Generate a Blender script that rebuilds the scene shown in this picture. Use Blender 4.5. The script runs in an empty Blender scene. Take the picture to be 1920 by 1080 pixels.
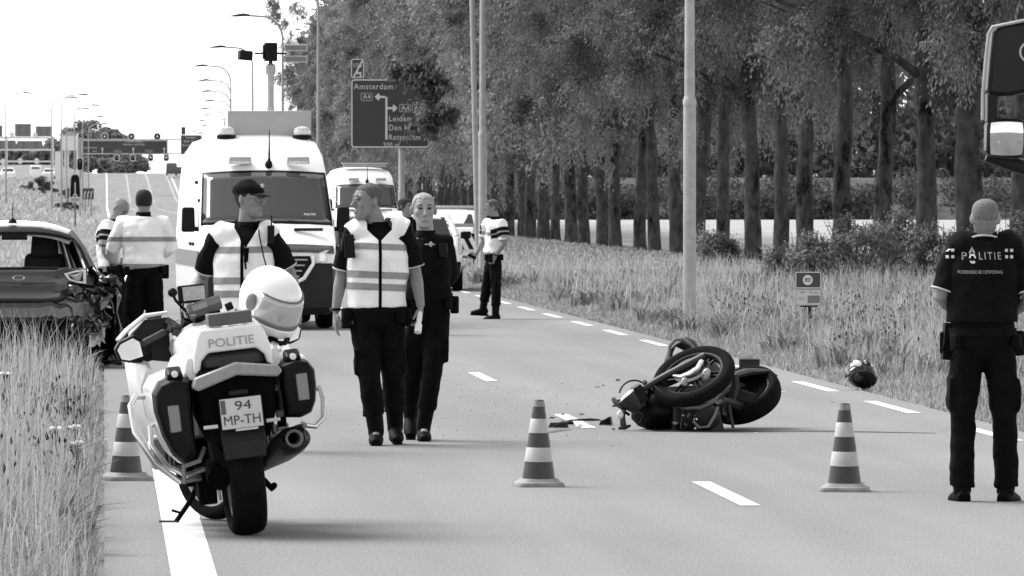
import bpy, bmesh, math, random
import numpy as np
from mathutils import Vector, Matrix, Euler
from mathutils.bvhtree import BVHTree

# ------------------------------------------------------------------ camera, sky, sun, exposure
SC = bpy.context.scene
C = SC.collection
R = math.radians
PI = math.pi
CAM_H, FPX = 1.83, 11500.0
YAW, PITCH = math.atan(765 / FPX), math.atan(175 / FPX)
cam_d = bpy.data.cameras.new('camera')
cam = bpy.data.objects.new('camera', cam_d)
C.objects.link(cam)
cam.location = (0, 0, CAM_H)
cam.rotation_euler = (PI / 2 - PITCH, 0, -YAW)
cam_d.sensor_width = 36
cam_d.lens = FPX / 1920 * 36
cam_d.clip_start = 0.5
cam_d.clip_end = 6000
cam_d.dof.use_dof = True
cam_d.dof.focus_distance = 43
cam_d.dof.aperture_fstop = 24
SC.camera = cam

SUN_EL, SUN_AZ = R(54), math.atan2(-0.7, 0.45)          # azimuth clockwise from +Y
wd = bpy.data.worlds.new('World')
SC.world = wd
wd.use_nodes = True
wn, wl = wd.node_tree.nodes, wd.node_tree.links
wn.clear()
sky = wn.new('ShaderNodeTexSky')
sky.sky_type = 'NISHITA'
sky.sun_disc = False
sky.sun_elevation = SUN_EL
sky.sun_rotation = SUN_AZ % (2 * PI)
sky.air_density = 1.0
sky.dust_density = 0.6
bw = wn.new('ShaderNodeRGBToBW')
bg = wn.new('ShaderNodeBackground')
bg.inputs['Strength'].default_value = 0.115
wo = wn.new('ShaderNodeOutputWorld')
wl.new(sky.outputs[0], bw.inputs[0])
wl.new(bw.outputs[0], bg.inputs[0])
wl.new(bg.outputs[0], wo.inputs[0])

sd = bpy.data.lights.new('sun', 'SUN')
sd.energy = 1.6
sd.angle = R(38)
sun = bpy.data.objects.new('sun', sd)
C.objects.link(sun)
_sv = Vector((math.sin(SUN_AZ) * math.cos(SUN_EL), math.cos(SUN_AZ) * math.cos(SUN_EL), math.sin(SUN_EL)))
sun.rotation_euler = _sv.to_track_quat('Z', 'Y').to_euler()
SC.view_settings.view_transform = 'Standard'
SC.view_settings.look = 'None'
SC.view_settings.exposure = 1.75
SC.view_settings.gamma = 1
SC.view_settings.use_curve_mapping = False

# ------------------------------------------------------------------ helpers
RNG = random.Random(7)
NPR = np.random.default_rng(7)


def at(px, d):
    """ground x,y of the point seen at pixel column px, d metres deep along the lens axis"""
    lx = (px - 960) / FPX * d
    return (lx * math.cos(YAW) + d * math.sin(YAW), -lx * math.sin(YAW) + d * math.cos(YAW))


def dep(py):
    return FPX * CAM_H / (py - 365)


def zof(py, d):
    """height of pixel row py at depth d"""
    return CAM_H - (py - 365) * d / FPX


def mat(name, g, rough=0.6, metal=0.0, spec=0.5, var=0.0, vscale=6.0, bump=0.0, bscale=40.0, coat=0.0, island=0.0, alpha=None, trans=0.0, emit=0.0):
    m = bpy.data.materials.new(name)
    m.use_nodes = True
    nt = m.node_tree
    p = nt.nodes['Principled BSDF']
    p.inputs['Base Color'].default_value = (g, g, g, 1)
    p.inputs['Roughness'].default_value = rough
    p.inputs['Metallic'].default_value = metal
    p.inputs['Specular IOR Level'].default_value = spec
    p.inputs['Coat Weight'].default_value = coat
    p.inputs['Coat Roughness'].default_value = 0.06
    if trans:
        p.inputs['Transmission Weight'].default_value = trans
        p.inputs['IOR'].default_value = 1.05
    if alpha is not None:
        p.inputs['Alpha'].default_value = alpha
    if emit:
        p.inputs['Emission Color'].default_value = (1, 1, 1, 1)
        p.inputs['Emission Strength'].default_value = emit
    tc = nt.nodes.new('ShaderNodeTexCoord')
    val = None
    if var:
        n = nt.nodes.new('ShaderNodeTexNoise')
        n.inputs['Scale'].default_value = vscale
        n.inputs['Detail'].default_value = 5
        nt.links.new(tc.outputs['Object'], n.inputs['Vector'])
        mr = nt.nodes.new('ShaderNodeMapRange')
        mr.inputs['From Min'].default_value = 0.3
        mr.inputs['From Max'].default_value = 0.7
        mr.inputs['To Min'].default_value = g * (1 - var)
        mr.inputs['To Max'].default_value = g * (1 + var)
        nt.links.new(n.outputs[0], mr.inputs[0])
        val = mr.outputs[0]
    if island:
        ge = nt.nodes.new('ShaderNodeNewGeometry')
        mr2 = nt.nodes.new('ShaderNodeMapRange')
        mr2.inputs['To Min'].default_value = 1 - island
        mr2.inputs['To Max'].default_value = 1 + island
        nt.links.new(ge.outputs['Random Per Island'], mr2.inputs[0])
        mu = nt.nodes.new('ShaderNodeMath')
        mu.operation = 'MULTIPLY'
        nt.links.new(mr2.outputs[0], mu.inputs[0])
        if val is None:
            mu.inputs[1].default_value = g
        else:
            nt.links.new(val, mu.inputs[1])
        val = mu.outputs[0]
    if val is not None:
        nt.links.new(val, p.inputs['Base Color'])
    if bump:
        n2 = nt.nodes.new('ShaderNodeTexNoise')
        n2.inputs['Scale'].default_value = bscale
        n2.inputs['Detail'].default_value = 4
        nt.links.new(tc.outputs['Object'], n2.inputs['Vector'])
        b = nt.nodes.new('ShaderNodeBump')
        b.inputs['Strength'].default_value = bump
        b.inputs['Distance'].default_value = 0.02
        nt.links.new(n2.outputs[0], b.inputs['Height'])
        nt.links.new(b.outputs[0], p.inputs['Normal'])
    return m


def leaf_mat(name, g, island=0.45, trans=0.35):
    m = bpy.data.materials.new(name)
    m.use_nodes = True
    nt = m.node_tree
    nt.nodes.remove(nt.nodes['Principled BSDF'])
    out = nt.nodes['Material Output']
    ge = nt.nodes.new('ShaderNodeNewGeometry')
    mr = nt.nodes.new('ShaderNodeMapRange')
    mr.inputs['To Min'].default_value = g * (1 - island)
    mr.inputs['To Max'].default_value = g * (1 + island)
    nt.links.new(ge.outputs['Random Per Island'], mr.inputs[0])
    at_ = nt.nodes.new('ShaderNodeAttribute')      # tone of the whole clump
    at_.attribute_name = 'tone'
    ad = nt.nodes.new('ShaderNodeMath'); ad.operation = 'ADD'; ad.inputs[1].default_value = 1.0
    nt.links.new(at_.outputs['Fac'], ad.inputs[0])
    mu = nt.nodes.new('ShaderNodeMath'); mu.operation = 'MULTIPLY'
    nt.links.new(mr.outputs[0], mu.inputs[0]); nt.links.new(ad.outputs[0], mu.inputs[1])
    mr = mu
    d = nt.nodes.new('ShaderNodeBsdfDiffuse')
    t = nt.nodes.new('ShaderNodeBsdfTranslucent')
    mx = nt.nodes.new('ShaderNodeMixShader')
    mx.inputs[0].default_value = trans
    nt.links.new(mr.outputs[0], d.inputs[0])
    nt.links.new(mr.outputs[0], t.inputs[0])
    nt.links.new(d.outputs[0], mx.inputs[1])
    nt.links.new(t.outputs[0], mx.inputs[2])
    nt.links.new(mx.outputs[0], out.inputs[0])
    return m


class MB:
    """collects shapes; build() links them as ONE mesh object"""

    def __init__(s, M=None):
        s.v, s.f, s.mi, s.cur, s.M = [], [], [], 0, M

    def add(s, vs, fs):
        b = len(s.v)
        for p in vs:
            p = Vector(p)
            s.v.append(s.M @ p if s.M is not None else p)
        for f in fs:
            s.f.append([i + b for i in f])
            s.mi.append(s.cur)
        return s

    def box(s, c, size, rot=None, top=(1, 1)):
        x, y, z = size[0] / 2, size[1] / 2, size[2] / 2
        vs = []
        for k, (sx, sy) in ((-1, (1, 1)), (1, top)):
            for a, b in ((-1, -1), (1, -1), (1, 1), (-1, 1)):
                vs.append(Vector((a * x * sx, b * y * sy, k * z)))
        if rot is not None:
            q = Euler(rot).to_matrix()
            vs = [q @ v for v in vs]
        c = Vector(c)
        return s.add([v + c for v in vs], [(3, 2, 1, 0), (4, 5, 6, 7), (0, 1, 5, 4), (1, 2, 6, 5), (2, 3, 7, 6), (3, 0, 4, 7)])

    def loft(s, rings, cap=True, closed=True):
        n = len(rings[0])
        vs = [p for r in rings for p in r]
        fs = []
        m = n if closed else n - 1
        for i in range(len(rings) - 1):
            for j in range(m):
                k = (j + 1) % n
                fs.append((i * n + j, i * n + k, (i + 1) * n + k, (i + 1) * n + j))
        if cap:
            fs.append(tuple(range(n - 1, -1, -1)))
            b = (len(rings) - 1) * n
            fs.append(tuple(range(b, b + n)))
        return s.add(vs, fs)

    def tube(s, pts, r, n=10, cap=True, flat=None, up=None):
        """pts polyline; r scalar / list; flat = (a,b) squash factors of the section"""
        pts = [Vector(p) for p in pts]
        rs = r if isinstance(r, (list, tuple)) else [r] * len(pts)
        rings = []
        u = None
        for i, p in enumerate(pts):
            t = (pts[min(i + 1, len(pts) - 1)] - pts[max(i - 1, 0)])
            if t.length < 1e-9:
                t = Vector((0, 0, 1))
            t.normalize()
            if u is None:
                u = Vector(up) if up is not None else (Vector((0, 0, 1)) if abs(t.z) < 0.9 else Vector((0, 1, 0)))
            u = (u - t * u.dot(t))
            if u.length < 1e-6:
                u = t.orthogonal()
            u.normalize()
            w = t.cross(u)
            fa, fb = flat or (1, 1)
            rr = rs[i]
            ra, rb = (rr if isinstance(rr, (list, tuple)) else (rr * fa, rr * fb))
            rings.append([p + u * (ra * math.cos(a)) + w * (rb * math.sin(a)) for a in (2 * PI * k / n for k in range(n))])
        return s.loft(rings, cap)

    def ell(s, c, r, rot=None, nu=14, nv=9):
        c = Vector(c)
        q = Euler(rot).to_matrix() if rot is not None else None
        vs = [Vector((0, 0, -r[2]))]
        for i in range(1, nv):
            th = PI * i / nv
            for j in range(nu):
                ph = 2 * PI * j / nu
                vs.append(Vector((r[0] * math.sin(th) * math.cos(ph), r[1] * math.sin(th) * math.sin(ph), -r[2] * math.cos(th))))
        vs.append(Vector((0, 0, r[2])))
        fs = []
        for j in range(nu):
            fs.append((0, 1 + (j + 1) % nu, 1 + j))
            b = 1 + (nv - 2) * nu
            fs.append((b + j, b + (j + 1) % nu, len(vs) - 1))
        for i in range(nv - 2):
            for j in range(nu):
                k = (j + 1) % nu
                fs.append((1 + i * nu + j, 1 + i * nu + k, 1 + (i + 1) * nu + k, 1 + (i + 1) * nu + j))
        if q is not None:
            vs = [q @ v for v in vs]
        return s.add([v + c for v in vs], fs)

    def lathe(s, prof, c=(0, 0, 0), rot=None, n=24, cap=True):
        c = Vector(c)
        q = Euler(rot).to_matrix() if rot is not None else Matrix.Identity(3)
        rings = [[c + q @ Vector((r * math.cos(a), r * math.sin(a), z)) for a in (2 * PI * k / n for k in range(n))] for r, z in prof]
        return s.loft(rings, cap)

    def torus(s, c, Rr, r, rot=None, nu=40, nv=12, sq=(1, 1), arc=None):
        c = Vector(c)
        q = Euler(rot).to_matrix() if rot is not None else Matrix.Identity(3)
        a0, a1 = arc or (0, 2 * PI)
        rings = []
        m = nu + 1 if arc else nu
        for i in range(m):
            a = a0 + (a1 - a0) * i / nu
            rings.append([c + q @ Vector(((Rr + r * sq[0] * math.cos(b)) * math.cos(a), (Rr + r * sq[0] * math.cos(b)) * math.sin(a), r * sq[1] * math.sin(b))) for b in (2 * PI * k / nv for k in range(nv))])
        if not arc:
            rings.append(rings[0])
        return s.loft(rings, bool(arc))

    def prism(s, poly, h, M=None):
        """poly in local xy, extruded 0..h along z, then moved by matrix M"""
        n = len(poly)
        vs = [Vector((x, y, 0)) for x, y in poly] + [Vector((x, y, h)) for x, y in poly]
        if M is not None:
            vs = [M @ v for v in vs]
        fs = [tuple(range(n - 1, -1, -1)), tuple(range(n, 2 * n))]
        for i in range(n):
            j = (i + 1) % n
            fs.append((i, j, n + j, n + i))
        return s.add(vs, fs)

    def mesh(s, name, mats, smooth=35):
        me = bpy.data.meshes.new(name)
        me.from_pydata([tuple(v) for v in s.v], [], s.f)
        for m in (mats if isinstance(mats, (list, tuple)) else [mats]):
            me.materials.append(m)
        if any(s.mi):
            me.polygons.foreach_set('material_index', s.mi)
        bm = bmesh.new()
        bm.from_mesh(me)
        bmesh.ops.remove_doubles(bm, verts=bm.verts, dist=1e-5)
        bmesh.ops.recalc_face_normals(bm, faces=bm.faces)
        bm.to_mesh(me)
        bm.free()
        if smooth:
            me.polygons.foreach_set('use_smooth', [True] * len(me.polygons))
            me.set_sharp_from_angle(angle=R(smooth))
        return me

    def build(s, name, mats, parent=None, smooth=35, bevel=0.0, seg=2):
        return link(name, s.mesh(name, mats, smooth), parent, bevel, seg)


def link(name, me, parent=None, bevel=0.0, seg=2):
    o = bpy.data.objects.new(name, me)
    C.objects.link(o)
    if parent is not None:
        o.parent = parent
    if bevel:
        b = o.modifiers.new('bevel', 'BEVEL')
        b.width = bevel
        b.segments = seg
        b.limit_method = 'ANGLE'
        b.angle_limit = R(40)
        b.harden_normals = False
    return o


def raw_mesh(name, V, F, m, smooth=False, tone=None):
    """fast numpy mesh: V (n,3); F (k,3) or (k,4)"""
    me = bpy.data.meshes.new(name)
    V = np.asarray(V, dtype=np.float32)
    F = np.asarray(F, dtype=np.int32)
    k = F.shape[1]
    me.vertices.add(len(V))
    me.vertices.foreach_set('co', V.ravel())
    me.loops.add(F.size)
    me.loops.foreach_set('vertex_index', F.ravel())
    me.polygons.add(len(F))
    me.polygons.foreach_set('loop_start', np.arange(0, F.size, k, dtype=np.int32))
    if smooth:
        me.polygons.foreach_set('use_smooth', np.ones(len(F), dtype=bool))
    me.update(calc_edges=True)
    if tone is not None:
        a = me.attributes.new('tone', 'FLOAT', 'FACE')
        a.data.foreach_set('value', np.asarray(tone, dtype=np.float32))
    me.materials.append(m)
    return me


def tag(o, label, cat, group=None):
    o['label'] = label
    o['category'] = cat
    if group:
        o['group'] = group
    return o


def thing(name, label, cat, loc=(0, 0, 0), rotz=0.0, group=None):
    o = bpy.data.objects.new(name, None)
    o.empty_display_size = 0.2
    C.objects.link(o)
    o.location = loc
    o.rotation_euler = (0, 0, rotz)
    return tag(o, label, cat, group)


def dup(root, loc, rotz=0.0, label=None, scale=None):
    r = root.copy()
    C.objects.link(r)
    r.location = loc
    r.rotation_euler = (0, 0, rotz)
    if scale is not None:
        r.scale = scale if isinstance(scale, (tuple, list)) else (scale,) * 3
    if label:
        r['label'] = label
    for ch in list(root.children):
        c = ch.copy()
        C.objects.link(c)
        c.parent = r
        for g in ch.children:
            d = g.copy()
            C.objects.link(d)
            d.parent = c
    return r


def struct(o, kind='structure'):
    o['kind'] = kind
    return o


def text_mesh(txt, h, w=None, bold=0.0, depth=0.002, align='CENTER', spacing=1.0):
    """lettering as flat solid mesh in xz plane facing -y, centred; h = cap height"""
    cu = bpy.data.curves.new('lettering', 'FONT')
    cu.body = txt
    cu.align_x = align
    cu.align_y = 'CENTER'
    cu.extrude = depth / 2
    cu.offset = 0.0
    cu.space_character = spacing
    cu.resolution_u = 3
    ob = bpy.data.objects.new('lettering', cu)
    C.objects.link(ob)
    dg = bpy.context.evaluated_depsgraph_get()
    me = bpy.data.meshes.new_from_object(ob.evaluated_get(dg))
    bpy.data.objects.remove(ob)
    bpy.data.curves.remove(cu)
    co = np.zeros(len(me.vertices) * 3, dtype=np.float32)
    me.vertices.foreach_get('co', co)
    co = co.reshape(-1, 3)
    mn, mx = co.min(0), co.max(0)
    k = h / 0.69
    kx = k if w is None else w / max(1e-6, (mx[0] - mn[0]))
    if align == 'CENTER':
        co[:, 0] -= (mn[0] + mx[0]) / 2
    else:
        co[:, 0] -= mn[0]
    out = np.stack([co[:, 0] * kx, -(co[:, 2] - mx[2]) * 1.0 - depth / 2, co[:, 1] * k], 1)
    out[:, 1] = -co[:, 2]
    me.vertices.foreach_set('co', out.ravel().astype(np.float32))
    me.update()
    return me


def lettering(name, txt, h, m, parent, loc, w=None, bold=0.0, rot=None, depth=0.004, align='CENTER', spacing=1.0):
    me = text_mesh(txt, h, w, bold, depth, align, spacing)
    me.materials.clear()
    me.materials.append(m)
    o = link(name, me, parent)
    o.location = loc
    if rot:
        o.rotation_euler = rot
    return o


def sstep(a, b, x):
    t = np.clip((x - a) / (b - a), 0, 1)
    return t * t * (3 - 2 * t)


# ------------------------------------------------------------------ shared materials
K = {}
K['black'] = mat('black_plastic', 0.0035, 0.4, spec=0.14, var=0.3)
K['matt_black'] = mat('matt_black', 0.003, 0.85, spec=0.05, var=0.3)
K['dark'] = mat('dark_plastic', 0.014, 0.5, spec=0.2, var=0.2)
K['mid'] = mat('mid_grey_plastic', 0.14, 0.5, var=0.1)
K['white'] = mat('white_paint', 0.8, 0.28, coat=0.4, var=0.05, vscale=3)
K['white_dull'] = mat('dull_white', 0.7, 0.5, var=0.06)
K['steel'] = mat('galvanised_steel', 0.34, 0.55, metal=0.25, var=0.12, vscale=9, bump=0.05, bscale=60)
K['silver'] = mat('silver_metal', 0.6, 0.28, metal=0.85, var=0.08)
K['chrome'] = mat('chrome', 0.8, 0.12, metal=1.0)
K['rubber'] = mat('tyre_rubber', 0.005, 0.85, spec=0.08, var=0.35, vscale=14, bump=0.2, bscale=90)
K['glass_dark'] = mat('tinted_glass', 0.02, 0.06, spec=0.8)
K['lens'] = mat('clear_lens', 0.55, 0.12, spec=0.8, coat=0.6, var=0.25, vscale=40)
K['lens_grey'] = mat('grey_lens', 0.35, 0.2, spec=0.6, coat=0.5, var=0.15, vscale=30)
K['sign_dark'] = mat('dark_sign_face', 0.045, 0.6, var=0.12, vscale=2)
K['sign_white'] = mat('white_sign_print', 0.62, 0.6)
K['marking'] = mat('white_road_paint', 0.62, 0.7, var=0.14, vscale=5, bump=0.1, bscale=120)
# ------------------------------------------------------------------ ground, road, markings
def zprof(y):
    return 5.6 * sstep(800, 1080, y)


def zground(x, y):
    z = zprof(y) - 0.03
    z = z + 3.6 * sstep(430, 780, y) * (1 - sstep(-9, -1.5, x)) * (1 - 0.0 * y) - 3.6 * sstep(800, 1080, y) * (1 - sstep(-9, -1.5, x)) * 0.6
    z = z + 0.0 * x
    z = z + 3.1 * sstep(452, 470, y) * sstep(22, 26, x)
    return z


def edge_r(y):
    return 7.07 + 3.4 * sstep(128, 190, y) + 6.0 * sstep(440, 540, y)


ys = np.array(sorted(set([-400, -150, -60, -20] + list(np.arange(0, 60, 4)) + list(np.arange(60, 140, 8)) + list(np.arange(140, 440, 15)) + list(np.arange(440, 480, 3)) + list(np.arange(480, 1200, 14)) + [1300, 1500, 2000, 3000])), dtype=float)
xs = np.array([-900, -300, -120, -60, -40, -26, -18, -13, -10, -8, -6, -4, -2.5, -1.5, -0.7, -0.3, 3.5, 7.4, 8.5, 10, 12, 14, 16, 18, 20, 22, 23, 24, 25, 26, 30, 38, 50, 70, 100, 160, 400, 900], dtype=float)


def m_ground():
    m = bpy.data.materials.new('dry_grass_ground')
    m.use_nodes = True
    nt = m.node_tree
    p = nt.nodes['Principled BSDF']
    p.inputs['Roughness'].default_value = 0.95
    p.inputs['Specular IOR Level'].default_value = 0.1
    tc = nt.nodes.new('ShaderNodeTexCoord')
    mp = nt.nodes.new('ShaderNodeMapping')
    mp.inputs['Scale'].default_value = (1, 0.25, 1)
    nt.links.new(tc.outputs['Object'], mp.inputs[0])
    n = nt.nodes.new('ShaderNodeTexNoise')
    n.inputs['Scale'].default_value = 0.9
    n.inputs['Detail'].default_value = 8
    n.inputs['Roughness'].default_value = 0.7
    nt.links.new(mp.outputs[0], n.inputs['Vector'])
    mr = nt.nodes.new('ShaderNodeMapRange')
    mr.inputs['From Min'].default_value = 0.3
    mr.inputs['From Max'].default_value = 0.7
    mr.inputs['To Min'].default_value = 0.15
    mr.inputs['To Max'].default_value = 0.28
    nt.links.new(n.outputs[0], mr.inputs[0])
    nt.links.new(mr.outputs[0], p.inputs['Base Color'])
    return m


XX, YY = np.meshgrid(xs, ys)
ZZ = zground(XX, YY)
V = np.stack([XX, YY, ZZ], -1).reshape(-1, 3)
nx, ny = len(xs), len(ys)
idx = np.arange(nx * ny).reshape(ny, nx)
F = np.stack([idx[:-1, :-1], idx[:-1, 1:], idx[1:, 1:], idx[1:, :-1]], -1).reshape(-1, 4)
struct(link('ground', raw_mesh('ground', V, F, m_ground(), True)))


def strip(name, x0, x1, y0, y1, dz, m, yl=None):
    """sheet on the road between two edge curves (numbers or functions of y)"""
    rows = [y0] + [y for y in ys if y0 < y < y1] + [y1]
    f0 = x0 if callable(x0) else (lambda y: x0)
    f1 = x1 if callable(x1) else (lambda y: x1)
    vs, fs = [], []
    for y in rows:
        z = float(zprof(y)) + dz
        vs += [(float(f0(y)), y, z), (float(f1(y)), y, z)]
    for i in range(len(rows) - 1):
        fs.append((2 * i, 2 * i + 1, 2 * i + 3, 2 * i + 2))
    return raw_mesh(name, vs, fs, m)


def m_asphalt():
    m = bpy.data.materials.new('worn_asphalt')
    m.use_nodes = True
    nt = m.node_tree
    p = nt.nodes['Principled BSDF']
    p.inputs['Roughness'].default_value = 0.88
    p.inputs['Specular IOR Level'].default_value = 0.25
    tc = nt.nodes.new('ShaderNodeTexCoord')

    def noise(scale, sc, det, lo, hi, a, b):
        mp = nt.nodes.new('ShaderNodeMapping')
        mp.inputs['Scale'].default_value = sc
        nt.links.new(tc.outputs['Object'], mp.inputs[0])
        n = nt.nodes.new('ShaderNodeTexNoise')
        n.inputs['Scale'].default_value = scale
        n.inputs['Detail'].default_value = det
        nt.links.new(mp.outputs[0], n.inputs['Vector'])
        mr = nt.nodes.new('ShaderNodeMapRange')
        mr.inputs['From Min'].default_value = lo
        mr.inputs['From Max'].default_value = hi
        mr.inputs['To Min'].default_value = a
        mr.inputs['To Max'].default_value = b
        nt.links.new(n.outputs[0], mr.inputs[0])
        return mr.outputs[0], n

    a, _ = noise(1.4, (1, 0.06, 1), 4, 0.3, 0.7, 0.90, 1.10)      # wheel tracks along the road
    e_, _ = noise(0.23, (1.0, 0.5, 1), 7, 0.45, 0.75, 1.04, 0.90)
    b, nb = noise(75, (1, 0.8, 1), 3, 0.3, 0.7, 0.60, 1.40)        # stone grain
    c, _ = noise(0.5, (1, 0.3, 1), 6, 0.35, 0.7, 0.95, 1.06)       # patches
    m1 = nt.nodes.new('ShaderNodeMath'); m1.operation = 'MULTIPLY'
    m2 = nt.nodes.new('ShaderNodeMath'); m2.operation = 'MULTIPLY'
    m3 = nt.nodes.new('ShaderNodeMath'); m3.operation = 'MULTIPLY'
    nt.links.new(a, m1.inputs[0]); nt.links.new(b, m1.inputs[1])
    nt.links.new(m1.outputs[0], m2.inputs[0]); nt.links.new(c, m2.inputs[1])
    nt.links.new(m2.outputs[0], m3.inputs[0]); m4 = nt.nodes.new('ShaderNodeMath'); m4.operation = 'MULTIPLY'; m4.inputs[1].default_value = 0.19
    nt.links.new(e_, m4.inputs[0]); nt.links.new(m4.outputs[0], m3.inputs[1])
    nt.links.new(m3.outputs[0], p.inputs['Base Color'])
    bp = nt.nodes.new('ShaderNodeBump')
    bp.inputs['Strength'].default_value = 0.35
    bp.inputs['Distance'].default_value = 0.01
    nt.links.new(nb.outputs[0], bp.inputs['Height'])
    nt.links.new(bp.outputs[0], p.inputs['Normal'])
    return m


K['asphalt'] = m_asphalt()
struct(link('road', strip('road', 0.0, edge_r, -400, 1500, 0.0, K['asphalt'])))
# left edge line, centre dashes (3 m on, 9 m off), right edge dashes (3 m on, 2.4 m off)
mk = struct(link('edge_line', strip('edge_line', 0.32, 0.54, -200, 1100, 0.004, K['marking'])))


def dash(x, y0, y1, w=0.12, name='lane_dash'):
    return struct(link(name, strip(name, x - w / 2, x + w / 2, y0, y1, 0.004, K['marking'])))


def axis_to_y(px, py):
    return at(px, dep(py))[1]


y0 = 33.75 + 1.9
for k in range(-2, 12):
    a = 35.85 + 12.05 * k
    dash(3.79, a, a + 3.0)
# right-hand dashes: placed by their measured spacing
for k in range(-3, 25):
    a = 50.9 + 5.72 * k
    dash(6.76, a, a + 3.05)
for k in range(42):
    y = 560 + 12 * k
    for x in (3.7, 7.0, 10.3):
        dash(x, y, y + 3.5, 0.3)
struct(link('edge_line', strip('edge_line', 10.9, 11.15, 640, 1010, 0.004, K['marking'])))

# ------------------------------------------------------------------ verge grass (stuff)
K['grass'] = leaf_mat('verge_grass', 0.31, 0.5, 0.45)
K['straw'] = leaf_mat('dry_grass_stalks', 0.42, 0.3, 0.45)
K['weed'] = leaf_mat('weed_leaves', 0.18, 0.5, 0.4)


def blades(name, X, Y, H, W, lean, m, z=None, curl=0.5):
    n = len(X)
    ang = NPR.uniform(0, 2 * PI, n)
    ld = NPR.uniform(0, 2 * PI, n)
    lx, ly = np.cos(ld) * lean * H, np.sin(ld) * lean * H
    wx, wy = np.cos(ang) * W / 2, np.sin(ang) * W / 2
    z0 = zground(X, Y) if z is None else z
    P = np.zeros((n, 5, 3))
    P[:, 0] = np.stack([X - wx, Y - wy, z0], 1)
    P[:, 1] = np.stack([X + wx, Y + wy, z0], 1)
    mx, my = X + lx * 0.3, Y + ly * 0.3
    P[:, 2] = np.stack([mx + wx * 0.8, my + wy * 0.8, z0 + H * 0.6], 1)
    P[:, 3] = np.stack([mx - wx * 0.8, my - wy * 0.8, z0 + H * 0.6], 1)
    P[:, 4] = np.stack([X + lx, Y + ly, z0 + H * (1 - 0.35 * lean)], 1)
    b = np.arange(n)[:, None] * 5
    T = np.concatenate([b + np.array([[0, 1, 2]]), b + np.array([[0, 2, 3]]), b + np.array([[3, 2, 4]])], 0)
    return struct(link(name, raw_mesh(name, P.reshape(-1, 3), T, m)), 'stuff')


def clumpy(n, x0, x1, y0, y1, k):
    """points gathered round k tuft centres"""
    cx, cy = NPR.uniform(x0, x1, k), NPR.uniform(y0, y1, k)
    i = NPR.integers(0, k, n)
    X = cx[i] + NPR.normal(0, 0.13, n)
    Y = cy[i] + NPR.normal(0, 0.2, n)
    ok = (X > x0) & (X < x1) & (Y > y0) & (Y < y1)
    return X[ok], Y[ok]


def patch(f, X, Y):
    return 0.5 + 0.5 * np.sin(X * 1.9 * f + 1.3 * np.sin(Y * 0.7 * f)) * np.cos(Y * 0.9 * f + X * 0.6)


# left verge, near
X, Y = NPR.uniform(-3.6, 0.03, 95000), NPR.uniform(25, 66, 95000)
X -= np.where((Y < 40.5) & (X > -0.3), 0.06, 0)
X -= np.where(X > -0.35, 0.10 * np.abs(np.sin(Y * 2.3) * np.sin(Y * 0.71)) * NPR.random(len(X)), 0)
hh = (0.18 + 0.34 * NPR.random(len(X)) * (0.6 + 0.5 * patch(1.0, X, Y))) * (0.28 + 0.72 * sstep(-0.05, 0.35, -X)) * (1 - 0.55 * sstep(42, 48, Y))
blades('verge_grass', X, Y, hh, NPR.uniform(0.003, 0.010, len(X)), NPR.uniform(0.15, 1.15, len(X)), K['grass'])
X, Y = clumpy(13000, -3.6, -0.06, 26, 66, 900)
keep = (Y < 44) | (NPR.random(len(X)) < 0.4)
X, Y = X[keep], Y[keep]
blades('grass_stalks', X, Y, NPR.uniform(0.4, 0.85, len(X)) * (0.6 + 0.4 * sstep(0, 0.5, -X)), NPR.uniform(0.004, 0.009, len(X)), NPR.uniform(0.05, 0.35, len(X)), K['straw'])
X, Y = clumpy(9000, -3.4, -0.1, 26, 62, 160)
blades('weed_leaves', X, Y, NPR.uniform(0.12, 0.42, len(X)), NPR.uniform(0.02, 0.045, len(X)), NPR.uniform(0.3, 1.0, len(X)), K['weed'])
# left verge, farther on
X, Y = NPR.uniform(-14, -0.1, 60000), NPR.uniform(66, 330, 60000)
blades('verge_grass', X, Y, NPR.uniform(0.15, 0.5, len(X)), NPR.uniform(0.03, 0.09, len(X)), NPR.uniform(0.1, 0.8, len(X)), K['straw'])
X, Y = NPR.uniform(-30, -0.5, 26000), NPR.uniform(330, 800, 26000)
blades('verge_grass', X, Y, NPR.uniform(0.2, 0.7, len(X)), NPR.uniform(0.1, 0.3, len(X)), NPR.uniform(0.1, 0.8, len(X)), K['straw'])
# right verge
n = 230000
Y = 44 + 96 * NPR.random(n) ** 1.25
X = 7.10 + (17.5 - 7.1) * NPR.random(n) ** 1.15
keep = X < 0.155 * Y + 1.2
X, Y = X[keep], Y[keep]
hh = (0.10 + 0.30 * NPR.random(len(X)) * (0.55 + 0.6 * patch(0.8, X, Y))) * (0.25 + 0.75 * sstep(7.0, 8.3, X)) * (1 - 0.4 * sstep(105, 135, Y))
blades('verge_grass', X, Y, hh, NPR.uniform(0.005, 0.012, len(X)) * (Y / 60), NPR.uniform(0.2, 1.25, len(X)), K['grass'])
X, Y = clumpy(15000, 7.7, 17, 46, 140, 1500)
blades('grass_stalks', X, Y, NPR.uniform(0.25, 0.75, len(X)), NPR.uniform(0.004, 0.008, len(X)) * (Y / 60), NPR.uniform(0.05, 0.6, len(X)), K['straw'])
X, Y = clumpy(26000, 7.5, 16, 46, 130, 420)
blades('weed_leaves', X, Y, NPR.uniform(0.1, 0.45, len(X)), NPR.uniform(0.02, 0.05, len(X)) * (Y / 70), NPR.uniform(0.3, 1.0, len(X)), K['weed'])
n = 70000
X, Y = 7.2 + 10 * NPR.random(n) ** 1.3, 140 + 260 * NPR.random(n)
keep = X > 0.4 + np.vectorize(edge_r)(Y)
X, Y = X[keep], Y[keep]
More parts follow.
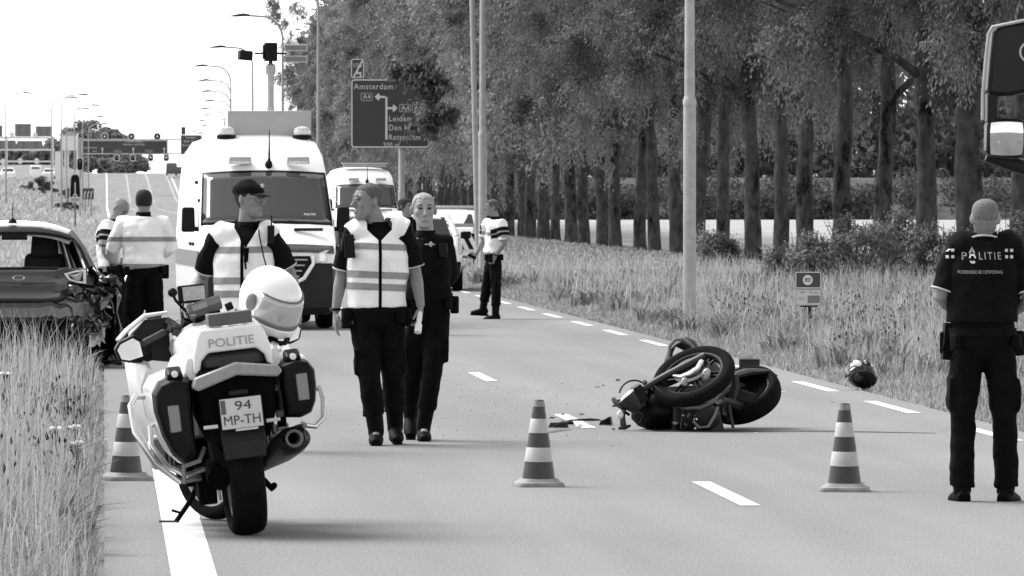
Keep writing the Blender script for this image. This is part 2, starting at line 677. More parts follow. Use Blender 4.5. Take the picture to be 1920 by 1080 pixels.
blades('verge_grass', X, Y, NPR.uniform(0.05, 0.24, len(X)), NPR.uniform(0.03, 0.08, len(X)), NPR.uniform(0.1, 0.8, len(X)), K['grass'])

K['seed'] = leaf_mat('dark_seed_heads', 0.035, 0.5, 0.1)


def seed_heads(x0, x1, y0, y1, n, z0, z1):
    X, Y = clumpy(n, x0, x1, y0, y1, max(8, n // 14))
    Z = zground(X, Y) + NPR.uniform(z0, z1, len(X))
    r, h = NPR.uniform(.006, .013, len(X)), NPR.uniform(.012, .035, len(X))
    P = np.zeros((len(X), 5, 3))
    for k in range(3):
        a = k * 2.094
        P[:, k] = np.stack([X + r * math.cos(a), Y + r * math.sin(a), Z], 1)
    P[:, 3] = np.stack([X, Y, Z + h], 1)
    P[:, 4] = np.stack([X, Y, Z - h], 1)
    b = np.arange(len(X))[:, None] * 5
    T = np.concatenate([b + np.array([t]) for t in ((0, 1, 3), (1, 2, 3), (2, 0, 3), (1, 0, 4), (2, 1, 4), (0, 2, 4))], 0)
    struct(link('seed_heads', raw_mesh('seed_heads', P.reshape(-1, 3), T, K['seed'])), 'stuff')


seed_heads(-2.6, -.15, 27, 48, 900, .22, .5)
seed_heads(8.0, 14, 50, 90, 900, .2, .5)

# pale mown field behind the tree row, road on the bank
K['hay'] = mat('pale_hay', 0.33, 0.95, spec=0.05, var=0.25, vscale=0.25)
Xf = [18.6, 60, 110, 170]
Yf = [140, 200, 300, 380, 448]
vs = [(x, y, float(zground(np.float64(x), np.float64(y))) + 0.02) for y in Yf for x in Xf]
fs = [(j * 4 + i, j * 4 + i + 1, j * 4 + i + 5, j * 4 + i + 4) for j in range(len(Yf) - 1) for i in range(3)]
struct(link('field', raw_mesh('field', vs, fs, K['hay'])))
vs = [(27, 472, 3.12), (200, 472, 3.12), (200, 478, 3.12), (27, 478, 3.12)]
struct(link('bank_path', raw_mesh('bank_path', vs, [(0, 1, 2, 3)], K['hay'])))
# ------------------------------------------------------------------ trees
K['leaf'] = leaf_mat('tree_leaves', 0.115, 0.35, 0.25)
K['leaf_hazy_row'] = leaf_mat('hazy_row_leaves', 0.155, 0.35, 0.3)  # far crowns of the row: haze and brighter lighting put into the colour
K['leaf_hazy_far'] = leaf_mat('hazy_far_leaves', 0.22, 0.4, 0.4)  # distant trees and wood: aerial haze painted in as a paler leaf colour
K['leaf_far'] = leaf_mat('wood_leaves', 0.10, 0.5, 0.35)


def m_bark():
    m = bpy.data.materials.new('patched_bark')
    m.use_nodes = True
    nt = m.node_tree
    p = nt.nodes['Principled BSDF']
    p.inputs['Roughness'].default_value = 0.95
    p.inputs['Specular IOR Level'].default_value = 0.1
    tc = nt.nodes.new('ShaderNodeTexCoord')
    oi = nt.nodes.new('ShaderNodeObjectInfo')
    mp = nt.nodes.new('ShaderNodeMapping')
    mp.inputs['Scale'].default_value = (1, 1, 0.45)
    av = nt.nodes.new('ShaderNodeVectorMath')
    av.operation = 'ADD'
    cx = nt.nodes.new('ShaderNodeCombineXYZ')
    ml = nt.nodes.new('ShaderNodeMath'); ml.operation = 'MULTIPLY'; ml.inputs[1].default_value = 50
    nt.links.new(oi.outputs['Random'], ml.inputs[0])
    nt.links.new(ml.outputs[0], cx.inputs[0])
    nt.links.new(tc.outputs['Object'], av.inputs[0])
    nt.links.new(cx.outputs[0], av.inputs[1])
    nt.links.new(av.outputs[0], mp.inputs[0])
    n1 = nt.nodes.new('ShaderNodeTexNoise'); n1.inputs['Scale'].default_value = 1.6; n1.inputs['Detail'].default_value = 9; n1.inputs['Roughness'].default_value = 0.75
    n2 = nt.nodes.new('ShaderNodeTexNoise'); n2.inputs['Scale'].default_value = 7; n2.inputs['Detail'].default_value = 6
    for n in (n1, n2):
        nt.links.new(mp.outputs[0], n.inputs['Vector'])
    r1 = nt.nodes.new('ShaderNodeMapRange'); r1.inputs['From Min'].default_value = 0.53; r1.inputs['From Max'].default_value = 0.62
    r1.inputs['To Min'].default_value = 1; r1.inputs['To Max'].default_value = 0.14
    r2 = nt.nodes.new('ShaderNodeMapRange'); r2.inputs['From Min'].default_value = 0.3; r2.inputs['From Max'].default_value = 0.7
    r2.inputs['To Min'].default_value = 0.034; r2.inputs['To Max'].default_value = 0.085
    nt.links.new(n1.outputs[0], r1.inputs[0]); nt.links.new(n2.outputs[0], r2.inputs[0])
    mu = nt.nodes.new('ShaderNodeMath'); mu.operation = 'MULTIPLY'
    nt.links.new(r1.outputs[0], mu.inputs[0]); nt.links.new(r2.outputs[0], mu.inputs[1])
    nt.links.new(mu.outputs[0], p.inputs['Base Color'])
    b = nt.nodes.new('ShaderNodeBump'); b.inputs['Strength'].default_value = 0.9; b.inputs['Distance'].default_value = 0.06
    nt.links.new(n2.outputs[0], b.inputs['Height']); nt.links.new(b.outputs[0], p.inputs['Normal'])
    return m


K['bark'] = m_bark()


def quads(C0, A, B):
    """leaf quads: centre, half axis vectors -> verts, faces"""
    n = len(C0)
    P = np.stack([C0 - A, C0 + B * 0.55 - A * 0.1, C0 + A, C0 - B * 0.55 + A * 0.1], 1)
    return P.reshape(-1, 3), (np.arange(n)[:, None] * 4 + np.array([[0, 1, 2, 3]]))


def unit(v):
    return v / np.maximum(1e-9, np.linalg.norm(v, axis=1, keepdims=True))


def foliage(seed, n_cl, n_leaf, ctr, rad, cl_r, leaf, droop=0.5, with_tone=False):
    """clumps spread through an ellipsoid's volume, mostly near its skin, each a spray of leaves"""
    g = np.random.default_rng(seed)
    d = unit(g.normal(size=(n_cl, 3)))
    rr = g.uniform(0.35, 1.0, n_cl) ** 0.45
    lump = 1 + 0.14 * np.sin(d[:, 0] * 5 + seed) * np.cos(d[:, 2] * 6 + seed * 2)
    cc = np.array(ctr) + d * np.array(rad) * (rr * lump)[:, None]
    i = g.integers(0, n_cl, n_leaf)
    cr = g.uniform(0.55, 1.25, n_cl) * cl_r
    off = unit(g.normal(size=(n_leaf, 3))) * (g.random(n_leaf) ** 0.5)[:, None] * cr[i][:, None]
    off[:, 2] *= 0.6
    r_xy = np.hypot(off[:, 0], off[:, 1])
    off[:, 2] -= droop * r_xy * 0.45
    c0 = cc[i] + off
    nrm = unit(unit(off + 1e-6) * 0.9 + np.array([0, 0, 0.45]) + 0.45 * g.normal(size=(n_leaf, 3)))   # leaves of a clump face outwards
    a = unit(np.cross(nrm, g.normal(size=(n_leaf, 3))))
    b = np.cross(nrm, a)
    s = g.uniform(0.6, 1.3, n_leaf)[:, None] * leaf
    if with_tone:
        tn = g.uniform(-0.45, 0.6, n_cl)[i]
        return quads(c0, a * s * 0.5, b * s * 0.5) + (tn,)
    return quads(c0, a * s * 0.5, b * s * 0.5)


def sprays(seed, n_cl, twigs, n_leaf, ctr, rad, L, leaf, skirt=0):
    """feathery crown: drooping twigs fan out of clump centres, leaves sit along the twigs"""
    g = np.random.default_rng(seed)
    d = unit(g.normal(size=(n_cl, 3)))
    rr = g.uniform(0.25, 1.0, n_cl) ** 0.5
    lump = 1 + 0.30 * np.sin(d[:, 0] * 5 + seed) * np.cos(d[:, 2] * 6 + seed * 2)
    cc = np.array(ctr) + d * np.array(rad) * (rr * lump)[:, None]
    if skirt:
        a = g.uniform(0, 2 * PI, skirt)
        r_ = g.uniform(0.35, 1.0, skirt)
        sk = np.stack([np.cos(a) * rad[0] * r_, np.sin(a) * rad[1] * r_, g.uniform(ctr[2] - rad[2] - 0.2, ctr[2] - rad[2] * 0.5, skirt)], 1)
        cc = np.concatenate([cc, sk])
    n = len(cc)
    out = unit((cc - np.array(ctr)) / np.array(rad))
    ti = np.repeat(np.arange(n), twigs)
    td = unit(out[ti] * 0.7 + g.normal(size=(len(ti), 3)) * 0.75 + np.array([0, 0, 0.25]))
    tl = L * g.uniform(0.5, 1.25, len(ti))
    k = g.integers(0, len(ti), n_leaf)
    t = g.random(n_leaf) ** 0.7
    p = cc[ti[k]] + td[k] * (tl[k] * t)[:, None]
    p[:, 2] -= 0.55 * tl[k] * t * t
    p += g.normal(size=(n_leaf, 3)) * (0.05 + 0.06 * L)
    nrm = unit(np.array([0, 0, 0.8]) + 0.8 * td[k] + 0.3 * out[ti[k]] + 0.5 * g.normal(size=(n_leaf, 3)))
    ax = td[k].copy()
    ax[:, 2] -= 1.1 * t
    a = unit(ax + 0.6 * g.normal(size=(n_leaf, 3)))
    b = unit(np.cross(nrm, a))
    s = g.uniform(0.6, 1.35, n_leaf)[:, None] * leaf
    tn = g.uniform(-0.42, 1.0, n)[ti[k]] + g.uniform(-.15, .2, len(ti))[k]
    return quads(p, a * s * 0.62, b * s * 0.42) + (tn,)


def trunk_mesh(seed, r0, h, limbs=5):
    g = random.Random(seed)
    mb = MB()
    pts, rs = [], []
    ox, oy = 0.0, 0.0
    N = 26
    for i in range(N + 1):
        t = i / N
        ox += g.uniform(-0.045, 0.045)
        oy += g.uniform(-0.045, 0.045)
        pts.append((ox * t * 1.5, oy * t * 1.5, h * t - 0.3))
        rs.append(r0 * (1.0 + 0.38 * math.exp(-t * h / 0.5)) * (1 - 0.5 * t) * g.uniform(0.94, 1.06))
    mb.tube(pts, rs, 20)
    for k in range(limbs):
        i = g.randint(11, N - 1)
        p = Vector(pts[i])
        a = g.uniform(0, 2 * PI)
        L = g.uniform(2.2, 4.6)
        q = [p]
        for j in range(1, 6):
            u = j / 5
            q.append(p + Vector((math.cos(a) * L * u, math.sin(a) * L * u, L * (0.75 * u - 0.25 * u * u))) + Vector((g.uniform(-.12, .12), g.uniform(-.12, .12), g.uniform(-.1, .1))))
        mb.tube(q, [rs[i] * 0.5 * (1 - 0.8 * j / 5) + 0.012 for j in range(6)], 8)
    me = mb.mesh('trunk', K['bark'], 0)
    for v in me.vertices:      # uneven, fluted bark
        a = math.atan2(v.co.y, v.co.x)
        f = 1 + .07 * math.sin(3 * a + v.co.z * .9 + seed) * math.sin(v.co.z * 1.7 + seed) + .05 * math.sin(5 * a - v.co.z * 2.3 + 2 * seed)
        v.co.x *= f
        v.co.y *= f
    me.polygons.foreach_set('use_smooth', [True] * len(me.polygons))
    return me


TRUNKS = [trunk_mesh(10 + k, 0.205 + 0.015 * (k % 3), 10.0) for k in range(5)]
CROWNS = []
CROWNS_NEAR = []
for k in range(2):
    Vv, Ff, tn = sprays(90 + k, 105, 18, 150000, (0, 0, 9.8), (5.6, 4.0, 5.5), .85, 0.085, 12)
    CROWNS_NEAR.append(raw_mesh('crown', Vv, Ff, K['leaf'], tone=tn))
for k in range(4):
    Vv, Ff, tn = sprays(100 + k, 90, 14, 56000, (0, 0, 9.6), (5.8, 4.2, 5.9), .95, 0.13, 12)
    CROWNS.append(raw_mesh('crown', Vv, Ff, K['leaf_hazy_row'], tone=tn))
ROW_X, ROW_D0, ROW_STEP = 17.3, 122.0, 7.0
TREES = []
TRX = [1818, 1733, 1651, 1581, 1519, 1458, 1408, 1358, 1312, 1269, 1233, 1197, 1163, 1134, 1100, 1072, 1045, 1024, 992, 976, 959]
nn = 0
for k in range(-4, 43):
    y = ROW_D0 + ROW_STEP * k
    x = ROW_X + RNG.uniform(-0.12, 0.12)
    i = k + 4
    t = thing('roadside_tree', '', 'tree', (x, y, float(zground(np.float64(x), np.float64(y)))), 0, 'trees in the long row beside the road')
    tr = link('trunk', TRUNKS[i % 5], t)
    tr.rotation_euler = (RNG.uniform(-.02, .02), RNG.uniform(-0.035, 0.035), RNG.uniform(0, 6.28))
    s = RNG.uniform(0.86, 1.14) * {0: 1.35, 1: 1.2, 2: 1.1}.get(k, 1.0)
    tr.scale = (s, s, 1)
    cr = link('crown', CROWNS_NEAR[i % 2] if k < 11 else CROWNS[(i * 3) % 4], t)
    cr.rotation_euler = (0, 0, RNG.choice((0, PI)) + RNG.uniform(-0.35, 0.35))
    s = RNG.uniform(0.92, 1.1)
    cr.scale = (s, s, s * RNG.uniform(0.95, 1.06))
    if k < 8:
        cr.location.z = .95 if k < 5 else .4
    t['label'] = 'tall leafy tree in the long roadside row'
    TREES.append((k, t))
# labels that single trees out by what they stand next to
named = {0: 'rightmost tree with a thick black-patched trunk behind the officer with the lettered back',
         1: 'second thick trunk from the right, just left of the black-patched one',
         2: 'thick trunk rising behind shrubs right of the small speed marker sign',
         3: 'patchy dark trunk with shrubs at its foot straight above the speed marker sign',
         9: 'trunk standing closest behind the nearest lamp post, on its left',
         8: 'trunk standing closest behind the nearest lamp post, on its right'}
for k, t in TREES:
    if k in named:
        t['label'] = named[k]
        del t['group']
    elif k < 0:
        t['label'] = 'near tree of the row whose leaves hang in at the top right corner'
        t['group'] = 'near trees beyond the right edge of the photo'
    elif k < 8:
        t['label'] = '%s shaded trunk to the right of the nearest lamp post' % {7: 'second', 6: 'third', 5: 'fourth', 4: 'fifth'}[k]
    elif k < 20:
        t['label'] = '%s slim trunk to the left of the nearest lamp post' % ('second', 'third', 'fourth', 'fifth', 'sixth', 'seventh', 'eighth', 'ninth', 'tenth', 'eleventh')[k - 10]
    else:
        t['label'] = 'far tree of the row whose crown merges into the leafy wall by the direction sign'
        t['group'] = 'far trees by the direction sign'

# low boughs that hang in front of the direction sign
for k, t in TREES:
    if k == 12:
        for j, (px, py, r_) in enumerate(((748, 138, .26), (775, 148, .36), (800, 160, .42), (806, 184, .26), (770, 132, .45), (792, 228, .15), (774, 240, .13), (812, 222, .30), (813, 250, .22), (808, 130, .7), (740, 118, .4), (832, 165, .6), (842, 210, .6))):
            x, y = at(px, 206)
            Vv, Ff, tn = sprays(700 + j, 5, 8, int(1300 * r_), (x - t.location.x, y - t.location.y, zof(py, 206) - t.location.z), (r_ * .5, r_ * .5, r_ * .4), r_ * .75, .15)
            link('bough', raw_mesh('bough', Vv, Ff, K['leaf'], tone=tn), t)

# shrubs at the foot of the row
for k, (px, d, w, h, lab) in enumerate([(1500, 119, 0.9, 1.0, 'low shrub under the trunks just left of the speed marker sign'),
                                        (1610, 121, 1.35, 1.25, 'dense dark shrub in front of the trunks right of the speed marker sign'),
                                        (1690, 124, 0.9, 1.45, 'upright twiggy shrub between two thick trunks'),
                                        (1772, 117, 0.7, 1.2, 'leafy shrub beside the shoulder of the officer with the lettered back'),
                                        (1890, 112, 1.3, 1.35, 'wide bush at the right edge behind the officer with the lettered back'),
                                        (1345, 150, 0.5, 0.8, 'small dark shrub at the foot of a trunk right of the nearest lamp post')]):
    x, y = at(px, d)
    Vv, Ff, tn = sprays(300 + k, 26, 8, 6500, (0, 0, h * 0.45), (w * .8, w * 0.7, h * 0.45), 0.45, 0.085)
    t = thing('shrub', lab, 'shrub', (x, y, 0.05))
    link('foliage', raw_mesh('foliage', Vv, Ff, K['leaf'], tone=tn), t)
    mb = MB()
    for j in range(7):
        a = j * 0.9
        mb.tube([(0, 0, -0.1), (math.cos(a) * w * 0.3, math.sin(a) * w * 0.3, h * 0.5), (math.cos(a) * w * 0.55, math.sin(a) * w * 0.55, h * 1.05)], [0.02, 0.013, 0.004], 5)
    mb.build('stem', K['bark'], t)

# far wood and hedges beyond the field: masses nobody can count
g = np.random.default_rng(5)


def mass(name, xr, yr, zr, n, leaf, m, base=0.0, seed=1, blob=0.16):
    g = np.random.default_rng(seed)
    k = max(20, n // 90)
    cc = np.stack([g.uniform(*xr, k), g.uniform(*yr, k), g.uniform(*zr, k)], 1)
    if blob > 0.2:      # bushes gather in irregular groups
        cc[:, 0] = xr[0] + (xr[1] - xr[0]) * ((g.integers(0, 24, k) + g.normal(0.5, 0.28, k)) / 24)
    top = zr[1] * (0.72 + 0.28 * np.sin(cc[:, 0] * 0.55 + seed) * np.sin(cc[:, 0] * 0.19))
    cc[:, 2] = np.minimum(cc[:, 2], top)
    i = g.integers(0, k, n)
    off = unit(g.normal(size=(n, 3))) * (g.random(n) ** 0.45)[:, None] * (zr[1] * blob)
    c0 = cc[i] + off + np.array([0, 0, base])
    a = unit(g.normal(size=(n, 3)))
    b = unit(np.cross(a, g.normal(size=(n, 3))))
    s = g.uniform(0.6, 1.3, n)[:, None] * leaf * 0.5
    Vv, Ff = quads(c0, a * s, b * s)
    return struct(link(name, raw_mesh(name, Vv, Ff, m)), 'stuff')


mass('far_wood', (18, 120), (492, 530), (0.5, 17), 130000, 0.85, K['leaf_hazy_far'], 3.0, 3)
mass('hedge', (22, 58), (448, 453), (0.0, 2.3), 26000, 0.32, K['leaf_far'], 0.0, 4, 0.3)
K['bank'] = mat('bank_turf', 0.085, 0.95, spec=0.05, var=0.35, vscale=0.5)
struct(link('bank', raw_mesh('bank', [(x, y, float(zground(np.float64(x), np.float64(y))) + .06) for y in (451.5, 455, 458, 461, 464, 467, 470.5) for x in (26.2, 60, 110, 200)], [(j * 4 + i, j * 4 + i + 1, j * 4 + i + 5, j * 4 + i + 4) for j in range(6) for i in range(3)], K['bank'])))
mass('bank_scrub', (25, 115), (453, 470), (0.0, 2.6), 46000, 0.38, K['leaf_far'], 0.3, 8, 0.42)
mass('bank_scrub', (24, 110), (476, 488), (0.2, 3.4), 16000, 0.5, K['leaf_far'], 3.0, 6)
# ------------------------------------------------------------------ vehicles
class Anchor:
    """frame of a thing that stands at pixel column px, depth d; L() turns a pixel at an extra depth into the thing's own coordinates"""

    def __init__(s, px, d, yaw=0.0, lean=0.0, z=0.0):
        x, y = at(px, d)
        s.loc = Vector((x, y, z))
        s.d = d
        s.rot = Euler((0, lean, yaw))
        s.M = Matrix.Translation(s.loc) @ s.rot.to_matrix().to_4x4()
        s.I = s.M.inverted()

    def L(s, px, py, dd=0.0):
        d = s.d + dd
        x, y = at(px, d)
        return s.I @ Vector((x, y, zof(py, d)))

    def place(s, o):
        o.location = s.loc
        o.rotation_euler = s.rot
        return o


K['tyre'] = K['rubber']
K['rim'] = mat('alloy_rim', 0.35, 0.35, metal=0.7)
K['van_glass'] = mat('windscreen_glass', 0.035, 0.05, spec=1.0, coat=0.5)
K['paint_dark'] = mat('dark_metallic_paint', 0.010, 0.3, metal=0.0, spec=0.5, coat=1.0, var=0.2, vscale=3)
K['stripe_dark'] = mat('dark_livery_stripe', 0.05, 0.35, coat=0.3)
K['paint_crumple'] = mat('crumpled_paint', 0.012, 0.22, spec=0.6, coat=0.9, var=0.4, vscale=5)
K['grey_panel'] = mat('light_grey_panel', 0.36, 0.6, var=0.06, vscale=3)
K['interior'] = mat('car_interior', 0.02, 0.8)


def wheel_parts(parent, x, y, r, w, name='wheel', steer=0.0):
    mb = MB()
    prof = [(r * .70, -w * .40), (r * .78, -w * .50), (r * .90, -w * .49), (r * .97, -w * .36), (r, -w * .15), (r, w * .15), (r * .97, w * .36), (r * .90, w * .49), (r * .78, w * .50), (r * .70, w * .40)]
    mb.lathe(prof, (0, 0, 0), (0, PI / 2, 0), 32)
    t = mb.build(name, K['tyre'], parent)
    t.location = (x, y, r)
    t.rotation_euler = (0, 0, steer)
    mb = MB()
    for sx in (-1, 1):
        mb.lathe([(r * .70, sx * w * .42), (r * .62, sx * w * .30), (r * .2, sx * w * .36), (0.02, sx * w * .36)], (0, 0, 0), (0, PI / 2, 0), 24, cap=False)
        for k in range(5):
            a = k * 2 * PI / 5
            mb.box((sx * w * .38, math.cos(a) * r * .4, math.sin(a) * r * .4), (w * .08, r * .12, r * .6), (-a + PI / 2 + PI / 2 * 0, 0, 0))
    mb.build('rim', K['rim'], t)
    return t


def van_W(z):
    return float(np.interp(z, [.2, .4, .9, 1.2, 1.9, 2.2, 2.42, 2.55, 2.62, 2.66], [.93, .98, 1.0, .995, .935, .905, .87, .80, .70, .5]))


def make_van(label, sign=True, group=None):
    t = thing('police_van', label, 'van', group=group)
    # --- shell: sections from front (y=0) to back
    secs = [(-0.02, 0.30, 0.84, .86), (0.0, 0.26, 0.98, .90), (0.06, 0.25, 1.06, .945), (0.25, .25, 1.18, .975), (0.60, .25, 1.40, 1.0), (1.18, .25, 2.11, 1.0), (1.42, .25, 2.36, 1.0), (1.75, .25, 2.55, 1.0), (2.2, .25, 2.64, 1.0), (4.5, .25, 2.66, 1.0), (6.0, .25, 2.66, .99), (6.05, .3, 2.58, .96)]
    mb = MB()
    rings = []
    for y, zb, zt, k in secs:
        half = []
        for i in range(10):
            z = zb + (zt - zb) * i / 9
            half.append((van_W(z) * k, z))
        wt = van_W(zt) * k
        half += [(wt * .93, zt + .018), (wt * .6, zt + .035), (wt * .2, zt + .042)]
        ring = []
        for sx in (1, -1):
            for (x, z) in (half if sx == 1 else half[::-1]):
                bow = .16 * (x / 1.0) ** 2 * (1 - float(sstep(1.0, 2.2, y)))
                ring.append(Vector((sx * x, y + bow, z)))
        rings.append(ring)
    mb.loft(rings, True)
    mb.build('body', K['white'], t, 28)

    def front_patch(z0, z1, xf0, xf1, off, m, name, nz=8, nxx=14, wz=None):
        """sheet standing off the front skin between two heights"""
        yo = [s_[0] for s_ in secs]
        zo = [s_[2] for s_ in secs]
        vs, fs = [], []
        for i in range(nz + 1):
            z = z0 + (z1 - z0) * i / nz
            y = float(np.interp(z, zo[1:9], yo[1:9]))
            w = van_W(z)
            for j in range(nxx + 1):
                x = w * (xf0 + (xf1 - xf0) * j / nxx)
                zz = z + .035 * (1 - (x / w) ** 2)
                bow = .16 * x * x * (1 - float(sstep(1.0, 2.2, y)))
                vs.append((x, y + bow - off, zz))
        for i in range(nz):
            for j in range(nxx):
                a = i * (nxx + 1) + j
                fs.append((a, a + 1, a + nxx + 2, a + nxx + 1))
        mb = MB()
        mb.add(vs, fs)
        o = mb.build(name, m, t, 40)
        so = o.modifiers.new('thick', 'SOLIDIFY')
        so.thickness = 0.012
        return o

    front_patch(1.405, 2.13, -.985, .985, .016, K['black'], 'windscreen_frame')
    front_patch(1.435, 2.10, -.955, .955, .026, K['van_glass'], 'windscreen')
    # hood stripe and front
    front_patch(1.03, 1.13, .12, .93, .032, K['stripe_dark'], 'hood_stripe', 3, 10)
    front_patch(1.03, 1.13, -.93, -.12, .032, K['stripe_dark'], 'hood_stripe', 3, 10)
    for sx in (-1, 1):
        mb = MB()
        mb.box((sx * .58, .44, 1.355), (.42, .05, .03), (R(-25), 0, sx * R(-4)))
        mb.build('hood_vent', K['dark'], t, bevel=.008)
    mb = MB()      # lower front: dark bumper
    rings = []
    for z, k, yy in ((.2, .90, .02), (.3, .985, -.05), (.55, 1.0, -.07), (.80, 1.0, -.055), (.90, .985, -.025)):
        fy = lambda f: .17 * f * f + .55 * max(0.0, (abs(f) - .90) / .10) ** 2
        fs_ = [-1, -.985, -.96, -.93, -.9, -.8, -.6, -.4, -.2, 0, .2, .4, .6, .8, .9, .93, .96, .985, 1]
        rings.append([Vector((f * k * 1.0, yy - .01 + fy(f), z)) for f in fs_] + [Vector((f * k * .93, yy + .12 + fy(f), z)) for f in fs_[::-1]])
    mb.loft(rings, True)
    mb.build('bumper', K['dark'], t, 30)
    mb = MB()
    poly = [(-.56, 1.0), (.56, 1.0), (.58, .9), (.44, .70), (.34, .66), (-.34, .66), (-.44, .70), (-.58, .9)]
    mb.prism(poly, .05, Matrix(((1, 0, 0, 0), (0, 0, 1, -.085), (0, 1, 0, 0), (0, 0, 0, 1))))
    g_ = mb.build('grille', K['black'], t)
    mb = MB()
    for k in range(4):
        w = .52 - .04 * k
        mb.box((0, -.095, .95 - k * .075), (2 * w, .02, .02))
    mb.torus((0, -.10, .86), .085, .012, (PI / 2, 0, 0), 28, 8)
    for a in (90, 210, 330):
        mb.box((.04 * math.cos(R(a)), -.10, .86 + .04 * math.sin(R(a))), (.085, .012, .016), (0, -R(a), 0))
    mb.build('grille_slats', K['steel'], g_)
    mb = MB()
    mb.tube([(-.60, -.05, 1.0), (-.605, -.075, .9), (-.47, -.10, .70), (-.36, -.105, .645), (.36, -.105, .645), (.47, -.10, .70), (.605, -.075, .9), (.60, -.05, 1.0)], .028, 8)
    mb.build('grille_surround', K['white'], t)
    for sx in (-1, 1):
        mb = MB()
        pts = [(sx * .64, -.01, 1.02), (sx * .66, -.005, .91), (sx * .80, .07, .92), (sx * .945, .235, 1.08), (sx * .80, .10, 1.075)]
        b = [(x, y + .08, z) for x, y, z in pts]
        mb.add(pts + b, [(0, 1, 2, 3, 4), (9, 8, 7, 6, 5)] + [(i, (i + 1) % 5, 5 + (i + 1) % 5, 5 + i) for i in range(5)])
        hl = mb.build('headlight', K['lens'], t)
        mb = MB()
        mb.lathe([(.055, 0), (.05, -.015), (.02, -.02)], (sx * .74, .03, .98), (PI / 2, 0, 0), 14)
        mb.build('headlight_reflector', K['chrome'], hl)
        mb = MB()      # mirror: arm and two-part housing
        mb.box((sx * 1.13, .92, 1.49), (.20, .12, .34), top=(.92, .9))
        mr_ = mb.build('mirror', K['black'], t, bevel=.035, seg=3)
        mb = MB()
        mb.box((sx * 1.01, .95, 1.36), (.12, .07, .06))
        mb.build('mirror_arm', K['black'], mr_)
        mb = MB()      # side door glass
        mb.add([(sx * (van_W(1.36) + .006), .95, 1.38), (sx * (van_W(1.36) + .006), 1.95, 1.36), (sx * (van_W(2.05) + .006), 1.95, 2.05), (sx * (van_W(2.05) + .006), 1.5, 2.05)], [(0, 1, 2, 3)])
        mb.build('side_window', K['van_glass'], t)
        mb = MB()
        for (yy, z) in ((1.75, 1.15), (2.35, 1.15), (1.15, 1.75), (2.1, 2.0)):
            mb.box((sx * (van_W(z) + .012), yy, z), (.035, .16, .045))
        mb.build('door_handle', K['black'], t, bevel=.01)
        mb = MB()
        mb.box((sx * (van_W(.95) + .004), 3.2, .95), (.012, 5.0, .22))
        mb.build('livery_stripe', K['stripe_dark'], t)
        wheel_parts(t, sx * .86, 1.0, .36, .24)
        wheel_parts(t, sx * .86, 4.8, .36, .24)
    mb = MB()
    mb.tube([(.07, 1.25, 2.22), (.075, 1.23, 2.33), (.08, 1.26, 2.72)], [.05, .016, .006], 8)
    mb.ell((.07, 1.25, 2.24), (.055, .055, .07))
    mb.build('antenna', K['black'], t)
    for x in (-.35, .50):
        mb = MB()
        mb.box((x, 1.25, 2.30), (.33, .1, .10), top=(.96, .6))
        lb = mb.build('front_light', K['grey_panel'], t, bevel=.01)
        mb = MB()
        mb.box((x, 1.195, 2.272), (.29, .012, .04))
        mb.build('lens', K['lens'], lb)
    if sign:
        mb = MB()
        mb.box((.04, 2.15, 2.80), (1.24, .10, .39))
        rs = mb.build('roof_sign', K['grey_panel'], t, bevel=.012)
        mb = MB()
        mb.box((.04, 2.12, 2.615), (1.2, .08, .03))
        for x in (-.5, .55):
            mb.tube([(x, 2.24, 2.62), (x, 2.24, 2.95)], .02, 6)
        mb.build('sign_frame', K['dark'], rs)
        for x in (-.50, .62):
            mb = MB()
            mb.lathe([(.14, 0), (.145, .05), (.12, .06)], (x, 1.95, 2.60), n=20)
            bb = mb.build('beacon', K['black'], t)
            mb = MB()
            mb.lathe([(.125, .06), (.13, .10), (.115, .15), (.06, .175), (.01, .18)], (x, 1.95, 2.60), n=20)
            mb.build('beacon_dome', K['lens'], bb)
        mb = MB()      # telescopic light mast
        mb.tube([(.10, 3.0, 2.62), (.10, 3.0, 3.15)], .060, 14)
        mb.tube([(.10, 3.0, 3.15), (.10, 3.0, 3.66)], .050, 14)
        mb.lathe([(.055, 0), (.078, .03), (.078, .13), (.04, .16)], (.10, 3.0, 3.60), n=16)
        mast = mb.build('light_mast', K['steel'], t)
        mb = MB()
        mb.box((.10, 3.0, 3.92), (.19, .2, .26))
        mb.box((-.005, 3.0, 3.92), (.03, .16, .2))
        mb.build('mast_head', K['black'], mast, bevel=.02)
        mb = MB()
        mb.tube([(-.14, 3.0, 3.90), (.34, 3.0, 3.90)], .014, 8)
        mb.build('mast_arm', K['dark'], mast)
        mb = MB()
        mb.tube([(.10, 3.0, 3.70), (.10, 3.0, 3.84)], .03, 10)
        mb.build('mast_neck', K['dark'], mast)
        mast.location = (.14, 0, -.09)
        rs.location = (.11, 0, 0)
        mb = MB()
        mb.box((-.28, 2.98, 3.87), (.21, .1, .135), (0, R(4), R(22)))
        mb.build('floodlight', K['black'], mast, bevel=.01)
        for k in range(2):
            mb = MB()
            mb.box((.47, 2.98, 3.98 - k * .16), (.36, .09, .10), (0, 0, R(-8)))
            fl = mb.build('floodlight', K['grey_panel'], mast, bevel=.008)
            mb = MB()
            mb.box((.47, 2.93, 3.98 - k * .16), (.30, .012, .055), (0, 0, R(-8)))
            mb.build('lens', K['mid'], fl)
    else:
        mb = MB()
        mb.box((0.05, 1.95, 2.74), (1.35, .3, .11))
        lb = mb.build('light_bar', K['grey_panel'], t, bevel=.03)
        mb = MB()
        mb.box((0.05, 1.95, 2.81), (1.45, .32, .02))
        mb.build('light_bar_cover', K['white'], lb)
    return t


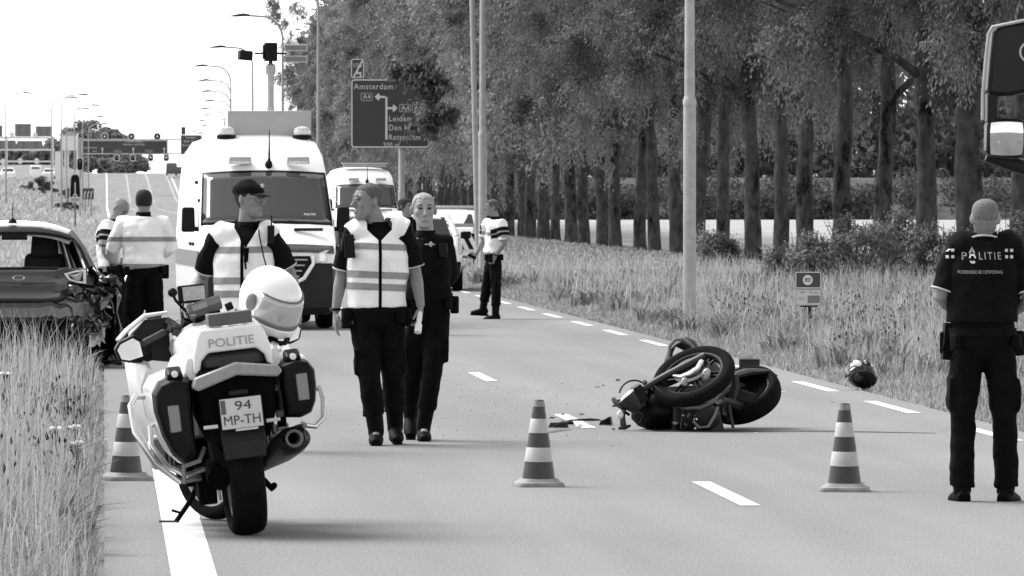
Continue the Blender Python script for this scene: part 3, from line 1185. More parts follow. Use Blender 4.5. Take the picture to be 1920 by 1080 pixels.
A = Anchor(508, 83.0, yaw=R(2.8))
van = A.place(make_van('white high-roofed police van with a grey board and a floodlight mast on its roof'))
van.scale = (.94, 1, 1)
lettering('sticker', 'POLITIE', .035, K['sign_white'], van, (.62, .66, 1.56), w=.17, rot=(R(-42), 0, R(10)))
A2 = Anchor(690, 190.0, yaw=R(2))
van2 = A2.place(make_van('white police van with a flat light bar, farther off behind the walking officers', sign=False))


# ---- passenger cars -------------------------------------------------------------
def car_body(parent, paint, L=4.25, w=.90, zt=1.52, rear_open=False):
    """hatchback; origin under the rear bumper, y towards its nose"""
    secs = [(0.0, .36, .70, .80), (.06, .28, .82, .86), (.16, .24, .98, .89), (.30, .22, 1.05, .90), (.9, .22, 1.02, .905), (2.2, .22, .98, .905), (3.0, .22, .98, .90), (3.7, .24, .88, .88), (4.1, .28, .76, .82), (L, .36, .62, .70)]
    mb = MB()
    rings = []
    for y, zb, zt_, k in secs:
        half = [(k * .80, zb), (k * .95, zb + .08), (k, zb + (zt_ - zb) * .35), (k * 1.0, zb + (zt_ - zb) * .6), (k * .985, zb + (zt_ - zb) * .88), (k * .93, zt_), (k * .6, zt_ + .012), (k * .2, zt_ + .016)]
        rings.append([Vector((x, y, z)) for x, z in half] + [Vector((-x, y, z)) for x, z in half[::-1]])
    mb.loft(rings, True)
    return mb.build('body', paint, parent, 35)


def car_top(parent, paint, zt=1.52, w=.90, roof=None):
    """roof slab, pillars and side glass, left open inside so one can look through"""
    mb = MB()
    rings = []
    for y, z, k in ((.52, zt - .10, .60), (.60, zt - .055, .635), (.9, zt - .01, .655), (1.5, zt + .01, .66), (2.1, zt - .02, .645), (2.4, zt - .08, .62)):
        up = [Vector((k * f, y, z - .09 * abs(f) ** 3.2)) for f in np.linspace(-1, 1, 13)]
        dn = [Vector((k * f * .97, y, z - .09 * abs(f) ** 3.2 - .05)) for f in np.linspace(1, -1, 13)]
        rings.append(up + dn)
    mb.loft(rings, True)
    mb.build('roof', roof or paint, parent, 40)
    for sx in (-1, 1):
        mb = MB()
        mb.tube([(sx * .80, .18, 1.02), (sx * .72, .36, 1.24), (sx * .62, .58, zt - .13)], [(.10, .05), (.075, .045), (.06, .04)], 8, up=(0, 1, 0))
        mb.build('rear_pillar', paint, parent, 50)
        mb = MB()
        mb.tube([(sx * .80, 3.05, .98), (sx * .62, 2.38, zt - .12)], .035, 6)
        mb.tube([(sx * .83, 1.75, .98), (sx * .63, 1.65, zt - .1)], .035, 6)
        mb.build('front_pillar', paint, parent, 50)
        mb = MB()
        for y0, y1 in ((.50, 1.7), (1.78, 2.9)):
            ya, yb = y0 + .16, (y1 if y1 < 2 else 2.38)
            mb.add([(sx * .835, y0, 1.0), (sx * .835, y1, .98), (sx * .655, yb, zt - .13), (sx * .655, ya, zt - .13)], [(0, 1, 2, 3)])
        mb.build('side_window', K['glass_dark'], parent)


wr = Anchor(34, 64.6, yaw=R(5.5))
car = wr.place(thing('crashed_car', 'dark hatchback with a smashed rear corner and no rear window, in the tall grass', 'car'))
cbody = car_body(car, K['paint_dark'])
bm = bmesh.new()      # the rear right corner is torn open
bm.from_mesh(cbody.data)
bmesh.ops.subdivide_edges(bm, edges=[e for e in bm.edges if all(v.co.x > .3 and v.co.y < 1.0 for v in e.verts)], cuts=2, use_grid_fill=True)
bmesh.ops.delete(bm, geom=[f for f in bm.faces if f.calc_center_median().x > .66 and f.calc_center_median().y < .42 and .26 < f.calc_center_median().z < .90], context='FACES')
bm.to_mesh(cbody.data)
bm.free()
K['roof_sky_tone'] = mat('roof_sky_reflection', 0.34, 0.25, coat=1.0, var=0.1, vscale=4)  # pale base colour stands in for sky reflected on the dark roof
car_top(car, K['paint_dark'], 1.54, roof=K['roof_sky_tone'])
mb = MB()      # rear spoiler
rings = []
for y, z0 in ((.44, 1.42), (.50, 1.45), (.62, 1.475)):
    rings.append([Vector((.60 * f, y + .06 * f * f, z0 - .07 * abs(f) ** 3 + .018)) for f in np.linspace(-1, 1, 13)] + [Vector((.60 * f, y + .06 * f * f, z0 - .07 * abs(f) ** 3 - .012)) for f in np.linspace(1, -1, 13)])
mb.loft(rings, True)
mb.build('spoiler', K['black'], car)
mb = MB()
mb.box((.0, .47, 1.385), (.28, .06, .07), top=(.9, .9))
mb.build('brake_light', K['black'], car, bevel=.015)
mb = MB()      # roof aerial
mb.tube([(0.0, .72, 1.54), (0.0, .68, 1.75)], [.007, .004], 6)
mb.lathe([(.05, 0), (.04, .03), (.012, .06)], (0.0, .72, 1.525), n=12)
mb.build('antenna', K['black'], car)
# hatch with folded panel edges, emblem, tail lights
mb = MB()
vs, fs = [], []
g = np.random.default_rng(4)
nu, nv = 16, 8
for j in range(nv + 1):
    z = .70 + .345 * j / nv
    for i in range(nu + 1):
        x = -.70 + 1.40 * i / nu
        y = .02 + .16 * sstep(.82, 1.05, z) - .035 * math.cos((z - .70) / .345 * PI * 1.0) * .6 + .10 * (x / .7) ** 4
        if x > .38:
            y += .05 * g.normal() * min(1, (x - .38) * 4)
        vs.append((x, float(y) - .03, z + (.012 * g.normal() if x > .4 else 0)))
for j in range(nv):
    for i in range(nu):
        a = j * (nu + 1) + i
        fs.append((a, a + 1, a + nu + 2, a + nu + 1))
mb.add(vs, fs)
ht = mb.build('tailgate', K['paint_dark'], car, 25)
so = ht.modifiers.new('thick', 'SOLIDIFY')
so.thickness = .02
mb = MB()
mb.torus((0.0, -.045, .955), .058, .007, (PI / 2, 0, 0), 28, 8, sq=(1, 1))
em = mb.build('emblem', K['chrome'], car)
em.scale = (1, 1, 1)
for v in em.data.vertices:
    v.co.z = .955 + (v.co.z - .955) * .42
mb = MB()
for (a, b) in (((-.62, .065, 1.045), (.28, .03, 1.055)), ((.05, .0, 1.06), (.42, .06, 1.05))):
    mb.tube([a, b], .014, 6)
mb.build('wiper', K['black'], car)
for sx in (-1, 1):
    pts = [(.47, -.02, 1.00), (.52, -.04, .93), (.62, -.03, .895), (.725, .0, .885), (.725, .02, 1.05), (.60, -.01, 1.035)]
    pts = [(sx * x, y, z) for x, y, z in pts]
    mb = MB()
    b = [(x, y + .08, z) for x, y, z in pts]
    n_ = len(pts)
    mb.add(pts + b, [tuple(range(n_)), tuple(range(2 * n_ - 1, n_ - 1, -1))] + [(i, (i + 1) % n_, n_ + (i + 1) % n_, n_ + i) for i in range(n_)])
    tl = mb.build('tail_light', K['dark'], car)
    c_ = Vector((0, 0, 0))
    for p in pts:
        c_ += Vector(p) / n_
    mb = MB()
    lo = [c_ + (Vector(p) - c_) * .93 + Vector((0, -.012, 0)) for p in pts]
    li = [c_ + (Vector(p) - c_) * .66 + Vector((0, -.012, 0)) for p in pts]
    mb.add(lo + li, [(i, (i + 1) % n_, n_ + (i + 1) % n_, n_ + i) for i in range(n_)])
    mb.build('light_strip', K['lens'], tl)
    mb = MB()
    mid = [c_ + (Vector(p) - c_) * .6 + Vector((0, -.006 + .02 * (i % 2), 0)) for i, p in enumerate(pts)]
    mb.add(mid + [c_ + Vector((0, -.03, 0))], [(i, (i + 1) % n_, n_) for i in range(n_)])
    mb.build('light_core', K['lens_grey'], tl, 0)
mb = MB()      # bumper: upper skin and black lower half
rings = []
for z, y in ((.70, -.02), (.64, -.07), (.54, -.08), (.50, -.05)):
    rings.append([Vector((.88 * f if f < .5 else .44 + .5 * (f - .5), y + .16 * abs(f) ** 3, z + (.02 * math.sin(f * 21) if f > .3 else 0))) for f in np.linspace(-1, 1, 17)] + [Vector((.8 * f if f < .5 else .40 + .48 * (f - .5), y + .14 + .16 * abs(f) ** 3, z)) for f in np.linspace(1, -1, 17)])
mb.loft(rings, True)
bp_ = mb.build('bumper', K['paint_dark'], car, 30)
mb = MB()
mb.box((-.05, .06, .40), (1.4, .16, .22), top=(1.05, 1))
mb.build('lower_bumper', K['matt_black'], bp_, bevel=.03)
# torn quarter panel bulging out to the right
mb = MB()
g = np.random.default_rng(11)
nu, nv = 7, 9
vs, fs = [], []
prof = [(.80, 1.05), (.92, .98), (1.00, .88), (1.06, .74), (1.075, .58), (1.08, .42), (1.085, .26), (1.09, .12), (1.07, .05), (1.02, .03)]
for j, (x, z) in enumerate(prof):
    for i in range(nu + 1):
        y = .02 + i * .12
        k = 1 - i / nu
        vs.append((.88 + (x - .88) * (.25 + .75 * k ** .6) + .030 * g.normal(), y + .035 * g.normal() + (.06 if j > 5 else 0) * (1 - k), z + .014 * g.normal()))
for j in range(len(prof) - 1):
    for i in range(nu):
        a = j * (nu + 1) + i
        fs.append((a, a + 1, a + nu + 2, a + nu + 1))
mb.add(vs, fs)
qp = mb.build('crumpled_panel', K['paint_crumple'], car, 14)
qp['label'] = 'crumpled rear side panel torn away and hanging to the ground'
so = qp.modifiers.new('thick', 'SOLIDIFY')
so.thickness = .016
for (cx, cz, w, h, sd) in ((.70, .80, .30, .16, 31), (.86, .62, .20, .34, 32), (.66, .46, .34, .16, 33), (.95, .90, .22, .18, 34)):
    g2 = np.random.default_rng(sd)
    mb = MB()
    n_ = 5
    vs = [(cx + w * (i / n_ - .5) + .02 * g2.normal(), -.06 + .045 * g2.normal() - .03 * math.sin(i * 1.7), cz + h * (j / n_ - .5) + .018 * g2.normal() - .03 * i / n_) for j in range(n_ + 1) for i in range(n_ + 1)]
    fs = [(j * 6 + i, j * 6 + i + 1, j * 6 + i + 7, j * 6 + i + 6) for j in range(n_) for i in range(n_) if g2.random() > .08]
    mb.add(vs, fs)
    o = mb.build('torn_panel', K['paint_crumple'], car, 10)
    so = o.modifiers.new('thick', 'SOLIDIFY')
    so.thickness = .008
mb = MB()      # dark torn opening and bent metal inside
mb.box((.74, .34, .60), (.34, .30, .62), (0, R(8), 0))
mb.build('wheel_well', K['interior'], car, bevel=.05)
mb = MB()
for k in range(9):
    p = Vector((.70 + .26 * g.random(), .0, .55 + .4 * g.random()))
    q = p + Vector((.10 * g.normal(), .02, -.16 - .14 * g.random()))
    mb.tube([p, (p + q) / 2 + Vector((.03 * g.normal(), -.02, 0)), q], .010 + .008 * g.random(), 5, flat=(1, .5))
mb.build('bent_metal', K['mid'], car, 0)
mb = MB()
vs, fs = [], []
for j in range(6):
    for i in range(6):
        vs.append((.75 + .15 * i / 5 + .008 * g.normal() + .02 * j / 5, -.03 + .02 * g.normal(), .24 + .22 * j / 5 + .008 * g.normal() - .02 * i / 5))
for j in range(5):
    for i in range(5):
        if (j == 4 and i < 3) or (j == 3 and i < 1) or (j == 0 and i > 3):
            continue
        a = j * 6 + i
        fs.append((a, a + 1, a + 7, a + 6))
mb.add(vs, fs)
lin = mb.build('torn_liner', K['lens_grey'], car, 0)
so = lin.modifiers.new('thick', 'SOLIDIFY')
so.thickness = .012
for sx in (-1, 1):
    wheel_parts(car, sx * .80, .72, .33, .21)
    wheel_parts(car, sx * .80, 3.3, .33, .21)
for x in (-.36, .40):      # seats seen through the open window
    mb = MB()
    mb.box((x, 1.35, .95), (.50, .16, .50), (R(-10), 0, 0), top=(.85, .9))
    s_ = mb.build('seat', K['interior'], car, bevel=.06, seg=3)
    mb = MB()
    mb.box((x - .01, 1.28, 1.29), (.31, .12, .28), (R(-6), 0, 0), top=(.84, .8))
    mb.build('headrest', K['interior'], s_, bevel=.06, seg=3)

# white patrol car at the right-hand road edge
pa = Anchor(778, 116.0, yaw=R(-3))
pc = pa.place(thing('patrol_car', 'white patrol car half hidden behind the officer in dark uniform', 'car'))
pcb = MB()
car_body(pc, K['white'])
car_top(pc, K['white'], 1.52)
mb = MB()
mb.add([(-.68, .25, 1.06), (.68, .25, 1.06), (.56, .55, 1.40), (-.56, .55, 1.40)], [(0, 1, 2, 3)])
mb.build('rear_window', K['glass_dark'], pc)
for sx in (-1, 1):
    mb = MB()
    mb.box((sx * .83, .09, .86), (.09, .1, .34), (0, sx * R(-6), sx * R(25)))
    mb.build('tail_light', K['lens'], pc, bevel=.02)
    wheel_parts(pc, sx * .80, .72, .33, .21)
    wheel_parts(pc, sx * .80, 3.3, .33, .21)
    mb = MB()
    mb.box((sx * .98, 2.7, 1.05), (.2, .1, .14))
    mb.build('mirror', K['black'], pc, bevel=.03)
mb = MB()
mb.box((0, .03, .40), (1.70, .14, .32), top=(1.03, 1))
mb.build('bumper', K['black'], pc, bevel=.03)
mb = MB()
for sx in (-1, 1):
    mb.box((sx * .906, 2.0, .80), (.012, 2.8, .16))
mb.build('livery_stripe', K['stripe_dark'], pc)

# road inspector's pickup on the verge
ta = Anchor(842, 146.0, yaw=R(-2))
tt = ta.place(thing('service_truck', 'white service pickup with light bar and striped tailboard beyond the patrol car', 'truck'))
mb = MB()
rings = []
for y, zt, w in ((1.2, 1.0, .86), (1.25, 1.03, .88), (1.7, 1.44, .72), (2.6, 1.46, .70), (3.2, 1.02, .86), (4.6, .9, .84)):
    half = [(w, .3), (w * 1.02, .6), (w, zt - .06), (w * .92, zt), (w * .4, zt + .02)]
    rings.append([Vector((x, y, z)) for x, z in half] + [Vector((-x, y, z)) for x, z in half[::-1]])
mb.loft(rings)
mb.build('cab', K['white'], tt, 30)
mb = MB()
mb.add([(-.64, 1.26, 1.06), (.64, 1.26, 1.06), (.58, 1.60, 1.36), (-.58, 1.60, 1.36)], [(0, 1, 2, 3)])
mb.build('rear_window', K['glass_dark'], tt)
mb = MB()
mb.box((0, .62, .62), (1.8, 1.2, .5))
mb.build('load_bed', K['white'], tt, bevel=.03)
mb = MB()
mb.box((0.06, 2.0, 1.53), (1.30, .28, .07))
mb.build('light_bar', K['grey_panel'], tt, bevel=.02)
mb = MB()
mb.box((0.05, .06, 1.10), (1.56, .05, .09))
for x in (-.6, .6):
    mb.box((x, .06, .98), (.05, .04, .24))
mb.build('tail_beam', K['steel'], tt)
tb = MB()
tb.box((0, -.02, .72), (1.62, .04, .40))
tbo = tb.build('tailboard', K['white'], tt)
mb = MB()
for k in range(-4, 5):
    x = k * .22
    pts = [(x - .15, .53), (x - .04, .53), (x + .15, .91), (x + .04, .91)] if k > -9 else []
    pts = [(min(.80, max(-.80, -a)), b) for a, b in pts][::-1]
    if abs(pts[0][0] - pts[1][0]) < .02:
        continue
    mb.prism(pts, .008, Matrix(((1, 0, 0, 0), (0, 0, 1, -.05), (0, 1, 0, 0), (0, 0, 0, 1))))
mb.build('warning_stripe', K['black'], tbo)
for sx in (-1, 1):
    mb = MB()
    mb.box((sx * .84, -.03, 1.02), (.10, .06, .12))
    mb.build('tail_lamp', K['black'], tt, bevel=.02)
    wheel_parts(tt, sx * .78, .7, .34, .22)
    wheel_parts(tt, sx * .78, 3.7, .34, .22)
    mb = MB()
    mb.box((sx * .98, 2.9, 1.15), (.16, .08, .2))
    mb.build('mirror', K['black'], tt, bevel=.02)

# far cars, seen small
def far_car(px, d, py, label, paint, kind='car', s=1.0, name='parked_car'):
    x, y = at(px, d)
    t = thing(name, label, kind, (x, y, zof(py, d)))
    mb = MB()
    rings = []
    tall = kind == 'van'
    for yy, zt, w in (((0, 1.0, .82), (.1, 1.9, .86), (.3, 2.05, .84), (3.2, 2.05, .84), (3.8, 1.2, .9), (4.6, .95, .8)) if tall else ((0, .8, .8), (.2, 1.0, .88), (.8, 1.42, .66), (2.2, 1.46, .66), (3.0, 1.0, .86), (4.1, .75, .78))):
        half = [(.84, .28), (.9, .5), (.9, min(.9, zt * .8)), (w, zt - .1), (w * .9, zt)]
        rings.append([Vector((a, yy, z)) for a, z in half] + [Vector((-a, yy, z)) for a, z in half[::-1]])
    mb.loft(rings)
    mb.build('body', paint, t)
    mb = MB()
    z0, z1 = (1.15, 1.75) if tall else (1.02, 1.36)
    y0, y1 = (.03, .07) if tall else (.18, .66)
    mb.add([(-.68, y0, z0), (.68, y0, z0), (.6, y1, z1), (-.6, y1, z1)], [(0, 1, 2, 3)])
    mb.build('rear_window', K['glass_dark'], t)
    for sx in (-1, 1):
        for yy in (.7, 3.3):
            mb = MB()
            mb.lathe([(.32, -.1), (.32, .1)], (sx * .78, yy, .32), (0, PI / 2, 0), 14)
            mb.build('wheel', K['tyre'], t)
    t.scale = (s, s, s)
    return t


far_car(322, 1000, 329, 'dark van driving over the rise of the road far off', K['stripe_dark'], 'van', name='moving_van')
far_car(339, 1012, 329, 'small dark car just right of the far dark van', K['stripe_dark'], name='moving_car')
far_car(15, 820, 337, 'white car at the far left edge, seen above the grass', K['white'], s=1.1)
far_car(67, 830, 334, 'white estate car standing second from the left in the far row', K['white'], 'van', s=.85)
far_car(92, 835, 335, 'pale low car right of the far white estate car', K['white'], s=.95)
# ------------------------------------------------------------------ police motorcycle
def moto_tyre(parent, c, r, w, rot=(0, 0, 0), spokes=10, name='wheel', rimm=None):
    mb = MB()
    prof = [(r * .735, -w * .36), (r * .80, -w * .48), (r * .88, -w * .50), (r * .945, -w * .42), (r * .985, -w * .24), (r, 0), (r * .985, w * .24), (r * .945, w * .42), (r * .88, w * .50), (r * .80, w * .48), (r * .735, w * .36)]
    mb.lathe(prof, (0, 0, 0), (0, PI / 2, 0), 48, cap=False)
    t = mb.build(name, K['tyre'], parent, 50)
    t.location = c
    t.rotation_euler = rot
    mb = MB()
    mb.lathe([(r * .74, -w * .36), (r * .69, -w * .33), (r * .66, -w * .2), (r * .66, w * .2), (r * .69, w * .33), (r * .74, w * .36)], (0, 0, 0), (0, PI / 2, 0), 48, cap=False)
    for k in range(spokes):
        a = 2 * PI * k / spokes
        b = a + .16 * (1 if k % 2 else -1)
        mb.tube([(0, math.cos(a) * r * .16, math.sin(a) * r * .16), (0, math.cos(b) * r * .68, math.sin(b) * r * .68)], [.016, .011], 6)
    mb.lathe([(r * .17, -w * .3), (r * .2, -w * .1), (r * .2, w * .1), (r * .17, w * .3)], (0, 0, 0), (0, PI / 2, 0), 20)
    mb.build('rim', rimm or K['rim'], t)
    return t


K['bike_white'] = mat('white_fairing', 0.72, 0.3, coat=0.5, var=0.06, vscale=5)
K['soft_black'] = mat('seat_vinyl', 0.018, 0.55, var=0.25, vscale=8, bump=0.1)
K['box_grey'] = mat('grey_box', 0.075, 0.5, var=0.1)
K['tail_lens'] = mat('tail_lamp_lens', 0.24, 0.2, spec=0.5, coat=0.4, var=0.12, vscale=25)
K['scuffed2'] = mat('silencer_metal', 0.012, 0.4, metal=0.3, var=0.3)
K['plate'] = mat('number_plate', 0.50, 0.4, var=0.04)
K['reflector'] = mat('dull_reflector', 0.13, 0.3, coat=0.4)
K['letter_grey'] = mat('grey_letters', 0.30, 0.4)
K['letter_dark'] = mat('dark_letters', 0.03, 0.5)

BA = Anchor(466, 33.0, yaw=R(4.5), lean=R(-6.5))
bike = BA.place(thing('police_motorcycle', 'white and black police motorcycle parked on its side stand, seen from behind', 'motorcycle'))
P_ = BA.L
moto_tyre(bike, (0, 0, .315), .318, .19, name='rear_wheel')
moto_tyre(bike, (-.01, 1.49, .305), .30, .13, (0, 0, R(33)), name='front_wheel')
mb = MB()      # front mudguard and fork legs
mb.torus((0, 0, 0), .31, .05, (0, PI / 2, 0), 16, 8, sq=(.25, 1.5), arc=(R(150), R(275)))
fg = mb.build('front_mudguard', K['bike_white'], bike)
fg.location, fg.rotation_euler = (-.01, 1.49, .305), (0, 0, R(33))
mb = MB()
for sx in (-1, 1):
    mb.tube([(sx * .10, 1.48, .30), (sx * .11, 1.22, .95)], .028, 10)
mb.build('fork', K['silver'], bike)
mb = MB()      # engine block, boxer cylinders, gearbox
mb.box((0, .95, .46), (.36, .62, .40), top=(.8, .8))
mb.box((0, .45, .45), (.26, .5, .34))
mb.build('engine', K['dark'], bike, bevel=.04)
for sx in (-1, 1):
    mb = MB()
    for k in range(5):
        mb.box((sx * (.21 + .022 * k), 1.05, .44), (.012, .24, .2))
    mb.box((sx * .35, 1.05, .44), (.07, .22, .17), top=(.9, .9))
    mb.build('cylinder', K['mid'], bike, bevel=.012)
mb = MB()      # swing arm with shaft drive
mb.tube([(-.10, .62, .42), (-.125, .15, .33), (-.125, -.02, .32)], [.05, .055, .065], 10)
mb.build('swing_arm', K['matt_black'], bike)
mb = MB()
mb.tube([(.11, .35, .42), (.12, .05, .62), (.12, -.02, .78)], .03, 8)
mb.box((-.17, .42, .30), (.10, .36, .18), (R(15), 0, 0))
mb.box((-.20, .55, .40), (.14, .3, .26))
mb.build('rear_frame', K['matt_black'], bike, bevel=.02)
# silencer on the right
mb = MB()
mb.tube([(.17, .85, .30), (.23, .55, .36), (.262, .30, .42), (.272, -.02, .47), (.277, -.20, .492), (.278, -.235, .495)], [(.03, .03), (.045, .05), (.072, .09), (.078, .105), (.068, .095), (.04, .06)], 18, cap=False)
ex = mb.build('silencer', K['scuffed2'], bike)
mb = MB()
mb.lathe([(.044, .0), (.05, .012), (.044, .02), (.034, .012), (.030, -.12)], (.278, -.232, .498), (PI / 2, 0, 0), 18, cap=False)
mb.build('exhaust_tip', K['mid'], ex)
mb = MB()
mb.tube([(.20, -.03, .515), (.34, -.06, .55), (.345, -.23, .555)], .014, 6)
mb.build('silencer_bracket', K['mid'], ex)
# tail: black core, splash guard, plate, lamp
mb = MB()
rings = []
for y, zb, zt, w in ((-.30, .60, .90, .175), (-.26, .55, .92, .20), (-.05, .52, .95, .215), (.3, .55, .95, .2)):
    rings.append([Vector(p) for p in ((-w * .8, y, zb), (w * .8, y, zb), (w, y, zb + .12), (w, y, zt), (-w, y, zt), (-w, y, zb + .12))])
mb.loft(rings)
mb.build('tail_unit', K['matt_black'], bike, 25, bevel=.015)
mb = MB()
vs = [(-.115, -.31, .61), (.115, -.31, .61), (.118, -.35, .52), (-.118, -.35, .52), (.108, -.35, .43), (-.108, -.35, .43)]
mb.add(vs + [(x, y + .03, z) for x, y, z in vs], [(0, 3, 2, 1), (3, 5, 4, 2), (6, 7, 8, 9), (9, 8, 10, 11), (0, 1, 7, 6), (5, 11, 10, 4), (1, 2, 8, 7), (2, 4, 10, 8), (0, 6, 9, 3), (3, 9, 11, 5)])
mb.build('splash_guard', K['dark'], bike, 0, bevel=.006)
mb = MB()
mb.box((.0, -.36, .672), (.236, .018, .18))
ph = mb.build('plate_holder', K['black'], bike, bevel=.006)
mb = MB()
mb.box((.0, -.374, .675), (.222, .006, .162))
mb.build('number_plate', K['plate'], ph, bevel=.003)
mb = MB()
mb.box((-.095, -.3785, .712), (.026, .003, .075))
mb.build('plate_band', K['box_grey'], ph)
lettering('plate_letters', '94', .048, K['letter_dark'], ph, (.012, -.3775, .712), w=.088, bold=.004)
lettering('plate_letters', 'MP-TH', .050, K['letter_dark'], ph, (.0, -.3775, .636), w=.196, bold=.004)
mb = MB()
mb.box((0.02, -.372, .586), (.12, .012, .012))
mb.build('plate_lamp', K['plate'], ph)
for sx in (-1, 1):
    mb = MB()
    mb.tube([(sx * .205, -.33, .615), (sx * .13, -.345, .615)], .010, 6)
    mb.build('tail_bar', K['plate'], bike)
mb = MB()
mb.prism([(-.245, .835), (-.225, .885), (0.0, .945), (.225, .905), (.245, .87), (.215, .842), (.0, .875), (-.215, .812)], .10, Matrix(((1, 0, 0, 0), (0, 0, 1, -.37), (0, 1, 0, 0), (0, 0, 0, 1))))
mb.build('tail_light', K['tail_lens'], bike, 30, bevel=.012)
mb = MB()
mb.box((.0, -.315, .78), (.105, .02, .032))
mb.build('rear_reflector', K['dark'], bike, bevel=.008)
# tail box with lettering: an arch over a dark hollow
mb = MB()
outer = [(-.215, .90), (-.21, 1.0), (-.185, 1.09), (-.16, 1.135), (.16, 1.135), (.185, 1.09), (.21, 1.0), (.215, .90), (.185, .90), (.17, .965), (.13, 1.005), (-.13, 1.005), (-.17, .965), (-.185, .90)]
mb.prism(outer, .46, Matrix(((1, 0, 0, 0), (0, 0, 1, -.26), (0, 1, 0, 0), (0, 0, 0, 1))))
tb = mb.build('tail_box', K['bike_white'], bike, 25, bevel=.015, seg=3)
lettering('lettering', 'POLITIE', .046, K['letter_grey'], tb, (.0, -.263, 1.052), w=.245, bold=.012)
mb = MB()
mb.box((0, -.02, .95), (.34, .42, .10))
mb.build('luggage_rack', K['soft_black'], bike, bevel=.03)
mb = MB()
mb.box((.01, -.16, 1.175), (.235, .16, .068))
mb.build('equipment_box', K['box_grey'], bike, bevel=.006)
mb = MB()      # rider seat and tank
rings = []
for y, z, w, h in ((.18, .93, .15, .10), (.35, .90, .17, .10), (.6, .86, .16, .09), (.78, .90, .13, .1)):
    rings.append([Vector((w * math.cos(a), y, z + h * math.sin(a))) for a in (2 * PI * k / 14 for k in range(14))])
mb.loft(rings)
mb.build('seat', K['soft_black'], bike)
mb = MB()
rings = []
for y, z, w, h in ((.72, .90, .15, .12), (.9, .97, .20, .14), (1.1, 1.0, .22, .14), (1.25, 1.0, .16, .1)):
    rings.append([Vector((w * math.cos(a), y, z + h * math.sin(a))) for a in (2 * PI * k / 16 for k in range(16))])
mb.loft(rings)
mb.build('fuel_tank', K['bike_white'], bike)
for sx in (-1, 1):
    mb = MB()      # white side cover under the seat
    rings = []
    for y, x, z, w, h in ((-.2, .225, .93, .03, .06), (.05, .25, .93, .05, .09), (.35, .25, .88, .06, .12), (.7, .24, .84, .05, .12)):
        rings.append([Vector((sx * (x + w * math.cos(a)), y, z + h * math.sin(a))) for a in (2 * PI * k / 12 for k in range(12))])
    mb.loft(rings)
    mb.build('side_cover', K['bike_white'], bike)
    # pannier: white shell, black lid, latch, reflector
    out = [(.235, .90), (.33, .925), (.41, .90), (.45, .84), (.45, .74), (.42, .60), (.375, .49), (.32, .43), (.25, .47)] if sx < 0 else [(.235, .92), (.33, .945), (.40, .925), (.435, .87), (.435, .78), (.42, .69), (.39, .63), (.33, .61), (.245, .62)]
    cx, cz = (.34, .68) if sx < 0 else (.335, .78)

    def ring(k, y, dz=0.0):
        return [Vector((sx * (cx + (x - cx) * k), y, cz + (z - cz) * k + dz)) for x, z in out]
    mb = MB()
    mb.loft([ring(.80, -.14), ring(.97, -.13), ring(1.03, -.04), ring(1.05, .12), ring(1.0, .34), ring(.8, .40)])
    pn = mb.build('pannier', K['bike_white'], bike, 25, bevel=.01)
    mb = MB()
    mb.loft([ring(.70, -.285), ring(.86, -.275, -.01), ring(.95, -.235, -.012), ring(.98, -.15, -.012)])
    mb.build('pannier_lid', K['black'], pn, 25, bevel=.008)
    mb = MB()
    mb.box((sx * .32, -.20, .905 if sx < 0 else .925), (.10, .10, .07), (R(25), 0, 0), top=(.8, 1))
    la = mb.build('pannier_latch', K['black'], pn, bevel=.012)
    mb = MB()
    mb.lathe([(.018, 0), (.018, .014), (.01, .018)], (sx * .32, -.245, .915 if sx < 0 else .935), (PI / 2, 0, 0), 14)
    mb.build('latch_button', K['white_dull'], pn)
    mb = MB()
    mb.box((sx * .35, -.286, .68 if sx < 0 else .77), (.062, .012, .145), (R(-2), 0, 0))
    mb.build('pannier_reflector', K['reflector'], pn, bevel=.008)
    # crash bars
    mb = MB()
    if sx > 0:
        mb.tube([(.40, .1, .72), (.475, .05, .74), (.485, .0, .68), (.47, -.04, .58), (.42, -.06, .54), (.34, -.05, .56)], .0155, 10)
        mb.tube([(.22, .1, .50), (.30, .05, .52), (.38, .02, .56)], .013, 8)
    else:
        mb.tube([(sx * .36, .32, .78), (sx * .50, .25, .80), (sx * .545, .12, .76), (sx * .545, .02, .62), (sx * .46, -.04, .44), (sx * .34, -.02, .33), (sx * .22, .1, .33)], .0165, 10)
        mb.tube([(sx * .38, .10, .66), (sx * .46, .02, .64), (sx * .47, -.04, .54), (sx * .40, -.08, .42), (sx * .30, -.06, .36), (sx * .20, .0, .38)], .0145, 10)
    mb.build('crash_bar', K['silver'], bike)
    mb = MB()
    mb.tube([(sx * .20, -.16, .50), (sx * .24, -.24, .44), (sx * .33, -.25, .42), (sx * .32, -.1, .33)], .013, 8)
    if sx < 0:
        mb.build('pannier_rail', K['mid'], bike)
    mb = MB()      # front fairing side: white outer skin, dark inner face
    rings = []
    for y, xa, z0, z1 in ((1.02, .40, .55, .92), (1.2, .455, .50, 1.10), (1.4, .44, .52, 1.15), (1.6, .34, .58, 1.16), (1.78, .17, .66, 1.10)):
        rings.append([Vector((sx * xa * .86, y, z0)), Vector((sx * xa, y, z0 + (z1 - z0) * .3)), Vector((sx * xa * 1.02, y, z0 + (z1 - z0) * .7)), Vector((sx * xa * .9, y, z1)), Vector((sx * (xa * .9 - .03), y, z1 - .02)), Vector((sx * (xa - .05), y, z0 + (z1 - z0) * .6)), Vector((sx * (xa * .86 - .03), y, z0 + .02))])
    mb.loft(rings)
    mb.build('fairing', K['bike_white'], bike, 40)
    mb = MB()
    vs = [(sx * .21, 1.08, .93), (sx * .40, 1.05, .97), (sx * .445, 1.10, 1.09), (sx * .33, 1.16, 1.18), (sx * .20, 1.16, 1.18)]
    vb = [(x, y + .05, z) for x, y, z in vs]
    n_ = 5
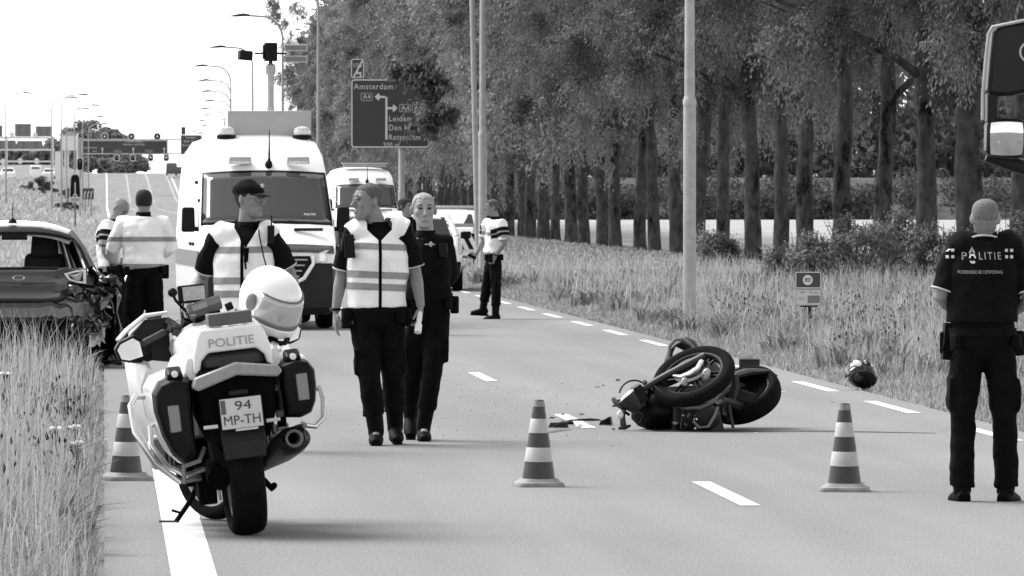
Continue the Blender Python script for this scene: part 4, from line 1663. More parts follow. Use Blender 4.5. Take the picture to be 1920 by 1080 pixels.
    mb.add(vs + vb, [tuple(range(n_)), tuple(range(2 * n_ - 1, n_ - 1, -1))] + [(i, (i + 1) % n_, n_ + (i + 1) % n_, n_ + i) for i in range(n_)])
    mb.build('inner_fairing', K['dark'], bike, 0, bevel=.012)
    mb = MB()
    mb.tube([(sx * .50, 1.07, 1.085), (sx * .44, 1.10, 1.135), (sx * .33, 1.16, 1.20), (sx * .20, 1.17, 1.205)], [(.012, .02), (.014, .022), (.014, .02), (.01, .014)], 8)
    mb.build('fairing_edge', K['bike_white'], bike)
    # mirrors
    mb = MB()
    pg = [(.335, .975), (.35, 1.075), (.41, 1.11), (.495, 1.08), (.525, 1.04), (.505, .975), (.45, .955)]
    mb.prism([(sx * x, z) for x, z in pg], .09, Matrix(((1, 0, 0, 0), (0, 0, 1, 1.02), (0, 1, 0, 0), (0, 0, 0, 1))))
    mb.box((sx * .38, 1.10, 1.0), (.12, .08, .10))
    mi = mb.build('mirror', K['black'], bike, 30, bevel=.012)
    mb = MB()
    pg = [(.375, .985), (.385, 1.065), (.42, 1.09), (.49, 1.065), (.512, 1.035), (.495, .982), (.45, .97)]
    mb.prism([(sx * x, z) for x, z in pg], .004, Matrix(((1, 0, 0, 0), (0, 0, 1, 1.003), (0, 1, 0, 0), (0, 0, 0, 1))))
    mb.build('mirror_glass', K['chrome'], mi, 0)
    # bars and controls
    mb = MB()
    mb.tube([(sx * .05, 1.16, 1.10), (sx * .16, 1.12, 1.12), (sx * .36, .98, 1.06)], .016, 8)
    mb.build('handlebar', K['dark'], bike)
    mb = MB()
    mb.tube([(sx * .24, 1.065, 1.10), (sx * .37, .97, 1.055)], .021, 10)
    mb.tube([(sx * .20, 1.15, 1.11), (sx * .37, 1.06, 1.07)], .008, 6)
    for k in range(4):
        mb.box((sx * (.17 + .02 * (k % 2)), 1.06 + .02 * k, 1.09 + .02 * k), (.045, .05, .035), (.2 * k, .3, .4 * k))
    mb.build('grip', K['soft_black'], bike)
mb = MB()      # cockpit clutter
g = random.Random(3)
for k in range(12):
    mb.box((g.uniform(-.17, .15), 1.12 + g.uniform(-.05, .06), 1.08 + g.uniform(0, .12)), (g.uniform(.03, .07), g.uniform(.03, .06), g.uniform(.02, .05)), (g.uniform(-.5, .5), g.uniform(-.5, .5), g.uniform(-.6, .6)))
mb.build('control_cluster', K['black'], bike, bevel=.005)
mb = MB()
for k in range(7):
    mb.box((g.uniform(-.16, .12), 1.03 + g.uniform(-.01, .01), 1.09 + g.uniform(0, .12)), (.02, .012, .012), (g.uniform(-.5, .5), g.uniform(-.8, .8), 0))
mb.build('switches', K['steel'], bike, bevel=.003)
mb = MB()
mb.box((-.06, 1.08, 1.295), (.155, .035, .10), (R(-12), R(1), 0))
dv = mb.build('display', K['black'], bike, bevel=.008)
mb = MB()
mb.box((-.05, 1.058, 1.297), (.122, .006, .078), (R(-12), R(1), 0))
mb.build('display_glass', K['lens_grey'], dv)
mb = MB()
mb.box((-.0, 1.05, 1.215), (.19, .07, .06), (R(-35), R(-12), 0))
rd = mb.build('radio', K['box_grey'], bike, bevel=.008)
mb = MB()
mb.box((-.03, 1.01, 1.222), (.085, .006, .035), (R(-35), R(-12), 0))
mb.build('radio_display', K['mid'], rd)
mb = MB()
mb.tube([(-.10, 1.08, 1.20), (-.155, 1.06, 1.27), (-.165, 1.05, 1.30)], .009, 6)
mb.ell((-.168, 1.05, 1.315), (.027, .022, .026))
mb.build('microphone', K['black'], bike)
# beacon pole on the right rear, clamps
pb, pt = P_(529, 800, .05), P_(509, 600, .10)
mb = MB()
mb.tube([pb, pt], .026, 12)
bp = mb.build('beacon_pole', K['matt_black'], bike)
for py in (775, 727):
    q = P_(524 if py > 750 else 520, py, -.005)
    mb = MB()
    mb.box(q, (.036, .05, .04), (0, R(6), 0))
    mb.build('pole_clamp', K['steel'], bp, bevel=.008)
# side stand
mb = MB()
mb.tube([P_(375, 905, .5), P_(352, 946, .45), P_(330, 978, .40)], [.019, .015, .014], 8)
mb.tube([P_(352, 946, .45), P_(338, 962, .40), P_(322, 957, .38)], .008, 6)
st = mb.build('side_stand', K['matt_black'], bike)
mb = MB()
a, b = P_(333, 978, .40), P_(298, 978, .40)
mb.tube([a, b], .012, 8, flat=(.5, 1.6))
mb.build('stand_foot', K['dark'], st)
mb = MB()      # foot pegs, exhaust bracket, hoses
for sx in (-1, 1):
    mp_ = MB()
    mp_.tube([(sx * .16, .5, .42), (sx * .30, .52, .40)], .014, 8)
    mp_.build('foot_peg', K['matt_black'], bike)
mb.tube([(.12, .06, .28), (.155, .02, .23), (.165, -.03, .25)], .018, 6)
mb.build('rear_bracket', K['matt_black'], bike)

# ---- white helmet hung on the pole
def make_helmet(t, shell_m, visor_m, trim_m, inner_m, s=1.0):
    """faces +x, z up, centre at origin"""
    mb = MB()
    rings = []
    for i in range(13):
        th = PI * (i + .35) / 13.4
        z = .145 * math.cos(th)
        rr = math.sin(th) ** .8
        ring = []
        for j in range(32):
            a = 2 * PI * j / 32
            fx = .155 if math.cos(a) > 0 else .150
            x, y = fx * rr * math.cos(a), .124 * rr * math.sin(a)
            if z < -.02 and math.cos(a) > .2:
                x += .038 * min(1, (-z - .02) / .08) * math.cos(a)
            if z < -.06:
                x -= .012
            ring.append(Vector((x * s, y * s, z * s)))
        rings.append(ring)
    mb.loft(rings[::-1], True)
    mb.build('shell', shell_m, t, 60)

    def band(z0, z1, a0, a1, off, m, name, nzz=6, na=22):
        mb = MB()
        vs, fs = [], []
        for i in range(nzz + 1):
            z = z0 + (z1 - z0) * i / nzz
            rr = math.sqrt(max(0, 1 - (z / .145) ** 2)) ** .8
            for j in range(na + 1):
                a = a0 + (a1 - a0) * j / na
                x, y = (.155 * rr + off) * math.cos(a), (.124 * rr + off) * math.sin(a)
                if z < -.02 and math.cos(a) > .2:
                    x += .038 * min(1, (-z - .02) / .08) * math.cos(a)
                vs.append((x * s, y * s, z * s))
        for i in range(nzz):
            for j in range(na):
                b = i * (na + 1) + j
                fs.append((b, b + 1, b + na + 2, b + na + 1))
        mb.add(vs, fs)
        o = mb.build(name, m, t, 60)
        so = o.modifiers.new('thick', 'SOLIDIFY')
        so.thickness = .004
        return o
    band(-.045, .07, R(-78), R(78), .006, visor_m, 'visor')
    band(-.056, -.046, R(-80), R(80), .008, trim_m, 'visor_seal', 2)
    band(.070, .077, R(-78), R(78), .007, trim_m, 'visor_edge', 2)
    band(-.125, -.06, R(-75), R(75), .008, shell_m, 'chin_bar')
    for sy in (-1, 1):
        mb = MB()
        mb.ell((-.005 * s, sy * .124 * s, .005 * s), (.030 * s, .010 * s, .042 * s))
        mb.build('visor_hinge', trim_m, t)
    mb = MB()
    mb.box((.185 * s, -.035 * s, -.095 * s), (.014 * s, .03 * s, .03 * s))
    mb.build('chin_vent', inner_m, t, bevel=.004)
    mb = MB()
    mb.ell((0, 0, -.115 * s), (.115 * s, .095 * s, .03 * s))
    mb.build('lining', inner_m, t)


K['helmet_white'] = mat('white_helmet_shell', 0.8, 0.2, coat=0.6)
K['visor_clear'] = mat('clear_visor', 0.40, 0.06, spec=0.9, coat=0.8)
K['visor_dark'] = mat('dark_visor', 0.012, 0.08, spec=0.9)
x, y = at(507, 33.15)
hel = thing('white_helmet', 'white helmet with raised clear visor, hung on the parked police motorcycle', 'helmet', (x, y, zof(562, 33.15)))
make_helmet(hel, K['helmet_white'], K['visor_clear'], K['mid'], K['black'], 1.22)
hel.rotation_euler = (R(8), R(31), R(-40))

# ------------------------------------------------------------------ fallen motorcycle
FA = Anchor(1300, 47.6)
fb = FA.place(thing('fallen_motorcycle', 'black motorcycle lying on its side on the road amid debris', 'motorcycle'))
Q = FA.L
K['bike_rim'] = mat('dark_rim', 0.007, 0.5, metal=0.0, spec=0.12)
K['scuffed'] = mat('scuffed_black', 0.004, 0.5, var=0.5, vscale=12)


def wheel_facing(name, c, r, w, normal, parent, spin=0.0, rimm=None):
    t = moto_tyre(parent, c, r, w, (0, 0, 0), 12, name, rimm)
    q = Vector((1, 0, 0)).rotation_difference(Vector(normal).normalized())
    t.rotation_euler = q.to_euler()
    return t


fwc = Q(1301, 706, -.10)
fw = wheel_facing('front_wheel', fwc, .335, .105, (-.36, -.52, .78), fb, rimm=K['bike_rim'])
rwc = Q(1395, 741, .45)
rw = wheel_facing('rear_wheel', rwc, .30, .17, (-.34, -.50, .79), fb, rimm=K['scuffed'])
mb = MB()      # brake disc and caliper
for k in (0,):
    n_ = Vector((-.36, -.52, .78)).normalized()
    q = n_.to_track_quat('Z', 'Y').to_euler()
    mb.torus(fwc + n_ * .07, .13, .022, q, 36, 6, sq=(1, .12))
mb.build('brake_disc', K['dark'], fb)
mb = MB()
mb.ell(Q(1324, 702, -.22), (.035, .03, .05), (0, R(20), 0))
mb.ell(Q(1284, 716, -.22), (.03, .025, .035))
mb.build('brake_caliper', K['lens_grey'], fb)
mb = MB()      # front mudguard: bright arc inside the ring
mb.tube([Q(1316, 676, -.26), Q(1308, 690, -.28), Q(1293, 700, -.28), Q(1276, 706, -.27), Q(1262, 704, -.25)], [(.012, .034), (.014, .034), (.013, .028), (.011, .02), (.006, .01)], 8)
mb.build('mudguard_stay', K['lens_grey'], fb)
for off in (0, 1):
    mb = MB()
    dz = -.13 if off == 0 else .12
    mb.tube([Q(1322, 668 + 14 * off, dz), Q(1290, 684 + 16 * off, dz), Q(1245, 707 + 14 * off, dz + .02), Q(1190, 738 + 12 * off, dz + .05)], [.034, .036, .031, .027], 12)
    mb.build('fork_leg', K['scuffed'], fb)
mb = MB()
mb.box(Q(1200, 738, 0), (.07, .26, .14), (0, R(-30), 0))
mb.tube([Q(1208, 716, -.1), Q(1220, 736, 0), Q(1196, 765, .05)], .022, 8)
mb.build('fork_bridge', K['black'], fb, bevel=.015)
# headlamp, lying left
hc = Q(1182, 745, -.05)
mb = MB()
ax = Vector((-.62, .12, .78)).normalized()
e_ = ax.to_track_quat('Z', 'Y').to_euler()
mb.lathe([(.02, -.14), (.06, -.12), (.09, -.05), (.096, .0), (.098, .02), (.088, .024)], hc, e_, 24)
hd = mb.build('headlamp', K['scuffed'], fb)
mb = MB()
mb.lathe([(.088, .02), (.07, .034), (.03, .044), (.004, .046)], hc, e_, 24, cap=False)
mb.build('headlamp_glass', K['lens_grey'], hd)
mb = MB()
mb.torus(hc + ax * .02, .094, .006, e_, 28, 6)
mb.build('headlamp_rim', K['silver'], hd)
mb = MB()
mb.torus(Q(1190, 742, 0.02), .12, .007, (R(80), R(20), 0), 20, 6, arc=(0, R(190)))
mb.tube([Q(1205, 735, -.05), Q(1199, 757, -.1), Q(1186, 770, -.1), Q(1176, 766, -.05)], .008, 6)
mb.tube([Q(1160, 750, 0), Q(1168, 770, -.03), Q(1180, 778, 0)], .012, 6)
mb.build('cable', K['dark'], fb)
# bar end, lever and indicator touching the ground on the left
mb = MB()
mb.tube([Q(1182, 757, -.02), Q(1170, 768, -.06), Q(1167, 782, -.08), Q(1169, 803, -.08)], [.016, .018, .022, .026], 8)
mb.tube([Q(1150, 748, .0), Q(1156, 757, -.04), Q(1168, 764, -.06)], [.018, .022, .02], 8)
mb.build('handlebar', K['scuffed'], fb)
mb = MB()
mb.ell(Q(1163, 778, -.11), (.028, .02, .035))
mb.build('indicator', K['lens'], fb)
mb = MB()
mb.tube([Q(1160, 803, -.09), Q(1172, 802, -.1), Q(1182, 798, -.12)], [.012, .016, .01], 6)
mb.build('lever', K['dark'], fb)
# tank and engine mass on the road
mb = MB()
rings = []
for (px, py, dd, a, b) in ((1184, 776, .18, .03, .05), (1197, 770, .2, .12, .15), (1225, 772, .24, .19, .19), (1260, 770, .28, .22, .19), (1300, 768, .32, .20, .19), (1330, 768, .34, .14, .15), (1346, 766, .35, .05, .06)):
    c_ = Q(px, py, dd)
    rings.append([c_ + Vector((0, a * math.cos(t_), b * math.sin(t_) * (1.0 if math.sin(t_) > 0 else .82))) for t_ in (2 * PI * k / 18 for k in range(18))])
mb.loft(rings)
mb.build('fuel_tank', K['black'], fb, 60)
mb = MB()
c_ = Q(1303, 780, .12)
mb.box(c_, (.40, .34, .24), (R(6), R(-4), R(4)), top=(.85, .85))
for k in range(7):
    mb.box(Q(1278 + 4 * k, 784, -.10), (.008, .18, .16), (0, R(8), 0))
mb.lathe([(.10, -.03), (.105, .0), (.09, .03), (.03, .035)], Q(1325, 782, -.10), (R(100), 0, 0), 20)
en = mb.build('engine', K['scuffed'], fb, bevel=.015)
mb = MB()
g = random.Random(8)
for (px, py) in ((1292, 777), (1302, 780), (1303, 786), (1289, 781), (1281, 779), (1285, 796), (1303, 803)):
    mb.box(Q(px, py, -.16), (g.uniform(.02, .05), .02, g.uniform(.012, .03)), (g.uniform(-.5, .5), g.uniform(-.6, .6), 0))
mb.build('engine_bolts', K['silver'], en, bevel=.004)
for pts_ in ([(1271, 762, -.15), (1290, 766, -.22), (1315, 764, -.24), (1340, 752, -.2), (1350, 738, -.1)], [(1300, 790, -.2), (1312, 802, -.24), (1328, 800, -.24), (1340, 780, -.2), (1346, 764, -.1)]):
    mb = MB()
    mb.tube([Q(*p) for p in pts_], .011, 8)
    mb.build('exhaust_pipe', K['mid'], fb)
mb = MB()      # frame tubes between engine and tail
mb.tube([Q(1345, 745, .1), Q(1372, 726, .25), Q(1392, 724, .4)], .03, 8)
mb.tube([Q(1352, 750, .0), Q(1385, 762, .2), Q(1410, 756, .4)], [.03, .045, .03], 8)
mb.tube([Q(1376, 700, .2), Q(1378, 725, .25), Q(1372, 760, .2)], [.03, .05, .02], 8)
mb.build('frame', K['scuffed'], fb)
for pts_ in ([(1222, 720, -.1), (1240, 735, -.2), (1256, 742, -.2), (1275, 752, -.15)], [(1345, 700, .1), (1352, 712, -.05), (1350, 735, -.1), (1338, 752, -.12)], [(1196, 768, -.1), (1206, 780, -.15), (1200, 792, -.12), (1211, 803, -.1)]):
    mb = MB()
    mb.tube([Q(*p) for p in pts_], .007, 6)
    mb.build('hose', K['dark'], fb)
mb = MB()
for (px, py, dd, w, h) in ((1322, 793, -.05, .10, .05), (1296, 797, -.1, .09, .04), (1272, 795, -.05, .08, .05), (1362, 779, .0, .06, .05), (1350, 757, -.05, .07, .04)):
    mb = MB()
    mb.box(Q(px, py, dd), (w, .06, h), (.4, .5 * (px % 3 - 1), .3))
    mb.build('engine_part', K['scuffed'], fb, bevel=.008)
mb = MB()      # stand reaching the ground
mb.tube([Q(1366, 762, .0), Q(1370, 782, -.05), Q(1375, 803, -.06)], [.02, .016, .012], 8)
mb.tube([Q(1356, 768, .05), Q(1360, 784, .0), Q(1366, 788, -.02)], .018, 6)
mb.build('side_stand', K['scuffed'], fb)
mb = MB()      # tail: seat hump standing up behind the wheel
rings = []
for (px, py, dd, a, b) in ((1253, 690, .55, .03, .03), (1254, 668, .58, .055, .06), (1262, 648, .60, .07, .07), (1277, 640, .62, .075, .07), (1293, 648, .62, .07, .07), (1306, 664, .60, .06, .06), (1318, 684, .55, .05, .05)):
    c_ = Q(px, py, dd)
    rings.append([c_ + Vector((b * math.cos(t_) * .6, a * math.sin(t_) * 1.6, b * math.cos(t_) * .6)) for t_ in (2 * PI * k / 12 for k in range(12))])
mb.loft(rings)
mb.build('seat', K['soft_black'], fb, 60)
mb = MB()
rings = []
for (px, py, dd, b) in ((1262, 692, .6, .10), (1272, 668, .62, .12), (1290, 672, .64, .13), (1320, 700, .6, .14), (1345, 725, .5, .12)):
    c_ = Q(px, py, dd)
    rings.append([c_ + Vector((b * math.cos(t_) * .7, .12 * math.sin(t_), b * math.cos(t_) * .6)) for t_ in (2 * PI * k / 12 for k in range(12))])
mb.loft(rings)
mb.build('side_panel', K['scuffed'], fb, 60)
mb = MB()      # dark disc filling the rear wheel, grab rail round the tail
nrw = Vector((-.34, -.50, .79)).normalized()
mb.lathe([(.0, -.05), (.20, -.05), (.21, 0), (.20, .05), (.0, .05)], rwc, nrw.to_track_quat('Z', 'Y').to_euler(), 28)
mb.build('rear_sprocket', K['matt_black'], fb)
mb = MB()
mb.tube([Q(1262, 690, .5), Q(1254, 668, .5), Q(1256, 648, .5), Q(1266, 637, .5), Q(1280, 636, .5), Q(1294, 645, .5), Q(1304, 656, .5)], .014, 8)
mb.build('grab_rail', K['mid'], fb)
mb = MB()      # rear hugger over the wheel
mb.tube([Q(1374, 706, .45), Q(1400, 699, .5), Q(1432, 697, .55), Q(1452, 704, .6)], [(.03, .10), (.035, .12), (.03, .11), (.01, .05)], 10)
mb.build('rear_mudguard', K['black'], fb, 60)
mb = MB()
mb.box(Q(1398, 744, .25), (.16, .06, .09), (0, R(18), R(-10)))
mb.build('number_plate', K['dark'], fb, bevel=.01)
# ------------------------------------------------------------------ lamp posts
def gz(x, y):
    return float(zground(np.float64(x), np.float64(y)))


def lamp_post(label, side=-1, group=None, h=10.0):
    t = thing('lamp_post', label, 'lamp post', group=group)
    mb = MB()
    mb.tube([(0, 0, -.3), (0, 0, 3.1)], [.090, .088], 16)
    mb.tube([(0, 0, 3.1), (0, 0, 3.16), (0, 0, 3.22)], [.094, .094, .074], 16)
    mb.tube([(0, 0, 3.2), (0, 0, h - 1.0)], [.073, .05], 14)
    mb.build('pole', K['steel'], t, 50)
    mb = MB()
    pts = [(0, 0, h - 1.1)] + [(side * (.9 - .9 * math.cos(a)), 0, h - 1.1 + 1.0 * math.sin(a)) for a in (R(15), R(35), R(55), R(75), R(90))] + [(side * 1.6, 0, h - .05)]
    mb.tube(pts, .05, 8)
    mb.build('arm', K['steel'], t, 50)
    mb = MB()
    mb.tube([(side * 1.5, 0, h - .04), (side * 1.75, 0, h - .02), (side * 2.1, 0, h - .06), (side * 2.4, 0, h - .09)], [(.05, .08), (.075, .15), (.06, .14), (.02, .05)], 10)
    mb.build('lantern', K['dark'], t, 50)
    return t


L0 = None
LAMPS = [(1293, 85, 'nearest lamp post, a tall grey pole standing in the right-hand verge', None),
         (905, 131, 'second lamp post, a thick pale pole right of the thin leaning one', None),
         (597, 232, 'lamp post whose slim pole rises past the white van into the sky', None),
         (530, 277, 'lamp post with a curved arm whose lantern is the highest in the sky', None),
         (474, 336, 'lamp post showing just left of the floodlight mast on the van', None),
         (433, 385, 'lamp post with curved arm left of the van roof board, upper of the close pair', None),
         (433, 434, 'lamp post with curved arm just below the upper of the close pair', None)]
for k in range(9):
    LAMPS.append((432 - 5.5 * k + (7 if k % 2 else 0), 480 + 48 * k, 'tiny far lamp post in the distant row left of the van', 'far lamp posts'))
for px, d, lab, grp in LAMPS:
    x, y = at(px, d)
    if L0 is None:
        L0 = lamp_post(lab)
        o = L0
    else:
        o = dup(L0, (0, 0, 0), 0, lab)
    o.location = (x, y, gz(x, y))
    if grp:
        o['group'] = grp
L1 = None
for px, d, lab, grp in ((115, 500, 'left-hand lamp post whose arm points right over the far road', None), (97, 525, 'lamp post at the left with its arm beside the pale gantry tower', None),
                        (11, 540, 'leftmost far pole rising above the sign gantry', None), (140, 560, 'tiny lamp post before the far round trees', 'far left lamp posts'),
                        (155, 640, 'tiny lamp post before the far round trees', 'far left lamp posts'), (166, 700, 'tiny lamp post before the far round trees', 'far left lamp posts'), (125, 600, 'tiny lamp post before the far round trees', 'far left lamp posts')):
    x, y = at(px, d)
    if L1 is None:
        L1 = lamp_post(lab, 1)
        o = L1
    else:
        o = dup(L1, (0, 0, 0), 0, lab)
    o.location = (x, y, gz(x, y))
    if grp:
        o['group'] = grp
x, y = at(897, 140)
t = thing('thin_pole', 'thin leaning metal pole touching the second lamp post on its left', 'pole', (x, y, 0))
mb = MB()
mb.tube([(0, 0, -.3), (-.17, 0, 7.5)], .06, 12)
mb.build('pole', K['steel'], t)
mb = MB()
mb.lathe([(.07, 0), (.07, .05)], (-.0227 * 2.6, 0, 2.6), n=12)
mb.build('clamp', K['steel'], t)

# ------------------------------------------------------------------ direction sign
D = 215.0
sx0, sy0 = at(731, D)
SA = Anchor(753, D)
sg = SA.place(thing('direction_sign', 'large dark direction sign to Amsterdam and Leiden on one post, half under leaves', 'road sign'))
sg.location.z = 0


def rrect(w, h, r, n=5):
    out = []
    for cx, cz, a0 in ((w / 2 - r, h / 2 - r, 0), (-w / 2 + r, h / 2 - r, 90), (-w / 2 + r, -h / 2 + r, 180), (w / 2 - r, -h / 2 + r, 270)):
        out += [(cx + r * math.cos(R(a0 + 90 * i / n)), cz + r * math.sin(R(a0 + 90 * i / n))) for i in range(n + 1)]
    return out


def XZ(c, y):
    return Matrix(((1, 0, 0, c[0]), (0, 0, 1, y), (0, 1, 0, c[2]), (0, 0, 0, 1)))


def panel(name, A, px0, py0, px1, py1, m, parent, y=-.12, th=.04, border=.0, bm_=None, r=.12, dd=0):
    a, b = A.L(px0, py1, dd), A.L(px1, py0, dd)
    w, h = b.x - a.x, b.z - a.z
    c = ((a.x + b.x) / 2, 0, (a.z + b.z) / 2)
    mb = MB()
    mb.prism(rrect(w, h, r), th, XZ(c, y))
    o = mb.build(name, m, parent, 20)
    if border:
        mb = MB()
        e = border * .4
        po, pi = rrect(w - e * 2, h - e * 2, r), rrect(w - e * 2 - border * 2, h - e * 2 - border * 2, max(.02, r - border))
        n = len(po)
        yy = y - .006
        vs = [(c[0] + p[0], yy, c[2] + p[1]) for p in po] + [(c[0] + p[0], yy, c[2] + p[1]) for p in pi]
        mb.add(vs, [(i, (i + 1) % n, n + (i + 1) % n, n + i) for i in range(n)])
        so = mb.build('border', bm_ or K['sign_white'], o, 0).modifiers.new('thick', 'SOLIDIFY')
        so.thickness = .004
    return o


mb = MB()
mb.tube([(0, 0, -.4), (0, 0, 1.9)], .125, 14)
mb.tube([(0, 0, 1.9), (0, 0, 1.98), (0, 0, 5.7)], [.13, .11, .105], 14)
mb.build('post', K['steel'], sg)
pn = panel('sign_panel', SA, 657, 148, 806, 278, K['sign_dark'], sg, -.16, .045, .045)


def sign_text(txt, px0, px1, py, hpx, parent, A=SA, y=-.172, m=None, bold=.004):
    a, b = A.L(px0, py), A.L(px1, py)
    return lettering('lettering', txt, hpx * A.d / FPX, m or K['sign_white'], parent, ((a.x + b.x) / 2, y, a.z), w=b.x - a.x, bold=bold, spacing=1.12)


for txt, a, b, py, h in (('Amsterdam', 663, 736, 163, 10.5), ('Leiden', 729, 769, 223, 10.5), ('Den Haag', 729, 787, 240, 10.5), ('Rotterdam', 729, 788, 258, 10.5), ('300 m', 718, 748, 272, 8.5), ('A4', 680, 694, 182, 8.5), ('A4', 752, 767, 203, 8.5), ('A44', 776, 798, 203, 8.5)):
    sign_text(txt, a, b, py, h, pn)
for a, b, py in ((676, 698, 182), (748, 770, 203), (772, 801, 203)):
    p0, p1 = SA.L(a, py + 7.5), SA.L(b, py - 7.5)
    w, h, c = p1.x - p0.x, p1.z - p0.z, ((p0.x + p1.x) / 2, 0, (p0.z + p1.z) / 2)
    po, pi = rrect(w, h, .06), rrect(w - .05, h - .05, .04)
    n = len(po)
    mb = MB()
    mb.add([(c[0] + p[0], -.171, c[2] + p[1]) for p in po] + [(c[0] + p[0], -.171, c[2] + p[1]) for p in pi], [(i, (i + 1) % n, n + (i + 1) % n, n + i) for i in range(n)])
    mb.build('route_frame', K['lens_grey'], pn, 0)
mb = MB()
for (x0, y0_, x1, y1_) in ((722, 182, 726, 262), (705, 180, 722, 184), (726, 201, 742, 205)):
    p0, p1 = SA.L(x0, y1_), SA.L(x1, y0_)
    mb.prism([(p0.x, p0.z), (p1.x, p0.z), (p1.x, p1.z), (p0.x, p1.z)], .004, XZ((0, 0, 0), -.173))
for pts in ([(702, 182), (709, 175), (712, 178), (708, 182), (712, 186), (709, 189)], [(745, 203), (738, 196), (735, 199), (739, 203), (735, 207), (738, 210)]):
    q = [SA.L(*p) for p in pts]
    mb.prism([(v.x, v.z) for v in q], .0045, XZ((0, 0, 0), -.1745))
mb.build('arrow', K['sign_white'], pn, 0)
sp = panel('small_panel', SA, 657, 110, 683, 147, K['sign_dark'], sg, -.16, .04, .035, r=.06)
sign_text('U5', 662, 672, 123, 8, sp)
sign_text('1', 674, 677, 123, 8, sp)
mb = MB()
for pts in ([(661, 144), (664, 145), (681, 114), (678, 113)], [(665, 137), (671, 133), (671, 141)], [(669, 135.5), (677, 135.5), (677, 145), (674, 145), (674, 138.5), (669, 138.5)]):
    q = [SA.L(*p) for p in pts]
    mb.prism([(v.x, v.z) for v in q], .004, XZ((0, 0, 0), -.172 - .002 * len(mb.v) / 50))
mb.build('arrow', K['sign_white'], sp, 0)
mb = MB()
for px in (670, 793):
    a, b = SA.L(px, 276), SA.L(px, 150)
    mb.box((a.x, -.085, (a.z + b.z) / 2), (.05, .06, b.z - a.z))
for py in (170, 255):
    a, b = SA.L(662, py), SA.L(801, py)
    mb.box(((a.x + b.x) / 2, -.055, a.z), (b.x - a.x, .05, .06))
a = SA.L(670, 130)
mb.box((a.x, -.085, a.z), (.05, .06, .9))
mb.build('bracket', K['steel'], sg, 0)

# ------------------------------------------------------------------ far junction: gantry, signs, signals
GA = Anchor(232, 905)
gz0 = zof(331, 905)
ga = thing('sign_gantry', 'wide dark sign on a gantry over the far road with signal heads on it', 'sign gantry')
ga.location = GA.loc
K['sign_far'] = K['sign_dark']
mb = MB()
for px in (151, 394):
    a, b = GA.L(px, 334), GA.L(px, 258)
    mb.tube([a, b], .16, 8)
for py in (262, 288.5):
    a, b = GA.L(151, py, .3), GA.L(394, py, .3)
    mb.tube([a, b], .11, 8)
mb.build('frame', K['steel'], ga)
gp = panel('sign_panel', GA, 152, 262.5, 315, 289.5, K['sign_dark'], ga, -.3, .12, .10, r=.2)
for txt, a, b, py, h in (('Leimuiden', 237, 267, 265.5, 3.4), ('Alphen a/d Rijn', 231, 272, 271, 3.4), ('Amsterdam', 153.5, 182, 277, 3.2), ('A4', 174, 181, 284, 3)):
    sign_text(txt, a, b, py, h, gp, GA, -.31)
mb = MB()
for px in (192, 250, 308):
    for pts in ([(px - .8, 288), (px + .8, 288), (px + .8, 279), (px - .8, 279)], [(px - 2.6, 280), (px + 2.6, 280), (px, 276)]):
        q = [GA.L(*p) for p in pts]
        mb.prism([(v.x, v.z) for v in q], .01, XZ((0, 0, 0), -.32 - .01 * (len(pts) == 3)))
mb.build('arrow', K['sign_white'], gp, 0)
for px in (221, 279):
    panel('route_panel', GA, px - 7.5, 280.5, px + 7.5, 288.5, K['grey_sign'] if 'grey_sign' in K else K['mid'], gp, -.33, .02, r=.15)
for px, py in ((196.5, 256), (246.5, 256), (295, 256), (219, 296), (249, 296), (282.5, 296), (312, 296)):
    up_ = py < 260
    mb = MB()
    c = GA.L(px, py)
    hw, hh = (.42, .42) if up_ else (.32, .42)
    mb.prism(rrect(hw * 2, hh * 2, hw * .95), .1, XZ(c, -.55))
    sh_ = mb.build('signal_head', K['black'], ga, 0)
    mb = MB()
    po, pi = rrect(hw * 2 + .22, hh * 2 + .22, hw), rrect(hw * 2, hh * 2, hw * .95)
    n = len(po)
    mb.add([(c[0] + p[0], -.53, c[2] + p[1]) for p in po] + [(c[0] + p[0], -.53, c[2] + p[1]) for p in pi], [(i, (i + 1) % n, n + (i + 1) % n, n + i) for i in range(n)])
    mb.build('signal_rim', K['sign_white'], sh_, 0)
    mb = MB()
    mb.lathe([(.17, 0), (.15, .04)], (c[0], -.57, c[2] + (.0 if up_ else .06)), (PI / 2, 0, 0), 12)
    mb.build('signal_lens', K['white_dull'] if px in (196.5, 246.5, 295, 282.5, 312) else K['mid'], sh_, 0)
GB = Anchor(358, 900)
gb = GB.place(thing('exit_sign', 'dark far sign to Leiden with a slim panel above its left corner', 'road sign'))
mb = MB()
for px in (346, 370):
    mb.tube([GB.L(px, 332), GB.L(px, 262)], .1, 8)
mb.build('post', K['steel'], gb)
p1_ = panel('sign_panel', GB, 338.5, 253, 379, 290, K['sign_dark'], gb, -.25, .1, .08, r=.15)
panel('small_panel', GB, 340, 238, 348, 252.5, K['sign_dark'], gb, -.25, .1, r=.05)
for txt, a, b, py, h in (('Leiden', 349, 367, 258, 4), ('Den Haag', 345, 372, 265, 4), ('Rotterdam', 343, 375, 272.5, 4), ('A4', 346, 354, 285, 3.5)):
    sign_text(txt, a, b, py, h, p1_, GB, -.265)
mb = MB()
q = [GB.L(*p) for p in ((356, 289), (358.5, 289), (359, 282), (362, 280), (362.5, 282), (366, 278), (360.5, 275.5), (361.2, 277.7), (357, 280))]
mb.prism([(v.x, v.z) for v in q], .01, XZ((0, 0, 0), -.27))
mb.build('arrow', K['sign_white'], p1_, 0)

